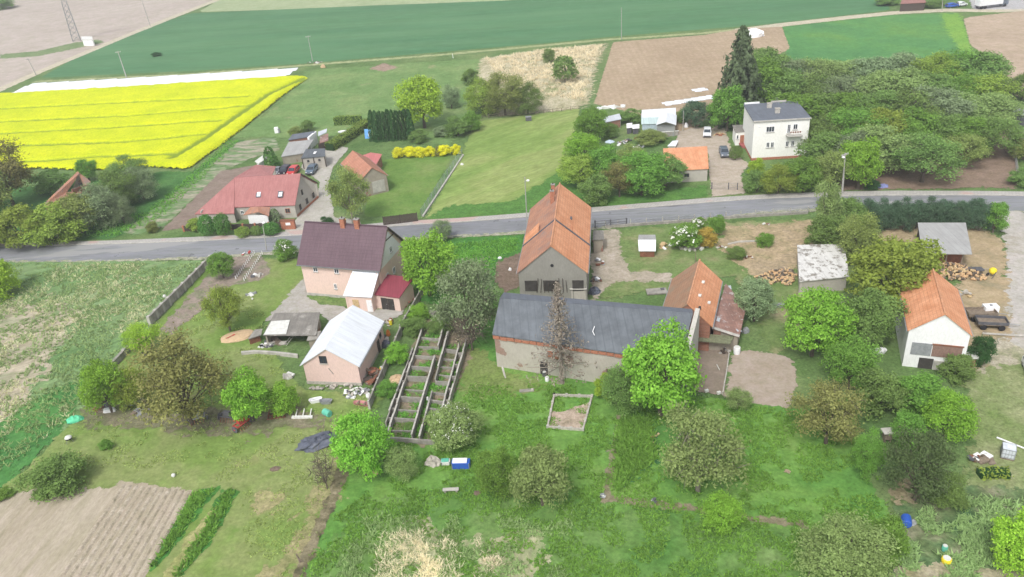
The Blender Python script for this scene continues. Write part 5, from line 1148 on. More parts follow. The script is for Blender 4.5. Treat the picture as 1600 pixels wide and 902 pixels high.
T_('dark_tree', 'dark green tree behind the mid olive tree by the road', 1318, 362, 70, 305, 'round', 'mid')
for i in range(10):
    x = 1352+i*19.6; T_('hedge_shrub', f'dark evergreen shrub in the roadside hedge, {"first second third fourth fifth sixth seventh eighth ninth tenth".split()[i]} from the left', x, 358+(i % 2)*3, 36, 306+(i*7 % 5), 'fine', 'blue', group='evergreen hedge shrubs beside the road', cat='hedge shrub')
T_('ivy_bush', 'tall rounded bright bush at the right end of the dark evergreen hedge', 1551, 364, 38, 314, 'slim', 'green', cat='bush')
T_('dark_bush', 'small dark bush right of the white barn gable', 1530, 568, 38, 518, 'bush', 'dark', cat='bush')
T_('snowball_bush', 'large white flowering bush above the rock garden', 1070, 388, 50, 348, 'bush', 'green', extra=('bloom', 70, .075), cat='bush')
T_('snowball_bush', 'smaller white flowering bush at the fence behind the rock garden', 1090, 364, 28, 338, 'bush', 'green', extra=('bloom', 40, .09), cat='bush')
T_('barberry_bush', 'orange yellow bush right of the large white flowering bush', 1102, 384, 34, 354, 'bush', 'orange', cat='bush')
T_('leafy_bush', 'fresh green bush beside the road fence, right of the flowering bushes', 1119, 368, 30, 334, 'round', 'green', cat='bush')
T_('leafy_bush', 'low green bush in the middle of the sandy yard', 1195, 384, 28, 362, 'bush', 'green', cat='bush')
T_('leafy_bush', 'dark low bush in the grass below the sandy yard', 1150, 402, 34, 384, 'bush', 'mid', cat='bush')
T_('garden_tree', 'green bush at the top of the kitchen garden near the road', 350, 436, 42, 388, 'round', 'green')
T_('guelder_bush', 'light green bush with white flowers left of the tall pink house', 448, 406, 36, 372, 'bush', 'green', extra=('bloom', 36, .08), cat='bush')
T_('lime_bush', 'bright lime bush cut by the left edge below the road', 2, 462, 66, 398, 'bush', 'lime', cat='bush')
T_('garden_tree', 'loose light green fruit tree beside the kitchen garden', 360, 518, 66, 436, 'airy', 'yolive')
T_('low_bush', 'low wide green bush above the ploughed plot', 92, 762, 84, 702, 'bush', 'mid', cat='bush')
T_('small_bush', 'little green bush on the lawn right of the low wide bush', 168, 702, 20, 684, 'bush', 'green', cat='bush')
T_('bramble_bush', 'low green bush at the top of the ploughed plot left edge', 8, 778, 30, 762, 'bush', 'green', cat='bush')
T_('dry_shrub', 'thin grey brown shrub at the ditch below the dark tarpaulin heap', 512, 765, 50, 700, 'bare', 'twig', cat='shrub')
# north side, left
hz = [(-10, 385, 60, 325, 'yolive', 'bush'), (40, 384, 74, 318, 'yolive', 'round'), (95, 380, 74, 315, 'yolive', 'bush'), (128, 365, 60, 300, 'olive', 'round')]
for i, (a, b, c_, d_, lf, kd) in enumerate(hz):
    T_('hedge_tree', f'yellow green bush in the overgrown hedge at far left, {"first second third fourth".split()[i]} from the left edge', a, b, c_, d_, kd, lf, group='overgrown hedge left of the ruin', cat='bush')
T_('budding_tree', 'bare brownish budding tree in front of the yellow field at the far left', 22, 322, 92, 212, 'airy', 'brown')
T_('budding_tree', 'grey brown budding tree behind the ruin wall at the left edge', -14, 345, 80, 262, 'airy', 'olive')
T_('small_tree', 'small green tree just behind the ruined brick barn', 140, 283, 32, 246, 'round', 'green')
T_('leafy_bush', 'green bush left of the ruined brick barn top', 88, 300, 50, 262, 'bush', 'mid', cat='bush')
for i, (a, b, c_, d_, lf) in enumerate([(163, 352, 76, 284, 'grey'), (190, 325, 64, 262, 'mid'), (225, 312, 56, 255, 'grey'), (205, 290, 54, 240, 'mid'), (195, 350, 40, 300, 'grey')]):
    T_('hawthorn_tree', ['grey green hawthorn right of the ruin, lowest of its thicket', 'mid green hawthorn in the middle of the thicket', 'grey green hawthorn at the right edge of the thicket', 'feathery green hawthorn at the yellow field edge, top of the thicket', 'small grey hawthorn at the lower right of the thicket'][i], a, b, c_, d_, 'fine', lf, group='hawthorn thicket right of the ruin')
T_('pollard_tree', 'pale leafy tree with long leaning bare trunk beside the paved drive', 552, 350, 64, 258, 'airy', 'olive', bark='barkpale')
T_('linden_tree', 'very large round lime green tree behind the thuja row', 664, 200, 78, 114, 'round', 'lime')
T_('grey_bush', 'dull green tree tucked at the right of the large round tree', 706, 170, 30, 130, 'fine', 'grey', cat='bush')
for i in range(10):
    t = i/9; T_('thuja', f'dark green columnar thuja, {"first second third fourth fifth sixth seventh eighth ninth tenth".split()[i]} from the left in the row', 585+t*58, 219-t*4+(i % 2)*2, 17, 172+(i*5 % 4)-3*t, 'thuja', 'dark', group='thuja row beside the large round tree', cat='conifer')
for i, (a, b, c_, d_, lf) in enumerate([(716, 212, 42, 178, 'mid'), (738, 205, 30, 172, 'green'), (690, 214, 26, 196, 'grey'), (655, 222, 30, 200, 'mid')]):
    T_('garden_bush', ['green bush right of the thuja row by the mesh fence', 'small green bush at the fence corner of the mown meadow', 'grey green bush above the yellow flowering hedge', 'low bush in front of the thuja row'][i], a, b, c_, d_, 'bush', lf, cat='bush')
for i, (a, b, w_) in enumerate([(623, 247, 20), (640, 245.5, 23), (657, 244.5, 22), (673, 244.5, 20), (695, 243, 25), (713, 241, 17)]):
    T_('forsythia_bush', f'yellow flowering shrub, {"first second third fourth fifth sixth".split()[i]} from the left at the top of the lawn', a, b, w_, b-18, 'bush', 'gold', group='yellow flowering shrubs at the top of the lawn', cat='shrub')
T_('purple_bush', 'dark purplish bush between the yellow flowering shrubs', 684, 244, 10, 228, 'thuja', 'brown', cat='bush')
T_('conifer', 'cone shaped green conifer behind the red roofed house', 425, 262, 28, 228, 'thuja', 'box', cat='conifer')
T_('green_tree', 'small green tree behind the sheds near the yellow field', 482, 205, 24, 186, 'round', 'mid')
T_('green_tree', 'small yellowish bush left of the back shed', 462, 210, 24, 196, 'bush', 'olive', cat='bush')
T_('topiary_shrub', 'tall clipped shrub, left one of the pair before the red roofed house', 327, 369, 25, 334, 'ball', 'box', cat='shrub')
T_('topiary_shrub', 'tall clipped shrub, right one of the pair before the red roofed house', 352, 369, 25, 332, 'ball', 'box', cat='shrub')
T_('topiary_shrub', 'low clipped ball shrub left of the street lamp', 381, 371, 24, 353, 'ball', 'hedge', cat='shrub')
T_('topiary_shrub', 'clipped ball shrub right of the street lamp by the brick gate pier', 424, 366, 30, 347, 'ball', 'box', cat='shrub')
T_('topiary_shrub', 'low clipped shrub directly behind the street lamp', 402, 368, 20, 352, 'ball', 'mid', cat='shrub')
T_('conifer', 'grey green conifer at the corner of the red roofed house', 431, 347, 20, 325, 'thuja', 'grey', cat='conifer')
T_('bush', 'low green bush at the left end of the dark garden fence', 306, 360, 28, 340, 'bush', 'yolive', cat='bush')
T_('yucca_plants', 'spiky dark green plants at the street end of the paved drive', 512, 352, 24, 336, 'bush', 'dark', cat='plant')
T_('garden_shrub', 'yellow flowering shrub at the roadside corner of the vegetable plot', 240, 362, 22, 345, 'bush', 'olive', cat='shrub')
# meadow bushes
T_('round_bush', 'dark round bush standing alone in the dry reeds', 883, 128, 40, 84, 'ball', 'mid', cat='bush')
T_('round_bush', 'small bush up left of the round bush in the dry reeds', 858, 97, 22, 74, 'bush', 'mid', cat='bush')
T_('meadow_bush', 'olive thicket bush at the lower edge of the reeds, left one', 756, 178, 62, 118, 'fine', 'yolive', cat='bush')
T_('meadow_bush', 'tall olive thicket bush at the lower edge of the reeds, middle one', 790, 180, 74, 106, 'fine', 'olive', cat='bush')
T_('meadow_bush', 'olive thicket bush at the lower edge of the reeds, right one', 825, 178, 52, 124, 'fine', 'mid', cat='bush')
T_('meadow_bush', 'small dark bush at the left edge of the dry reeds', 735, 132, 28, 104, 'bush', 'mid', cat='bush')
T_('lone_bush', 'little dark bush alone in the dark green field', 245, 88, 15, 80, 'bush', 'dark', cat='bush')
T_('field_bush', 'dark bush in the top left corner of the far field', 4, 14, 34, -6, 'bush', 'mid', cat='bush')
# between mown meadow and white house
for a, b, c_, d_, lf, kd, nm, lab in [
    (925, 222, 52, 164, 'green', 'round', 'green_tree', 'green tree at the upper right corner of the mown meadow'),
    (905, 292, 62, 236, 'yolive', 'round', 'green_tree', 'yellow green tree on the right border of the mown meadow'),
    (912, 258, 56, 205, 'bright', 'round', 'green_tree', 'bright green tree midway up the mown meadow border'),
    (945, 290, 66, 222, 'green', 'round', 'green_tree', 'fresh green tree behind the farmhouse across the road'),
    (930, 318, 56, 268, 'mid', 'bush', 'dark_tree', 'dark green bush by the road just right of the farmhouse'),
    (968, 308, 56, 246, 'brown', 'airy', 'brown_tree', 'brownish budding tree near the road beside the orange roofed shed trees'),
    (1003, 305, 80, 230, 'green', 'round', 'green_tree', 'large green tree left of the orange roofed shed'),
    (1040, 292, 62, 238, 'mid', 'round', 'green_tree', 'green tree overlapping the orange roofed shed left end'),
    (985, 262, 46, 222, 'olive', 'fine', 'green_tree', 'olive tree among the little sheds'),
    (1086, 198, 46, 154, 'blue', 'round', 'dark_tree', 'dark blue green tree right of the greenhouse'),
    (1065, 192, 24, 170, 'mid', 'bush', 'bush', 'small bush squeezed between greenhouse and dark tree'),
    (955, 215, 26, 190, 'mid', 'bush', 'bush', 'low bush below the patched roof shed'),
    (985, 190, 40, 168, 'mid', 'bush', 'bush', 'green bush left of the greenhouse'),
    (1015, 222, 56, 200, 'olive', 'bush', 'bush', 'olive bush in front of the grey gabled shed'),
    (1136, 205, 66, 128, 'green', 'round', 'green_tree', 'green tree over the drive, left of the white house'),
    (1152, 194, 92, 40, 'spruce', 'spruce', 'spruce_tree', 'tall dark brown green spruce rising left of the white house'),
    (986, 298, 18, 286, 'lime', 'bush', 'bush', 'lime yellow bush under the large tree by the road'),
    (1149, 250, 20, 226, 'mid', 'ball', 'bush', 'clipped bush beside the red porch steps'),
    (1180, 275, 28, 244, 'lime', 'bush', 'bush', 'yellow green bush at the front corner of the white house'),
    (1182, 300, 44, 262, 'mid', 'bush', 'bush', 'green bush right of the driveway gate'),
    (1215, 302, 62, 250, 'yolive', 'fine', 'green_tree', 'yellow green tree on the verge in front of the white house'),
    (1255, 300, 60, 240, 'green', 'round', 'green_tree', 'green tree at the front right corner of the white house'),
    (1295, 298, 62, 232, 'olive', 'airy', 'green_tree', 'loose olive tree left of the tall concrete lamp post'),
    (1340, 296, 58, 210, 'bright', 'round', 'green_tree', 'bright green tree right of the tall concrete lamp post'),
    (1362, 296, 22, 278, 'dark', 'bush', 'bush', 'small dark bush at the roadside by the blue tarpaulin'),
    (1440, 285, 90, 205, 'mid', 'airy', 'fruit_tree', 'spreading fruit tree standing alone on the brown soil'),
    (1400, 265, 60, 205, 'green', 'airy', 'fruit_tree', 'green fruit tree left of the spreading fruit tree'),
    (1500, 262, 60, 205, 'olive', 'airy', 'fruit_tree', 'pale fruit tree above the bare soil right of the spreading one'),
    (1592, 290, 30, 262, 'mid', 'bush', 'bush', 'bush at the right edge beside the bare soil'),
    (1598, 250, 40, 215, 'olive', 'round', 'green_tree', 'olive tree at the right edge below the grey brown roof'),
    (1597, 155, 44, 110, 'mid', 'round', 'green_tree', 'green tree cut by the right edge near the round topped hut'),
    (1455, 10, 40, -4, 'mid', 'bush', 'bush', 'bushes round the farm road at the top right'),
    (1385, 8, 34, -8, 'mid', 'bush', 'bush', 'green bush left of the brown field shed')]:
    T_(nm, lab, a, b, c_, d_, kd, lf, cat='bush' if nm == 'bush' else 'tree')
# orchard, rows from the back
ORD = "first second third fourth fifth sixth seventh eighth ninth".split()
rows = [('back', 142, [(1195, 74), (1235, 92), (1275, 96), (1318, 100), (1365, 96), (1405, 88), (1450, 82), (1490, 84), (1530, 84)], 62),
        ('second', 176, [(1180, 100), (1222, 108), (1268, 122), (1312, 118), (1358, 112), (1402, 108), (1445, 112), (1490, 116), (1535, 118)], 64),
        ('third', 208, [(1232, 150), (1275, 142), (1320, 148), (1362, 146), (1408, 140), (1455, 142), (1500, 150), (1545, 146)], 66),
        ('fourth', 240, [(1282, 178), (1325, 176), (1372, 172), (1418, 178), (1465, 176), (1512, 182), (1548, 186)], 66),
        ('front', 272, [(1282, 206), (1322, 204), (1362, 200)], 64)]
pal = ['mid', 'green', 'pale', 'mid', 'green', 'mid', 'grey', 'green', 'yolive', 'pale', 'mid']
q = 0
for nm, by, ts, wd in rows:
    for i, (x, ty) in enumerate(ts):
        q += 1; lf = pal[(q*7+3) % len(pal)]
        if nm == 'back' and i in (4, 5): lf = 'grey'
        dn = dict(mid='mid green', green='fresh green', olive='olive', pale='pale green', grey='grey green', yolive='yellow olive', bright='bright green')[lf]
        T_('orchard_tree', f'{dn} orchard tree, {ORD[i]} from the left in the {nm} row', x+random.uniform(-6, 6), by+random.uniform(-6, 6), wd*random.uniform(1.05, 1.4), ty-9+random.uniform(-5, 6),
           ['round', 'fine', 'round', 'round', 'airy'][(q*3) % 5], lf, group='trees of the dense orchard behind the white house')
# clipped hedges (box with a leafy skin)
def hedge(label, pts, wdt, h, leaf, name='clipped_hedge'):
    P = [np.array(W(*p)[:2]) for p in pts]; c0 = sum(P)/len(P)
    root = empty(name, (c0[0], c0[1], 0), label=label, cat='hedge'); core = MB(); C, N, T = [], [], []
    for a, b in zip(P[:-1], P[1:]):
        L = np.linalg.norm(b-a); d = (b-a)/L; n = np.array([-d[1], d[0]]); m_ = (a+b)/2-c0
        core.box((m_[0], m_[1], h*.46), (L, wdt*.8, h*.9), math.atan2(d[1], d[0]))
        k = int(L*(wdt+2*h)*28); u = rng.uniform(0, L, k); v = rng.uniform(-1, 1, k)*(wdt/2+h)
        top = np.abs(v) < wdt/2; s = np.sign(v)
        off = np.where(top, v, s*wdt/2); z = np.where(top, h, h-(np.abs(v)-wdt/2)); z = np.maximum(z, .05)
        p = (a-c0)[None]+d[None]*u[:, None]+n[None]*off[:, None]
        C.append(np.concatenate([p, z[:, None]], 1)+rng.normal(size=(k, 3))*.09)
        N.append(unit(np.where(top[:, None], np.array([0, 0, 1.])[None], np.concatenate([n[None]*s[:, None], np.zeros((k, 1))], 1))+rng.normal(size=(k, 3))*.5)); T.append(rng.uniform(0, 1, k)*.6+.4*vn(u*.7, v, 4))
    core.build('stems', LEAF['dark'], root)
    me = leaf_mesh('foliage', np.concatenate(C), np.concatenate(N), rng.uniform(.1, .2, sum(map(len, C))), np.concatenate(T)); me.materials.clear(); me.materials.append(LEAF[leaf]); link('foliage', me, root)
hedge('long clipped yellow green hedge running from the garage to the thuja row', [(516, 236), (545, 218), (578, 196)], 2.6, 1.8, 'hedge')
hedge('short dark clipped hedge at the back of the shed yard', [(523, 196), (545, 194.5), (566, 194)], 1.0, 2.2, 'hedge')
hedge('low yellow green hedge below the white water tank at lower right', [(1528, 745), (1555, 743), (1576, 745)], 1.2, .8, 'yolive', 'border_hedge')
# ---------------------------------------------------------------- grass: tufts of blades, one object per growth
def tufts(name, poly, n, h, leaf, w_=.09, clump=None, lean=.8, sc_=.5, thr=.0, seed=1, label=None, z=.1, fade=1.5):
    P = wp(poly); xs = [p[0] for p in P]; ys = [p[1] for p in P]; X = rng.uniform(min(xs), max(xs), n*2); Y = rng.uniform(min(ys), max(ys), n*2)
    sd = inpoly_sd(X, Y, P); k = (sd > rng.uniform(0, fade, len(X))) & (fbm(X*sc_, Y*sc_, seed) > thr); X, Y = X[k][:n], Y[k][:n]; m = len(X)
    b = 3; X = np.repeat(X, b)+rng.normal(size=m*b)*.08; Y = np.repeat(Y, b)+rng.normal(size=m*b)*.08; k = m*b
    a = rng.uniform(0, 6.28, k); hh_ = h*rng.uniform(.5, 1.3, k); dx, dy = np.cos(a)*w_, np.sin(a)*w_; lx, ly_ = rng.normal(size=(2, k))*lean*h
    V = np.stack([np.stack([X-dx, Y-dy, np.full(k, z)], 1), np.stack([X+dx, Y+dy, np.full(k, z)], 1), np.stack([X+lx, Y+ly_, z+hh_], 1)], 1).reshape(-1, 3)
    me = bpy.data.meshes.new(name); me.vertices.add(3*k); me.vertices.foreach_set('co', V.ravel()); me.loops.add(3*k); me.loops.foreach_set('vertex_index', np.arange(3*k))
    me.polygons.add(k); me.polygons.foreach_set('loop_start', np.arange(0, 3*k, 3)); me.polygons.foreach_set('loop_total', np.full(k, 3))
    at = me.attributes.new('tone', 'FLOAT', 'POINT'); at.data.foreach_set('value', np.repeat(np.clip(rng.uniform(0, 1, k)*.6+.4*vn(X*.4, Y*.4, 9), 0, 1), 3).astype(np.float32))
    me.materials.append(LEAF[leaf]); me.update(calc_edges=True)
    # blades take the light of the turf they stand in
    return link(name, me, kind='stuff', label=label)
LEAF['straw'] = leafmat('grass_straw', (.5, .5, .3), var=.25); LEAF['meadow'] = leafmat('grass_meadow', (.25, .35, .14)); LEAF['lush'] = leafmat('grass_lush', (.16, .34, .06), var=.35)
LEAF['reed'] = leafmat('dry_reed', (.7, .63, .45), var=.25); LEAF['rape'] = leafmat('rape_flower', (.72, .76, .012), var=.15); LEAF['lawn'] = leafmat('grass_lawn', (.28, .35, .11), var=.3)
LM = [(-60, 412), (325, 410), (285, 460), (230, 510), (170, 580), (120, 650), (55, 705), (-60, 790)]
tufts('meadow_grass', LM, 9000, .35, 'meadow', thr=.4, seed=21)
tufts('dry_meadow_grass', LM, 5000, .35, 'straw', thr=.55, sc_=.12, seed=31)
LG = [(545, 700), (640, 640), (740, 600), (960, 600), (1235, 640), (1340, 640), (1390, 800), (1380, 930), (440, 930), (470, 900), (520, 790)]
tufts('lush_grass_blades', LG, 26000, .22, 'lush', thr=.45, seed=4)
tufts('straw_tussocks', [(590, 835), (660, 805), (715, 840), (725, 900), (700, 930), (570, 930)], 2600, .42, 'reed', w_=.06, thr=.46, seed=6, fade=4)
tufts('straw_tussocks', [(740, 845), (830, 820), (860, 860), (820, 915), (740, 905)], 1300, .36, 'reed', w_=.06, thr=.5, seed=7, fade=3)
tufts('pale_grass', [(560, 800), (900, 800), (900, 930), (500, 930)], 3500, .3, 'meadow', thr=.55, seed=8)
tufts('dry_reeds', [(755, 92), (850, 78), (945, 70), (928, 110), (915, 160), (850, 150), (780, 130)], 5000, .7, 'reed', w_=.12, thr=.45, seed=9)
tufts('nettle_growth', [(965, 655), (1020, 650), (1030, 720), (960, 775), (955, 700)], 2500, .5, 'lush', w_=.15, seed=10)
tufts('crop_row', [(300, 770), (340, 762), (262, 870), (225, 905), (232, 890)], 1800, .35, 'lush', w_=.12, seed=11)
tufts('crop_row', [(352, 765), (373, 768), (330, 850), (280, 905), (265, 905), (300, 850)], 1500, .35, 'lush', w_=.12, seed=12)
tufts('rough_weeds', [(1390, 800), (1480, 770), (1620, 780), (1620, 930), (1390, 930)], 3500, .35, 'meadow', w_=.12, thr=.5, seed=13)
tufts('lawn_grass', [(330, 440), (420, 480), (470, 620), (600, 620), (540, 690), (530, 720), (500, 830), (460, 910), (380, 910), (375, 760), (200, 740), (60, 740), (200, 560)], 12000, .14, 'lawn', thr=.55, seed=14)
tufts('roadside_weeds', [(660, 385), (815, 370), (812, 392), (775, 410), (765, 455), (690, 480)], 3000, .3, 'lush', seed=15)

tufts('hedge_foot_grass', [(0, 372), (180, 372), (250, 345), (310, 290), (375, 222), (360, 215), (300, 268), (230, 330), (150, 350)], 5000, .35, 'lush', seed=17)
tufts('ruin_weeds', [(672, 500), (730, 545), (700, 650), (655, 690), (607, 688), (640, 590)], 2600, .35, 'lush', thr=.5, sc_=.6, seed=18, fade=.3)
# ================================================================ poles, fences, vehicles and small things
TOP = .06
def pole(name, label, bx, by, tx, ty, r=.14, mat='polecon', lamp=None, arms=0, cat='utility pole'):
    x, y, _ = W(bx, by); h = hgt((bx, by), ty); dx = (tx-PJ(x, y, h)[0])/ppm(x, y, h)
    root = empty(name, (x, y, 0), 0, label=label, cat=cat)
    MB().tube((0, 0, -.3), (dx, 0, h), r, r*.6, 8).build('pole', M[mat], root)
    for i in range(arms):
        a = MB().box((dx, 0, h-.35-.8*i), (1.7, .12, .12), .5).build('crossarm', M[mat], root)
        m = MB()
        for s in (-.75, -.3, .3, .75): m.tube((dx+s*math.cos(.5), s*math.sin(.5), h-.3-.8*i), (dx+s*math.cos(.5), s*math.sin(.5), h-.08-.8*i), .06, n=6)
        tag(m.build('insulator', M['offwhite'], a), kind='stuff')
    if lamp:
        lx, lz = lamp; m = MB().tube((dx*.9, 0, h-lz), (dx*.9+lx, -abs(lx)*.8, h-lz+.5), .05, n=5); ar = m.build('arm', M['steel'], root)
        MB().lathe((dx*.9+lx*1.25, -abs(lx)*1.0, h-lz+.4), [(-.16, .12), (-.1, .26), (.05, .28), (.14, .12)], n=10).build('lamp_head', M['lamp'], ar)
    return root
pole('street_lamp', 'short street lamp with white head before the red roofed house hedge', 416.5, 392, 410, 349, .1, lamp=(.25, .25), cat='street lamp')
pole('utility_pole', 'thin lamp pole beside the left wall of the orange farmhouse', 823.7, 352, 820, 277, .11, lamp=(.4, .9), cat='lamp post')
pole('concrete_lamp_post', 'tall concrete lamp post with white lamp standing by the orchard', 1316, 303, 1321, 239, .2, lamp=(-.35, 1.0), arms=1, cat='lamp post')
pole('utility_pole', 'lone pale pole at the field edge above the ploughed field', 971, 62, 971, 12, .13)
pole('utility_pole', 'leaning pale pole at the end of the white fleece strip', 488.5, 96, 481, 56, .14, arms=1)
pole('utility_pole', 'grey double pole standing in the edge of the dark green field', 198, 122, 184, 80, .2, arms=1)
pole('utility_pole', 'faint pole at the track end near the white fleece left corner', 57, 118, 44, 91, .15, arms=1)
pole('utility_pole', 'faint far pole beside the diagonal field track', 235, 41, 221, -2, .15, arms=1)
pole('utility_pole', 'thin pole behind the greenhouse shed by the gravel drive', 1067, 205, 1068, 173, .09)
pole('utility_pole', 'white pole by the blue car on the far farm track', 1472, 18, 1474, -6, .13)
pole('marker_post', 'short white marker post at the far edge of the rough meadow', 708, 91, 707, 84, .1, mat='white', cat='marker post')
# lattice pylon
x, y, _ = W(120, 64); root = empty('lattice_pylon', (x, y, 0), .4, label='tall grey steel lattice pylon in the far ploughed field', cat='pylon'); Hh = 30
for sx in (-1, 1):
    for sy in (-1, 1): MB().tube((sx*1.5, sy*1.5, 0), (sx*.4, sy*.4, Hh), .12, .08, 4).build('leg', M['steel'], root)
m = MB()
for i in range(14):
    z0, z1 = Hh*i/14, Hh*(i+1)/14; w0, w1 = 1.5-1.1*i/14, 1.5-1.1*(i+1)/14
    for s in (-1, 1):
        m.tube((-w0, s*w0, z0), (w1, s*w1, z1), .06, n=3); m.tube((w0, s*w0, z0), (-w1, s*w1, z1), .06, n=3); m.tube((s*w0, -w0, z0), (s*w1, w1, z1), .06, n=3); m.tube((s*w0, w0, z0), (s*w1, -w1, z1), .06, n=3)
m.build('bracing', M['steel'], root)
for z in (22, 26, 29.5): MB().box((0, 0, z), (9, .4, .35)).build('crossarm', M['steel'], root)

def fence(name, label, pts, h, gap, postm, raila, style='rail', rails=2, thick=.06, cat='fence', postw=.1, every=None, z0=0.0):
    """posts every gap m; style rail / boards / mesh / panel; every board or panel is a part"""
    P = [np.array(W(*p)[:2]) for p in pts]; o = P[0]
    root = empty(name, (o[0], o[1], 0), 0, label=label, cat=cat); first = {}
    pm = MB().box((0, 0, (h+.1)/2-.1), (postw, postw, h+.3)).mesh('post', postm); done = None
    for a, b in zip(P[:-1], P[1:]):
        L = np.linalg.norm(b-a); n = max(1, round(L/gap)); d = (b-a)/L; rz = math.atan2(d[1], d[0]); g = L/n
        if style == 'panel': bm = MB().box((g/2, 0, h/2), (g-postw, thick, h)).mesh('panel', raila)
        if style == 'boards': nb = max(2, int(g/.22)); bd = MB().box((0, 0, h/2), (g/nb-.02, thick, h)).mesh('board', raila)
        if style == 'rail': rm = MB().box((g/2, 0, 0), (g-postw, thick, .07)).mesh('rail', raila)
        if style == 'mesh':
            mm = MB()
            for k in range(4): mm.tube((0, 0, .1+h*.9*k/3), (g, 0, .1+h*.9*k/3), .018, n=3, cap=False)
            for k in range(int(g/.3)): mm.tube((k*.3, 0, .05), (k*.3+.3, 0, h), .01, n=3, cap=False)
            wm = mm.mesh('wire_mesh', raila)
        for i in range(n+1):
            q = a+d*g*i
            if done is None or i > 0 or True:
                if not (done is not None and i == 0): link('post', pm, root, (q[0]-o[0], q[1]-o[1], z0), rz)
            if i == n: break
            if style == 'panel': link('panel', bm, root, (q[0]-o[0], q[1]-o[1], z0), rz+random.uniform(-.01, .01))
            if style == 'boards':
                for k in range(nb): c = q+d*(g/nb)*(k+.5); link('board', bd, root, (c[0]-o[0], c[1]-o[1], z0+random.uniform(-.04, .04)), rz)
            if style == 'rail':
                for k in range(rails): link('rail', rm, root, (q[0]-o[0], q[1]-o[1], z0+h*(k+1)/rails-.05), rz)
            if style == 'mesh': link('wire_mesh', wm, root, (q[0]-o[0], q[1]-o[1], z0), rz)
        done = 1
    return root
fence('concrete_fence', 'weathered grey concrete panel fence running diagonally down beside the kitchen garden', [(331, 412), (300, 444), (266, 478), (236, 508)], 1.5, 2.1, M['concpale'], M['concrete'], 'panel', thick=.4, postw=.45)
fence('concrete_fence', 'collapsed lower stretch of grey concrete fence behind the small bright tree', [(210, 541), (196, 556), (178, 575)], 1.0, 2.1, M['concpale'], M['concrete'], 'panel', thick=.4, postw=.45)
fence('board_fence', 'dark board fence between the lawn and the road pavement', [(600, 353), (626, 350), (653, 346.5)], 1.8, 2.2, M['wooddark'], M['wooddark'], 'boards', thick=.05)
fence('garden_fence', 'dark wooden fence in front of the red roofed house', [(288, 362), (330, 360), (362, 359), (400, 358), (442, 355)], 1.1, 2.4, M['brick'], M['wooddark'], 'boards', thick=.05, postw=.3)
fence('mesh_fence', 'green wire mesh fence with pale footing between lawn and mown meadow', [(659, 338), (690, 290), (722, 243)], 1.5, 2.5, M['gray'], plain('green_wire', (.2, .32, .24), .7), 'mesh', postw=.07)
a_, b_ = W(661, 339), W(724, 243); MBf = MB().box(((a_[0]+b_[0])/2, (a_[1]+b_[1])/2, .14), (math.hypot(b_[0]-a_[0], b_[1]-a_[1]), .3, .3), math.atan2(b_[1]-a_[1], b_[0]-a_[0]))
tag(MBf.build('fence_footing', M['concpale']), 'pale concrete footing strip under the green wire mesh fence', 'footing')
fence('road_fence', 'grey metal railing fence on a low wall along the south side of the road', [(946, 355), (985, 352.5), (1060, 347), (1134, 341), (1180, 338), (1262, 333)], 1.1, 2.6, M['polecon'], M['gray'], 'rail', rails=3, postw=.16)
a0 = [(946, 356.5), (985, 354), (1060, 348.5), (1134, 342.5), (1262, 334.5)]
ribbon('low_wall', a0, [(p[0], p[1]-1.6) for p in a0], 0, .42, M['concrete'], sub=1, label='low grey concrete wall under the road railing fence', cat='wall'); 
fence('double_gate', 'dark framed metal gate at the road right beside the farmhouse', [(930, 357), (954, 355.5), (979, 353)], 1.4, 3.6, M['graydark'], M['graydark'], 'rail', rails=3, cat='gate', postw=.22)
fence('driveway_gate', 'low wire gate closing the gravel drive of the white house', [(1112, 296), (1138, 296.5), (1152, 297)], 1.3, 3.0, M['graydark'], M['steel'], 'mesh', cat='gate', postw=.16)
fence('meadow_fence', 'old dark fence line at the lower edge of the dry reeds', [(746, 186), (800, 182), (850, 178), (905, 171)], .9, 2.5, M['wood'], M['wood'], 'rail', rails=2, thick=.04)
fence('garden_wall', 'concrete boundary wall behind the pink barn and the garage', [(664, 455), (643, 492), (627, 520)], 1.3, 2.2, M['concpale'], M['concrete'], 'panel', thick=.2, postw=.25, cat='wall')
fence('garden_wall', 'concrete boundary wall closing the rubbish corner at the pink barn', [(627, 524), (606, 572), (578, 640)], 1.3, 2.2, M['concpale'], M['concrete'], 'panel', thick=.2, postw=.25, cat='wall')
fence('stake_row', 'left row of white topped stakes in the kitchen garden', [(398, 397), (387, 412), (369, 437)], .6, .75, M['white'], M['wood'], 'rail', rails=1, thick=.02, postw=.1, cat='stakes')
fence('stake_row', 'right row of white topped stakes in the kitchen garden', [(410, 398), (400, 414), (382, 440)], .6, .75, M['white'], M['wood'], 'rail', rails=1, thick=.02, postw=.1, cat='stakes')
fence('plank_edge', 'pale plank edging between the brown plot and the sandy bed', [(1139, 556), (1134, 590), (1129, 617)], .35, 1.6, M['concpale'], M['concpale'], 'panel', thick=.12, postw=.15, cat='edging')
fence('raised_bed', 'square raised bed with crumbling concrete edging in the lush garden', [(866, 620), (925, 622), (911, 674), (856, 670), (866, 620)], .4, 1.5, M['concpale'], M['stone'], 'panel', thick=.2, postw=.28, cat='raised bed')
patch('raised_soil', [(864, 644), (880, 646), (900, 636), (921, 630), (911, 671), (858, 669)], groundmat('pale_bed', [(.34, .27, .2), (.42, .34, .26)], .5, edge=.3), res=.5, edge=.3)
fence('orchard_fence', 'light wire fence at the right border of the bare orchard soil', [(1592, 292), (1586, 255), (1576, 212)], 1.2, 2.5, M['polecon'], M['gray'], 'mesh', postw=.08)
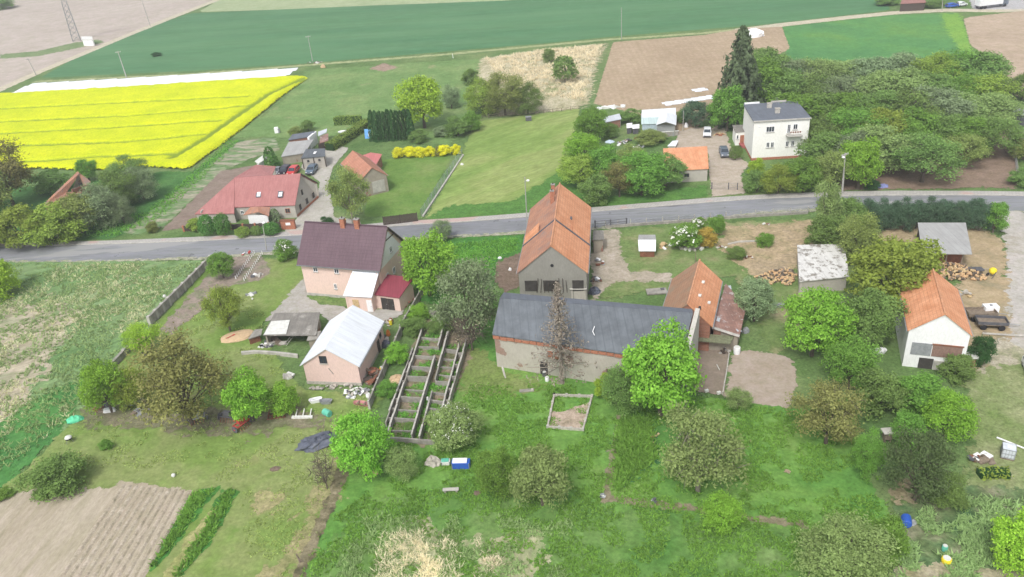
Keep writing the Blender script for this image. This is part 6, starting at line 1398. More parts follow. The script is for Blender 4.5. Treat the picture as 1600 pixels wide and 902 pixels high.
# ---- cars
def car(name, label, px, py, heading, paint, kind='hatch', L=4.1, Wd=1.7):
    x, y, _ = W(px, py); root = empty(name, (x, y, TOP+.05), heading, label=label, cat='car')
    if kind == 'van': prof = [(-.5, .35), (-.5, 1.0), (-.47, 1.75), (-.1, 1.82), (.22, 1.75), (.36, 1.1), (.49, .95), (.5, .35)]
    elif kind == 'sedan': prof = [(-.5, .35), (-.5, .85), (-.3, .92), (-.2, 1.36), (.1, 1.4), (.25, .95), (.48, .8), (.5, .35)]
    else: prof = [(-.5, .35), (-.5, .9), (-.44, 1.35), (-.1, 1.46), (.1, 1.42), (.27, .98), (.47, .84), (.5, .35)]
    zb = max(p[1] for p in prof); V = []
    for s in (-1, 1):
        for u, z in prof: wv = Wd/2*(1 if z < 1.0 else .83); V.append((u*L, s*wv, z))
    n = len(prof); F = [tuple(range(n)), tuple(range(n, 2*n))[::-1]]+[(n+i, n+(i+1) % n, (i+1) % n, i) for i in range(n)]
    b = MB(); b.add(V, F); body = b.build('body', M[paint], root)
    k = 3 if kind == 'sedan' else 2
    # glass: windscreen, rear and side windows as thin panels proud of the body
    def pan(nm, pts): MB().slab(pts, .02).build(nm, M['glass'], root)
    up = [i for i, p in enumerate(prof) if p[1] >= 1.3]; a_, b_ = up[0], up[-1]
    f0, f1 = prof[b_], prof[b_+1]; r0, r1 = prof[a_], prof[a_-1]
    def q(p, s, f=1.0, dx=0.0): wv = Wd/2*(1 if p[1] < 1.0 else .83)*f; return (p[0]*L+dx, s*wv, p[1]+.02)
    pan('windscreen', [q(f0, -1, .9, .03), q(f1, -1, .86, .03), q(f1, 1, .86, .03), q(f0, 1, .9, .03)])
    pan('rear_window', [q(r0, 1, .9, -.03), q(r1, 1, .86, -.03), q(r1, -1, .86, -.03), q(r0, -1, .9, -.03)])
    for s in (-1, 1):
        m = MB(); y0 = s*(Wd/2*.84); y1 = s*(Wd/2*.99)
        m.add([(r0[0]*L+.12, y0+s*.015, r0[1]-.08), (f0[0]*L-.05, y0+s*.015, f0[1]-.08), (f1[0]*L-.12, y1, 1.0), (r1[0]*L+.25, y1, 1.0)], [(0, 1, 2, 3) if s < 0 else (3, 2, 1, 0)]); m.build('side_window', M['glass'], root)
    for u in (-.31, .31):
        for s in (-1, 1):
            wh = MB().lathe((u*L, s*(Wd/2-.1), .32), [(-.1, .31), (-.09, .33), (.09, .33), (.1, .31)], n=14, axis='y').build('wheel', M['black'], root)
            MB().lathe((u*L, s*(Wd/2-.1), .32), [(-.115, .19), (.115, .19)], n=10, axis='y').build('rim', M['steel'], wh)
    for s in (-1, 1):
        MB().box((L*.5, s*Wd*.34, .72), (.06, .32, .15)).build('headlight', M['lamp'], root); MB().box((-L*.5, s*Wd*.38, .82), (.05, .2, .2)).build('tail_light', M['redpaint'], root)
    MB().box((L*.5+.01, 0, .45), (.06, Wd*.9, .18)).build('bumper', M['graydark'], root)
    return root
car('parked_car', 'white hatchback parked under the green tree on the gravel drive', 1105, 212, R_(-106), 'carwhite')
car('parked_car', 'grey blue car parked in front of the white house porch', 1131, 243, R_(-98), 'cargrey')
car('parked_car', 'slate blue estate car beside the timber framed garage', 488, 270, R_(-98), 'carblue')
car('parked_car', 'red car parked between the red roof and the garage', 459, 272, R_(-98), 'rubber_red', 'hatch')
car('parked_car', 'dark violet car half hidden behind the red one', 446, 271, R_(-98), 'cardark')
car('parked_car', 'silver grey car farthest left behind the red roof', 433, 272, R_(-95), 'carsilver', 'sedan')
car('parked_car', 'white car cut by the right edge beside the lane', 1612, 584, R_(-112), 'carwhite', 'hatch')
car('parked_car', 'blue car on the far farm track at the top right', 1487, 12, R_(8), 'blue')
car('parked_car', 'second white bluish car right beside the far blue one', 1502, 10, R_(8), 'carwhite', L=3.4)
# white lorry at top right
x, y, _ = W(1548, 12); root = empty('flatbed_lorry', (x, y, .1), R_(8), label='long white lorry parked on the farmyard at the top right', cat='lorry')
MB().box((-1, 0, 1.9), (8.5, 2.5, 1.8)).build('cargo_box', M['carwhite'], root); MB().box((-1, 0, .85), (8.6, 2.2, .25)).build('chassis', M['graydark'], root)
cb = MB().add([(3.5, -1.2, .6), (5.3, -1.2, .6), (5.3, -1.2, 1.5), (4.9, -1.2, 2.5), (3.5, -1.2, 2.5), (3.5, 1.2, .6), (5.3, 1.2, .6), (5.3, 1.2, 1.5), (4.9, 1.2, 2.5), (3.5, 1.2, 2.5)],
     [(0, 1, 2, 3, 4)[::-1], (5, 6, 7, 8, 9)]+[(i, (i+1) % 5, 5+(i+1) % 5, 5+i) for i in range(5)]).build('cab', M['cargrey'], root)
MB().slab([(5.33, -1, 1.5), (5.33, 1, 1.5), (4.95, 1, 2.4), (4.95, -1, 2.4)], .03).build('windscreen', M['glass'], cb)
for u in (-4.2, -3, 4.2):
    for s in (-1, 1): MB().lathe((u, s*1.05, .5), [(-.15, .5), (.15, .5)], n=14, axis='y').build('wheel', M['black'], root)

def at(px, py, z=TOP): return W(px, py)[:2]+(z,)
def blob(name, label, cat, px, py, sx, sy, sz, mat, rz=0, seed=0, rough=.18, parent=None):
    """lumpy heap"""
    r = np.random.default_rng(seed+int(px)); V, F = [], []; n, k = 16, 6
    for j in range(k+1):
        t = j/k*math.pi/2
        for i in range(n):
            a = 2*math.pi*i/n; q = 1+r.uniform(-rough, rough); V.append((math.cos(a)*math.cos(t)*q*sx/2, math.sin(a)*math.cos(t)*q*sy/2, math.sin(t)**.8*sz*(1+r.uniform(-rough, rough))-.02))
    for j in range(k):
        for i in range(n): F.append((j*n+i, j*n+(i+1) % n, (j+1)*n+(i+1) % n, (j+1)*n+i))
    F.append(tuple(range(k*n, (k+1)*n)))
    me = MB().add(V, F).mesh(name, M[mat] if isinstance(mat, str) else mat)
    return link(name, me, parent, at(px, py), rz, label=label, cat=cat)
def thing(name, label, cat, px, py, rz=0, group=None, z=TOP): return empty(name, at(px, py, z), rz, label=label, cat=cat, group=group)
def barrel(label, px, py, mat, r=.3, h=.9, tilt=False, rz=0, name='barrel', cat='barrel'):
    t = thing(name, label, cat, px, py, rz)
    if tilt: MB().lathe((0, 0, r), [(-h/2, r*.9), (-h/2+.05, r), (-h*.2, r), (-h*.2, r*1.05), (h*.2, r*1.05), (h*.2, r), (h/2-.05, r), (h/2, r*.9)], n=14, axis='x').build('drum', M[mat], t)
    else:
        MB().lathe((0, 0, 0), [(0, r*.92), (.05, r), (h*.33, r), (h*.35, r*1.05), (h*.65, r*1.05), (h*.67, r), (h-.04, r), (h, r*.9)], n=14).build('drum', M[mat], t)
        MB().lathe((0, 0, h), [(0, r*.8), (.05, r*.8)], n=12).build('lid', M['offwhite'], t)
    return t
def pile(name, label, cat, px, py, sx, sy, n, mats, size=(.3, .9), h=.8, rz=0, part='scrap', long=1.0, stuff=False):
    """heap of separate pieces; each piece a part"""
    t = thing(name, label, cat, px, py, rz)
    for i in range(n):
        a = random.uniform(0, 6.28); q = math.sqrt(random.random()); x, y = math.cos(a)*q*sx/2, math.sin(a)*q*sy/2; z = h*(1-q)*random.uniform(.3, 1)+.08
        s = random.uniform(*size); mt = M[random.choice(mats)]
        MB().box((x, y, z), (s*long, s*random.uniform(.3, .8), s*random.uniform(.1, .4)), random.uniform(0, 3.14), tilt=random.uniform(-.5, .5)).build(part, mt, t)
    return t
def logs(label, px, py, sx, sy, rows, rz=0, n=8, ln=1.1, r=.12):
    t = thing('firewood_pile', label, 'firewood', px, py, rz); kinds = [MB().tube((0, -.25, 0), (0, .25, 0), r, n=6).mesh('log', M[m_]) for m_ in ('logend', 'bark', 'wood', 'woodpale')]
    W0 = n*r*1.6; D0 = sy*.6
    for c in range(n*rows*3):
        a = random.uniform(-1, 1); b = random.uniform(-1, 1); z = max(0, (1-a*a)*(1-b*b))*rows*r*1.5*random.uniform(.4, 1)
        o = link('log', kinds[int(random.random()**1.3*4)], t, (a*W0, b*D0, r+z), random.uniform(0, 3.14)); o.rotation_euler = (random.uniform(-.5, .5), random.uniform(-.3, .3), o.rotation_euler[2])
    return t
# left lawn junk row
blob('tarpaulin_mound', 'turquoise green sheet covered mound on the left lawn edge', 'tarpaulin', 118, 658, 2.0, 1.2, .7, 'tarpgreen', .1)
t = thing('kettle_grill', 'small black and white garden grill standing on the left lawn', 'grill', 110, 692)
MB().lathe((0, 0, .45), [(0, .12), (.1, .38), (.28, .45), (.3, .45)], n=12).build('bowl', M['black'], t); MB().lathe((0, 0, .76), [(0, .44), (.14, .34), (.22, .1)], n=12).build('lid', M['offwhite'], t)
for i in range(3): MB().tube((.3*math.cos(i*2.1), .3*math.sin(i*2.1), .5), (.45*math.cos(i*2.1), .45*math.sin(i*2.1), 0), .03, n=4).build('leg', M['steel'], t)
def tub(label, px, py, mat, L=1.7, Wd=.75, h=.5, rz=0, flip=False, name='bathtub'):
    t = thing(name, label, 'tub', px, py, rz); m = MB(); n = 16; V = []
    for z, q in ((0, .75), (h, 1.0), (h, .86), (.12, .62)):
        for i in range(n): a = 2*math.pi*i/n; sg = lambda v: math.copysign(abs(v)**.6, v); V.append((sg(math.cos(a))*L/2*q, sg(math.sin(a))*Wd/2*q, (h-z) if flip else z))
    F = [(j*n+i, j*n+(i+1) % n, (j+1)*n+(i+1) % n, (j+1)*n+i) for j in range(3) for i in range(n)]+[tuple(range(n))[::-1], tuple(range(3*n, 4*n))]
    m.add(V, F).build('basin', M[mat], t); MB().box((0, 0, h-.02 if not flip else .02), (L*.4, .05, .03)).build('rim_bar', M['gray'], t); return t
tub('white upturned tub at the left end of the junk row', 172, 644, 'white', rz=.1, flip=True)
tub('grey tub lying in the junk row', 203, 634, 'gray', rz=.4); tub('white upturned trough right of the grey tub', 216, 628, 'white', 1.9, .8, .5, .5, True)
tub('white tub in the grass below the pink barn', 494, 629, 'white', rz=.2); tub('grey blue tub right of the white one below the pink barn', 510, 631, 'gray', rz=-.1)
pile('scrap_heap', 'brown scrap boards under the small bright tree', 'scrap heap', 160, 640, 2.4, 1.6, 14, ['rust', 'wood', 'graydark'], (.4, 1.2), .5)
pile('scrap_heap', 'dark scrap and planks under the budding tree left side', 'scrap heap', 222, 645, 2.6, 1.4, 12, ['wood', 'graydark', 'gray'], (.4, 1.2), .4)
def machine(label, px, py, mat, rz=0, name='farm_machine'):
    t = thing(name, label, 'farm machine', px, py, rz)
    MB().box((0, 0, .75), (2.0, .12, .12)).box((0, .8, .75), (2.0, .12, .12)).box((.9, .4, .75), (.12, .9, .12)).box((-.9, .4, .75), (.12, .9, .12)).build('frame', M[mat], t)
    for s in (-1, 1):
        wh = MB().lathe((s*1.15, .4, .45), [(-.05, .45), (.05, .45)], n=14, axis='x').build('wheel', M['graydark'], t); MB().lathe((s*1.15, .4, .45), [(-.07, .12), (.07, .12)], n=8, axis='x').build('hub', M[mat], wh)
    for i in range(5):
        MB().tube((-.7+i*.35, .1, .75), (-.7+i*.35, -.35, .1), .04, n=4).build('tine', M['rust'], t)
    MB().tube((0, .8, .8), (0, 1.9, .5), .06, n=5).build('drawbar', M[mat], t); MB().box((0, .4, 1.05), (.9, .5, .5)).build('hopper', M[mat], t); return t
machine('grey farm implement under the right side of the budding tree', 310, 662, 'gray', .3)
machine('dark cart like implement left of the red rusty machine', 355, 660, 'graydark', -.3)
machine('red rusty farm machine between two bright fruit trees', 383, 670, 'redpaint', 1.0)
for i, (px, py, mt, rz, lab) in enumerate([(433, 650, 'rust', .1, 'brown slatted pallet lying on the lawn below the bright bush'), (474, 652, 'offwhite', -.1, 'white slatted frame lying on the lawn left of the turquoise drum')]):
    t = thing('pallet', lab, 'pallet', px, py, rz)
    if i == 0:
        for k in range(5): MB().box((-1.0+k*.5, 0, .2), (.14, 1.6, .08)).build('slat', M[mt], t)
        for k in range(3): MB().box((0, -.7+.7*k, .1), (2.3, .12, .12)).build('bearer', M[mt], t)
    else:
        for k in range(3): MB().box((-.9+k*.9, .45, .35), (.12, 1.3, .14), .15).build('slat', M[mt], t)
        MB().box((0, -.3, .2), (2.6, .35, .25)).build('bearer', M[mt], t)
barrel('turquoise drum lying on the lawn above the dark tarpaulin heap', 512, 650, 'turq', .42, 1.1, True, -.7)
blob('tarpaulin_heap', 'crumpled dark blue grey tarpaulin heap on the olive lawn', 'tarpaulin', 497, 694, 4.6, 2.8, .9, 'tarp', .35, rough=.28)
m = MB().tube(at(503, 688, .3), at(511, 662, 1.2), .05, n=5); tag(m.build('leaning_pole', M['wood']), 'thin grey pole stuck in the dark tarpaulin heap', 'pole')
pile('plank_stack', 'short pale plank stack in the grass left of the pink barn', 'planks', 447, 590, 1.4, .8, 6, ['concpale', 'offwhite'], (.8, 1.4), .2)
# outhouse and barn surroundings
pile('bottle_heap', 'black and white cans heaped before the flat grey outhouse', 'rubbish', 418, 541, 2.4, 1.2, 18, ['black', 'white', 'graydark', 'white'], (.25, .5), .5, part='can')
for k in range(3):
    pass
t = thing('ladder', 'pale wooden ladder leaning at the front of the flat grey outhouse', 'ladder', 446, 541, 1.0)
for s in (-.22, .22): MB().tube((0, s, .1), (2.6, s, 1.1), .04, n=4).build('rail', M['concpale'], t)
for k in range(6): MB().tube((.3+k*.4, -.22, .22+k*.15), (.3+k*.4, .22, .22+k*.15), .03, n=4).build('rung', M['concpale'], t)
pile('board_stack', 'grey boards lying in front of the flat grey outhouse', 'boards', 432, 536, 3.0, 1.2, 10, ['wood', 'concpale', 'graydark'], (.7, 1.5), .3, part='board')
pile('rubbish_heap', 'grey white rubbish heap at the front corner of the pink barn', 'rubbish', 556, 616, 3.2, 1.8, 34, ['white', 'gray', 'stone', 'graydark', 'offwhite'], (.25, .8), .9)
pile('scrap_heap', 'rusty brown scrap heap between pink barn wall and concrete wall', 'scrap heap', 580, 590, 2.2, 3.4, 30, ['rust', 'brick', 'wooddark', 'wood', 'rust'], (.4, 1.2), 1.0)
pile('scrap_heap', 'mixed scrap behind the back corner of the pink barn', 'scrap heap', 600, 535, 1.6, 2.6, 16, ['rust', 'offwhite', 'graydark', 'stone'], (.3, .9), .8)
pile('rubble_heap', 'pale rubble heap near the back eave of the pink barn', 'rubble', 606, 505, 1.8, 2.2, 16, ['stone', 'concpale', 'rust'], (.25, .6), .6)
t = thing('rowing_boat', 'faded pink boat hull beside the rubbish heap', 'boat', 566, 634, -.35)
V = []; n_ = 9
for i in range(n_):
    u = -1.2+2.4*i/(n_-1); wv = .42*math.sqrt(max(.02, 1-(u/1.25)**2)); V += [(u, -wv, .42), (u, -wv*.5, .02), (u, wv*.5, .02), (u, wv, .42)]
MB().add(V, [(4*i+q, 4*i+q+4, 4*i+q+5, 4*i+q+1) for i in range(n_-1) for q in range(3)]).build('hull', plain('faded_pink', (.45, .2, .2), .6), t)
for u in (-.5, .4): MB().box((u, 0, .36), (.18, .75, .04)).build('seat', M['wood'], t)
MB().box(at(584, 598, .7), (1.0, 2.3, .08), -.25, tilt=.5); t = thing('rusty_door', 'orange rusty door slab leaning on the concrete wall', 'door', 586, 600, -.3); MB().box((0, 0, .75), (.9, 2.2, .08), 0, tilt=.7).build('leaf', M['rust'], t); MB().box((0.1, .8, .95), (.1, .05, .1)).build('handle', M['steel'], t)
barrel('white drum at the end of the rubbish corner', 576, 622, 'white', .28, .6); barrel('yellow white drum beside the concrete wall', 597, 580, 'yellow', .25, .6)
blob('covered_bundle', 'dark blue bundle behind the pink barn', 'bundle', 604, 541, 1.3, 1.0, .9, 'tarp'); blob('sack', 'orange and white sack behind the pink barn', 'sack', 607, 524, .6, .9, .8, 'orange'); barrel('yellow canister by the paved corner behind the pink barn', 611, 508, 'yellow', .22, .8)
for px, py, lab in ((620, 462, 'red scrap beside the right wall of the crimson garage'),): pile('scrap_heap', lab, 'scrap heap', 638, 474, 1.0, 3.0, 14, ['redpaint', 'rust', 'gray', 'brick'], (.2, .7), .6, rz=-.4)
blob('straw_heap', 'beige straw heap between the boundary wall and the pigsty ruin', 'straw heap', 620, 594, 1.9, 2.0, .5, 'sandm')
blob('sand_heap', 'oval pile of yellow sand left of the flat grey outhouse', 'sand pile', 371, 527, 5.0, 3.2, .5, 'sandm', .3, rough=.06)
pile('brick_heap', 'little brick red rubble heap at the top of the pigsty ruin', 'rubble', 694, 505, 1.8, 1.4, 16, ['brick', 'stone', 'concpale'], (.2, .5), .5, part='brick')
t = thing('toy_spade', 'small red spade lying on the sand pile', 'spade', 360, 532, .8, z=.4); MB().box((0, 0, .2), (1.1, .08, .06)).build('handle', M['redpaint'], t); MB().box((.7, 0, .2), (.35, .28, .04)).build('blade', M['redpaint'], t)
MB2 = [(357, 463, 'white ball on the lawn by the loose fruit tree', .2), (395, 469, 'white ball on the lawn right of the loose fruit tree', .18), (258, 466, 'white round stone on the far side of the concrete fence', .3), (272, 746, 'yellow stone on the lawn above the ploughed plot', .25)]
for px, py, lab, r in MB2:
    o = MB().lathe((0, 0, r), [(-r*.95, r*.2), (-r*.6, r*.75), (0, r), (r*.6, r*.75), (r*.95, r*.2)], n=12).build('ball' if 'ball' in lab else 'stone', M['offwhite']); o.location = at(px, py); tag(o, lab, 'ball' if 'ball' in lab else 'stone')
t = thing('dark_bin', 'small dark bin beside the sapling at the broken concrete fence', 'bin', 228, 558); MB().box((0, 0, .4), (.6, .6, .8)).build('body', M['graydark'], t); MB().box((0, 0, .84), (.68, .68, .08)).build('lid', M['black'], t)
pile('wheelbarrow_scrap', 'white and dark scrap beside the grass strip of the kitchen garden', 'scrap heap', 392, 462, 1.8, .8, 7, ['offwhite', 'gray', 'graydark'], (.3, 1.0), .3)
pile('cut_boards', 'white boards lying near the right end of the stake rows', 'boards', 404, 432, 2.2, .7, 6, ['white', 'concpale', 'graydark'], (.6, 1.2), .2, part='board')
pile('fence_remnant', 'small red and white fence remains by the road above the stakes', 'fence remains', 388, 398, 2.2, .5, 8, ['redpaint', 'white', 'rust'], (.2, .6), .8)
# pigsty ruin and crates below it
def crate(label, px, py, cm, fm, rz=0, L=2.0, Wd=.9, h=.8):
    t = thing('crate', label, 'crate', px, py, rz); MB().box((0, 0, h/2), (L, Wd, h)).build('body', M[fm], t)
    MB().box((-L*.05, .02, h+.06), (L*.8, Wd*.8, .14)).build('cover', M[cm], t)
    for s in (-1, 1): MB().box((s*(L/2-.05), -Wd/2-.02, h/2), (.1, .05, h*1.1)).build('corner_post', M['steel'], t)
    return t
crate('blue crate with white contents below the pigsty ruin', 721, 730, 'white', 'blue', -.1); crate('pale green crate with white lid left of the blue crate', 697, 726, 'turq', 'offwhite', 0, 1.0, .6, .5)
blob('plaster_lump', 'crumpled grey white sacks at the foot of the pigsty ruin', 'sacks', 677, 727, 1.6, 1.0, 1.1, 'stone', rough=.35)
t = thing('stone_bench', 'small grey concrete bench in the lush garden grass', 'bench', 705, 770, -.05); MB().box((0, 0, .42), (1.7, .4, .12)).build('seat', M['concpale'], t)
for s in (-.6, .6): MB().box((s, 0, .18), (.18, .36, .36)).build('leg', M['concrete'], t)
blob('clay_stump', 'orange yellow stump below the tree right of the tarpaulin', 'stump', 587, 741, .6, .6, .7, 'woodpale'); barrel('white post like can inside the corridor of the pigsty ruin', 669, 628, 'white', .16, .6)
blob('earth_mound', 'round pale earth mound on the olive lawn near the ditch', 'earth mound', 430, 734, 1.2, .9, .25, 'soil'); blob('earth_mound', 'small brown earth mound in the lush garden right of the bench', 'earth mound', 746, 772, .9, .7, .25, 'soil')
t = thing('wooden_post', 'grey broken post standing in the dry ditch at the bottom', 'post', 470, 880); MB().tube((0, 0, 0), (-.25, .1, 1.1), .1, .08).build('shaft', M['wood'], t); MB().tube((-.1, 0, .5), (.3, 0, .1), .05).build('brace', M['wood'], t)
for px, py, rz, lab in ((941, 778, .3, 'white and black sheet tangle at the end of the earth path'), (1021, 786, .1, 'grey pointed stone on the old garden boundary')):
    pile('debris', lab, 'debris', px, py, .6, .4, 6, ['offwhite', 'graydark', 'gray'], (.15, .45), .6)
pile('rubble_line', 'orange brown soil rubble between nettles and the beige tree', 'rubble', 1021, 685, 1.2, 2.6, 14, ['brick', 'sandm', 'stone'], (.2, .5), .3)
barrel('grey cooking pot by the stone barn wall', 851, 588, 'graydark', .28, .6); barrel('white bucket by the stone barn wall', 855, 596, 'white', .26, .6, name='bucket', cat='bucket')
t = thing('flat_slab', 'small concrete slab lying in the grass before the stone barn', 'slab', 823, 612); MB().box((0, 0, .1), (1.8, .5, .15)).build('slab', M['concrete'], t); MB().box((.7, 0, .2), (.25, .4, .08)).build('block', M['stone'], t)
barrel('white round water butt right of the open pen', 1151, 553, 'white', .42, 1.0); blob('sack', 'grey sack at the corner of the rusty lean-to', 'sack', 1165, 520, 1.0, .7, .8, 'gray')
pile('wood_scrap', 'broken timber at the right post of the open pen', 'timber', 1131, 551, 1.4, .8, 9, ['wood', 'concpale', 'wooddark'], (.3, .9), .7)
for px, py in ((1104, 613), (1123, 616)): 
    t = thing('stone_block', 'white stone at the lower border of the brown plot, %s one' % ('left' if px < 1110 else 'right'), 'stone', px, py); MB().box((0, 0, .15), (.45, .3, .3), .3).build('block', M['offwhite'], t)
t = thing('white_pipe', 'thin white pipe lying on the brown plot', 'pipe', 1122, 576, 1.6); MB().tube((-.6, 0, .15), (.6, 0, .15), .05).build('pipe', M['offwhite'], t)
t = thing('roof_pipe', 'bent white pipe lying on the dark roof of the stone barn', 'pipe', 928, 518, 1.5)
p0, p1, p2 = W(929, 510, 6.75), W(926, 518, 6.5), W(929, 524, 6.3); t.location = p0; MB().tube((0, 0, 0), tuple(np.array(p1)-np.array(p0)), .05).tube(tuple(np.array(p1)-np.array(p0)), tuple(np.array(p2)-np.array(p0)), .05).build('pipe', M['white'], t); t.rotation_euler = (0, 0, 0)
# farmyard garden
blob('rock_garden', 'low pale rock garden mound below the white flowering bushes', 'rock garden', 1082, 388, 3.4, 1.6, .3, 'stone', rough=.3)
t = thing('garden_stones', 'ring of white stones round the rock garden mound', 'stones', 1082, 386)
for i in range(16): a = i/16*6.28; MB().box((math.cos(a)*2.5*random.uniform(.7, 1.1), math.sin(a)*1.4*random.uniform(.8, 1.2), .2), (.45, .35, .35), a).build('stone', M['offwhite'] if i % 3 else M['stone'], t)
t = thing('white_boat', 'small white upturned boat left of the rock garden', 'boat', 1053, 384, .05); MB().lathe((0, 0, .1), [(-.95, .05), (-.6, .32), (0, .42), (.6, .32), (.95, .05)], n=10, axis='x').build('hull', M['white'], t); MB().box((0, 0, .53), (1.5, .06, .06)).build('keel', M['offwhite'], t)
pile('wood_crates', 'yellow wooden crates stacked right of the small white cabin', 'crates', 1036, 386, 1.4, 1.8, 10, ['woodpale', 'woodpale', 'white'], (.5, .9), .7, part='crate')
t = thing('concrete_slab', 'flat grey concrete slab in the grass left of the steep tiled outbuilding', 'slab', 1026, 457); MB().box((0, 0, .12), (3.0, 1.6, .2), -.02).build('slab', M['concrete'], t); MB().box((.9, .3, .26), (.5, .5, .1)).build('cover', M['graydark'], t)
for px, py, lab in ((935, 380, 'dark junk along the right wall of the farmhouse, upper heap'), (936, 412, 'dark junk along the right wall of the farmhouse, middle heap'), (932, 440, 'junk at the lower right corner of the farmhouse')):
    pile('scrap_heap', lab, 'scrap heap', px, py, 1.6, 3.0, 16, ['graydark', 'white', 'wood', 'rust', 'gray'], (.2, .7), .6)
blob('covered_bundle', 'blue grey covered bundle below the farmhouse lean-to', 'bundle', 929, 458, 1.8, 1.4, .9, 'tarp')
blob('satellite_stone', 'white bucket on the dark earth left of the farmhouse', 'bucket', 797, 423, .5, .5, .5, 'white'); blob('sack', 'white sack on the verge right of the bright maple', 'sack', 781, 405, .7, .5, .4, 'white')
pole('wood_post', 'thin post behind the ridge of the steep tiled outbuilding', 1087, 410, 1087, 394, .07, mat='wood', cat='post')
for px, py, lab in ((1199, 352, 'small stone heap in the sandy yard by the fence'), (1168, 404, 'stone heap at the flower bed in the grass'), (1128, 388, 'low rubble edge left of the sandy yard')):
    pile('stone_heap', lab, 'stones', px, py, 2.0, 1.0, 10, ['stone', 'offwhite', 'rust'], (.2, .5), .3, part='stone')
ed = [(1137, 384), (1155, 380), (1180, 379), (1195, 381)]
ribbon('bed_edging', ed, [(a, b-1.2) for a, b in ed], 0, .3, M['concpale'], sub=2, label='curved pale concrete edging in the sandy yard garden', cat='edging')
logs('split firewood heap on the grass left of the peeling white shed', 1213, 434, 4, 2.4, 4, .3, 12, 1.1, .16)
logs('small firewood heap at the lower left of the peeling white shed', 1232, 440, 2, 1.2, 3, .9, 6, 1.0, .15)
logs('long stack of pale split logs in front of the grey open shed, left part', 1474, 424, 4, 2.4, 4, -.1, 13, 1.1, .17)
logs('long stack of pale split logs in front of the grey open shed, right part', 1500, 432, 4, 2.4, 4, -.15, 11, 1.1, .17)
pile('sawn_timber', 'sawn timber offcuts behind the log stacks', 'timber', 1468, 410, 4.5, 1.2, 18, ['woodpale', 'stone', 'concpale'], (.5, 1.4), .5, part='offcut')
pile('sawn_timber', 'timber offcuts on the sand below the log stacks', 'timber', 1508, 460, 2.2, 1.6, 12, ['woodpale', 'stone'], (.3, .9), .3, part='offcut')
t = thing('yellow_mixer', 'yellow cement mixer on the farmyard sand', 'mixer', 1549, 433, .3); MB().lathe((0, 0, .95), [(-.45, .2), (-.2, .5), (.15, .5), (.5, .28)], n=12, axis='x').build('drum', M['yellow'], t)
for s in (-1, 1): MB().tube((0, s*.55, .95), (.5*s, s*.5, 0), .05, n=5).build('leg', M['graydark'], t)
MB().lathe((-.3, .45, .25), [(-.05, .25), (.05, .25)], n=10, axis='y').build('wheel', M['black'], t)
t = thing('drawbar_cart', 'dark low cart left of the yellow mixer', 'cart', 1522, 427, -.1); MB().box((0, 0, .6), (2.2, 1.1, .2)).build('bed', M['graydark'], t); MB().tube((1.1, 0, .6), (2.4, 0, .5), .05).build('drawbar', M['steel'], t)
for s in (-1, 1): MB().lathe((-.3, s*.6, .35), [(-.07, .35), (.07, .35)], n=12, axis='y').build('wheel', M['black'], t)
blob('cloth_bundle', 'grey white cloth bundle between the evergreen hedge and the rounded bush', 'bundle', 1526, 356, 1.1, 1.2, 1.6, 'stone', rough=.3)
blob('tarpaulin_sheet', 'blue and violet tarpaulin on the verge beside the orchard', 'tarpaulin', 1378, 293, 2.2, 1.0, .6, plain('violet_tarp', (.2, .22, .42), .6, var=.3))
# trailers right of the white barn
def trailer(label, px, py, rz, mat, L=3.6, Wd=1.7, load=None):
    t = thing('farm_trailer', label, 'trailer', px, py, rz); MB().box((0, 0, .8), (L, Wd, .15)).build('bed', M['wood'], t)
    for s in (-1, 1):
        MB().box((0, s*Wd/2, 1.05), (L, .06, .4)).build('side_board', M[mat], t); MB().box((s*L/2, 0, 1.05), (.06, Wd-.1, .4)).build('end_board', M[mat], t)
    for u in (-1, 1):
        for s in (-1, 1): MB().lathe((u*L*.3, s*(Wd/2-.05), .4), [(-.1, .4), (.1, .4)], n=12, axis='y').build('wheel', M['black'], t)
    MB().tube((L/2, 0, .7), (L/2+1.6, 0, .5), .06).build('drawbar', M['steel'], t); return t
trailer('brown farm trailer standing right of the white barn', 1530, 498, -.1, 'wood'); trailer('dark farm trailer in front of the brown one right of the white barn', 1547, 512, -.25, 'graydark')
t = thing('water_tank', 'white plastic box tank behind the trailers', 'tank', 1545, 492, -.05); MB().box((0, 0, .9), (1.8, 1.1, 1.0)).build('tank', M['white'], t); MB().box((0, 0, .3), (1.9, 1.2, .2)).build('frame', M['gray'], t); MB().lathe((0, 0, 1.4), [(0, .2), (.1, .2)]).build('cap', M['gray'], t)
t = thing('long_beam', 'long pale timber beam lying across the lane beside the trailers', 'beam', 1575, 526, -.28); MB().box((0, 0, .2), (6.0, .18, .18)).build('beam', M['concpale'], t); MB().box((-2.7, .2, .2), (.4, .3, .2)).build('block', M['wood'], t)
tub('white trough filled with earth left of the white barn', 1372, 552, 'white', 2.0, 1.0, .5, -.1); pile('scrap_heap', 'pale scrap beside the left wall of the white barn', 'scrap heap', 1392, 462, 2.0, 3.0, 14, ['stone', 'gray', 'offwhite'], (.3, .8), .6)
tub('grey metal trough left of the bright tree trunk', 1216, 480, 'gray', 1.8, .7, .4, 0)
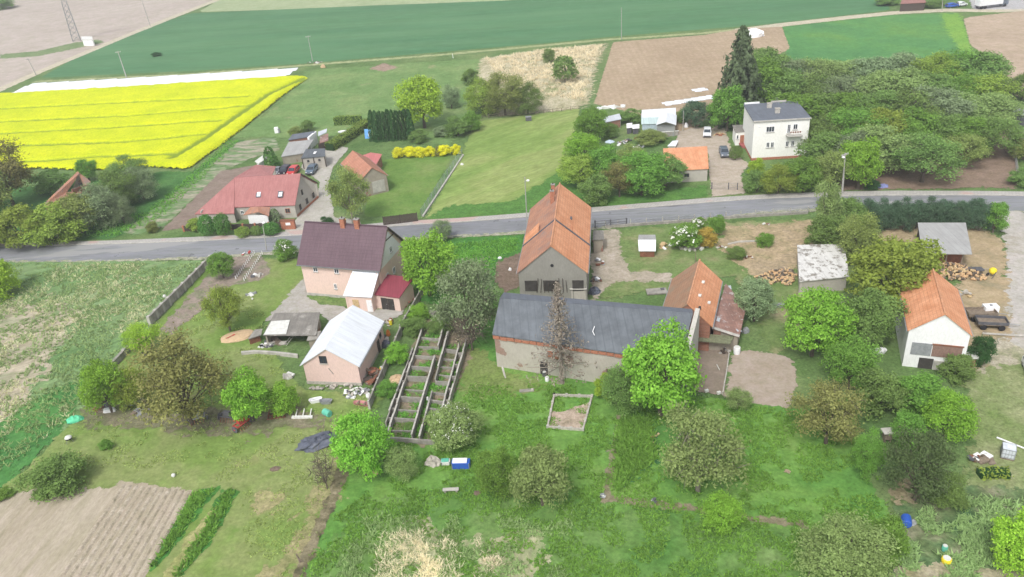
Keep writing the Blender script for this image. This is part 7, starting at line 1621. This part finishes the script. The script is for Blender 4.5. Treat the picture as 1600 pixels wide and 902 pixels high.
# lower right corner
t = thing('ibc_tank', 'white grey plastic water tank in the right pasture', 'tank', 1573, 714, -.5); MB().box((0, 0, .75), (1.2, 1.2, 1.1)).build('bottle', plain('milky_plastic', (.55, .58, .62), .4), t)
m = MB()
for k in range(5):
    for s in (-1, 1): m.box((s*.62, -.55+k*.275, .75), (.03, .03, 1.2)); m.box((-.55+k*.275, s*.62, .75), (.03, .03, 1.2))
for z in (.3, .75, 1.3):
    for s in (-1, 1): m.box((s*.62, 0, z), (.035, 1.27, .035)); m.box((0, s*.62, z), (1.27, .035, .035))
m.build('cage', M['steel'], t); MB().lathe((0, 0, 1.3), [(0, .22), (.08, .22)]).build('cap', M['white'], t); MB().box((0, 0, .1), (1.2, 1.2, .16)).build('pallet', M['wood'], t)
pile('scrap_heap', 'dark scrap and sheets left of the white water tank', 'scrap heap', 1534, 718, 2.2, 1.2, 16, ['graydark', 'wood', 'graydark', 'white', 'rust'], (.3, 1.1), .6)
t = thing('white_pipe', 'long white pipe lying right of the white water tank', 'pipe', 1592, 700, -.85); MB().tube((-2.2, 0, .15), (2.2, 0, .15), .09).build('pipe', M['white'], t)
t = thing('beehive', 'small grey roofed box on a post left of the dark yew', 'beehive', 1385, 690); MB().box((0, 0, .9), (.8, .7, .9)).build('box', M['wood'], t); MB().box((0, 0, 1.4), (1.3, 1.0, .12)).build('roof', M['concpale'], t)
for s in (-.3, .3): MB().box((s, 0, .22), (.1, .5, .45)).build('leg', M['wood'], t)
barrel('bright blue barrel lying in the weeds of the right garden', 1415, 820, 'blue', .45, 1.1, True, 1.2); blob('grey_sack', 'grey sack touching the bright blue barrel', 'sack', 1424, 819, .9, .6, .5, 'gray')
barrel('yellow tub in the weeds at the lower right', 1478, 879, 'yellow', .42, .5, name='tub', cat='tub'); barrel('pale green bucket just above the yellow tub', 1475, 861, 'turq', .25, .6, name='bucket', cat='bucket')
# upper left garden and yard details
t = thing('gate_pier', 'brick gate pier with white letter box at the drive entrance', 'gate pier', 452, 358, -.1); MB().box((0, 0, .85), (2.6, .6, 1.7)).build('pier', M['brick'], t); MB().box((0, 0, 1.75), (2.8, .75, .12)).build('coping', M['rust'], t); MB().box((.1, -.33, 1.1), (.9, .08, .5)).build('letter_box', M['white'], t)
t = thing('wheeled_bin', 'yellow lidded bin behind the ridge of the tall pink house', 'bin', 539, 352); MB().box((0, 0, .5), (.6, .6, 1.0)).build('body', M['graydark'], t); MB().lathe((0, 0, 1.0), [(0, .38), (.15, .3)]).build('lid', M['yellow'], t)
t = thing('blue_play_tent', 'blue and white play tent beside the thuja row', 'play tent', 576, 216, 0); MB().add([(-.8, -.5, 0), (.8, -.5, 0), (.8, .5, 0), (-.8, .5, 0), (-.7, 0, 2.2), (.7, 0, 2.2)], [(0, 1, 5, 4), (2, 3, 4, 5), (1, 2, 5), (3, 0, 4), (3, 2, 1, 0)]).build('canvas', M['skyblue'], t); MB().box((.3, -.42, .9), (.4, .1, 1.0), tilt=0).build('panel', M['white'], t)
tub('oval white pool on the lawn beside the short dark hedge', 538, 208, 'white', 3.0, 1.6, .4, .05, name='paddling_pool')
t = thing('white_statue_post', 'white rounded box by the path at the top of the vegetable plot', 'box', 433, 208); MB().box((0, 0, .7), (.9, .8, 1.4)).build('box', M['white'], t); MB().box((.6, 0, .5), (.3, .7, 1.0)).build('side', M['gray'], t)
for i, (px, py) in enumerate(((722, 258), (602, 283))):
    blob('stone', ['white stone beside the mesh fence on the mown meadow', 'white stones beside the brick outbuilding gable'][i], 'stone', px, py, .7, .6, .4, 'offwhite')
t = thing('black_trough', 'small black water trough in the mown meadow', 'trough', 826, 189); MB().box((0, 0, .5), (1.4, .9, .9)).build('tank', M['graydark'], t); MB().box((0, 0, 1.0), (1.5, 1.0, .1)).build('lid', M['gray'], t)
blob('straw_bale', 'yellowish stone at the field path corner past the fleece', 'stone', 505, 106, 1.6, 1.3, 1.0, 'sandm'); pile('stone_heap', 'stones and earth round the leaning pole foot', 'stones', 490, 99, 6, 2.0, 12, ['stone', 'soil', 'offwhite'], (.4, 1.0), .5, part='stone')
for px, py, lab, mt in ((945, 243, 'light blue parasol top among the trees left of the orange roofed shed', 'skyblue'), ):
    t = thing('garden_parasol', 'light blue white parasol among the trees left of the tiny orange shed', 'parasol', 953, 236); MB().tube((0, 0, 0), (0, 0, 2.3), .03).build('pole', M['steel'], t); MB().lathe((0, 0, 2.0), [(0, 1.1), (.2, .7), (.45, .05)], n=8).build('canopy', M['glasspale'], t)
for i, (px, py) in enumerate([(972, 226), (982, 222), (998, 232), (1000, 217)]):
    pile('yard_clutter', ['white and dark clutter left of the tiny orange shed', 'grey clutter behind the tiny orange shed', 'pale clutter right of the tiny orange shed', 'white box clutter below the white hutches'][i], 'clutter', px, py, 2.4, 1.6, 10, ['white', 'graydark', 'gray', 'rust', 'offwhite'], (.3, .9), .8)
pile('log_round', 'brick red firewood rounds under the green tree by the drive', 'firewood', 1124, 212, 2.4, 1.2, 12, ['rust', 'woodpale', 'brick'], (.4, .8), .8, part='log')
blob('white_lump', 'white sack beside the thin pole at the gravel drive', 'sack', 1072, 199, .9, .9, 1.0, 'white')
blob('silage_cover', 'white sheeted pile behind the dark spruce in the far field', 'covered pile', 1176, 58, 7, 3.5, 2.4, 'white', rough=.15)
t = thing('yard_wall', 'low pale wall piece in front of the grey gabled shed', 'wall', 1047, 213, 0); MB().box((0, 0, .5), (3.6, .25, 1.0)).build('wall', M['concrete'], t); MB().box((0, 0, 1.05), (3.8, .4, .1)).build('coping', M['offwhite'], t)
pile('fleece_scraps', 'white fleece scraps at the corner of the ploughed field', 'fleece scraps', 960, 168, 9, 2.0, 14, ['white', 'offwhite'], (.8, 1.8), .2)

rw = [(378, 556), (400, 554), (432, 556), (466, 560)]
ribbon('retaining_wall', rw, [(a, b-2.5) for a, b in rw], 0, .5, M['concpale'], sub=3, label='low crumbling concrete wall across the grass below the flat grey outhouse', cat='wall')
pile('rubble_line', 'pale rubble along the foot of the pink barn gable', 'rubble', 522, 606, 7.0, .8, 22, ['stone', 'concpale', 'concrete'], (.3, .7), .25)
# ---------------------------------------------------------------- the air: thin spring haze
hb = MB().box((0, 1500, 30.5), (4000, 3400, 63)).mesh('haze')
n = NT('haze'); pv = n.n('ShaderNodeVolumePrincipled'); pv.inputs['Color'].default_value = (.93, .95, 1.0, 1); pv.inputs['Density'].default_value = .0004; pv.inputs['Anisotropy'].default_value = .2
n.t.links.new(pv.outputs[0], n.out.inputs['Volume']); hb.materials.append(n.m); link('haze', hb, kind='stuff')
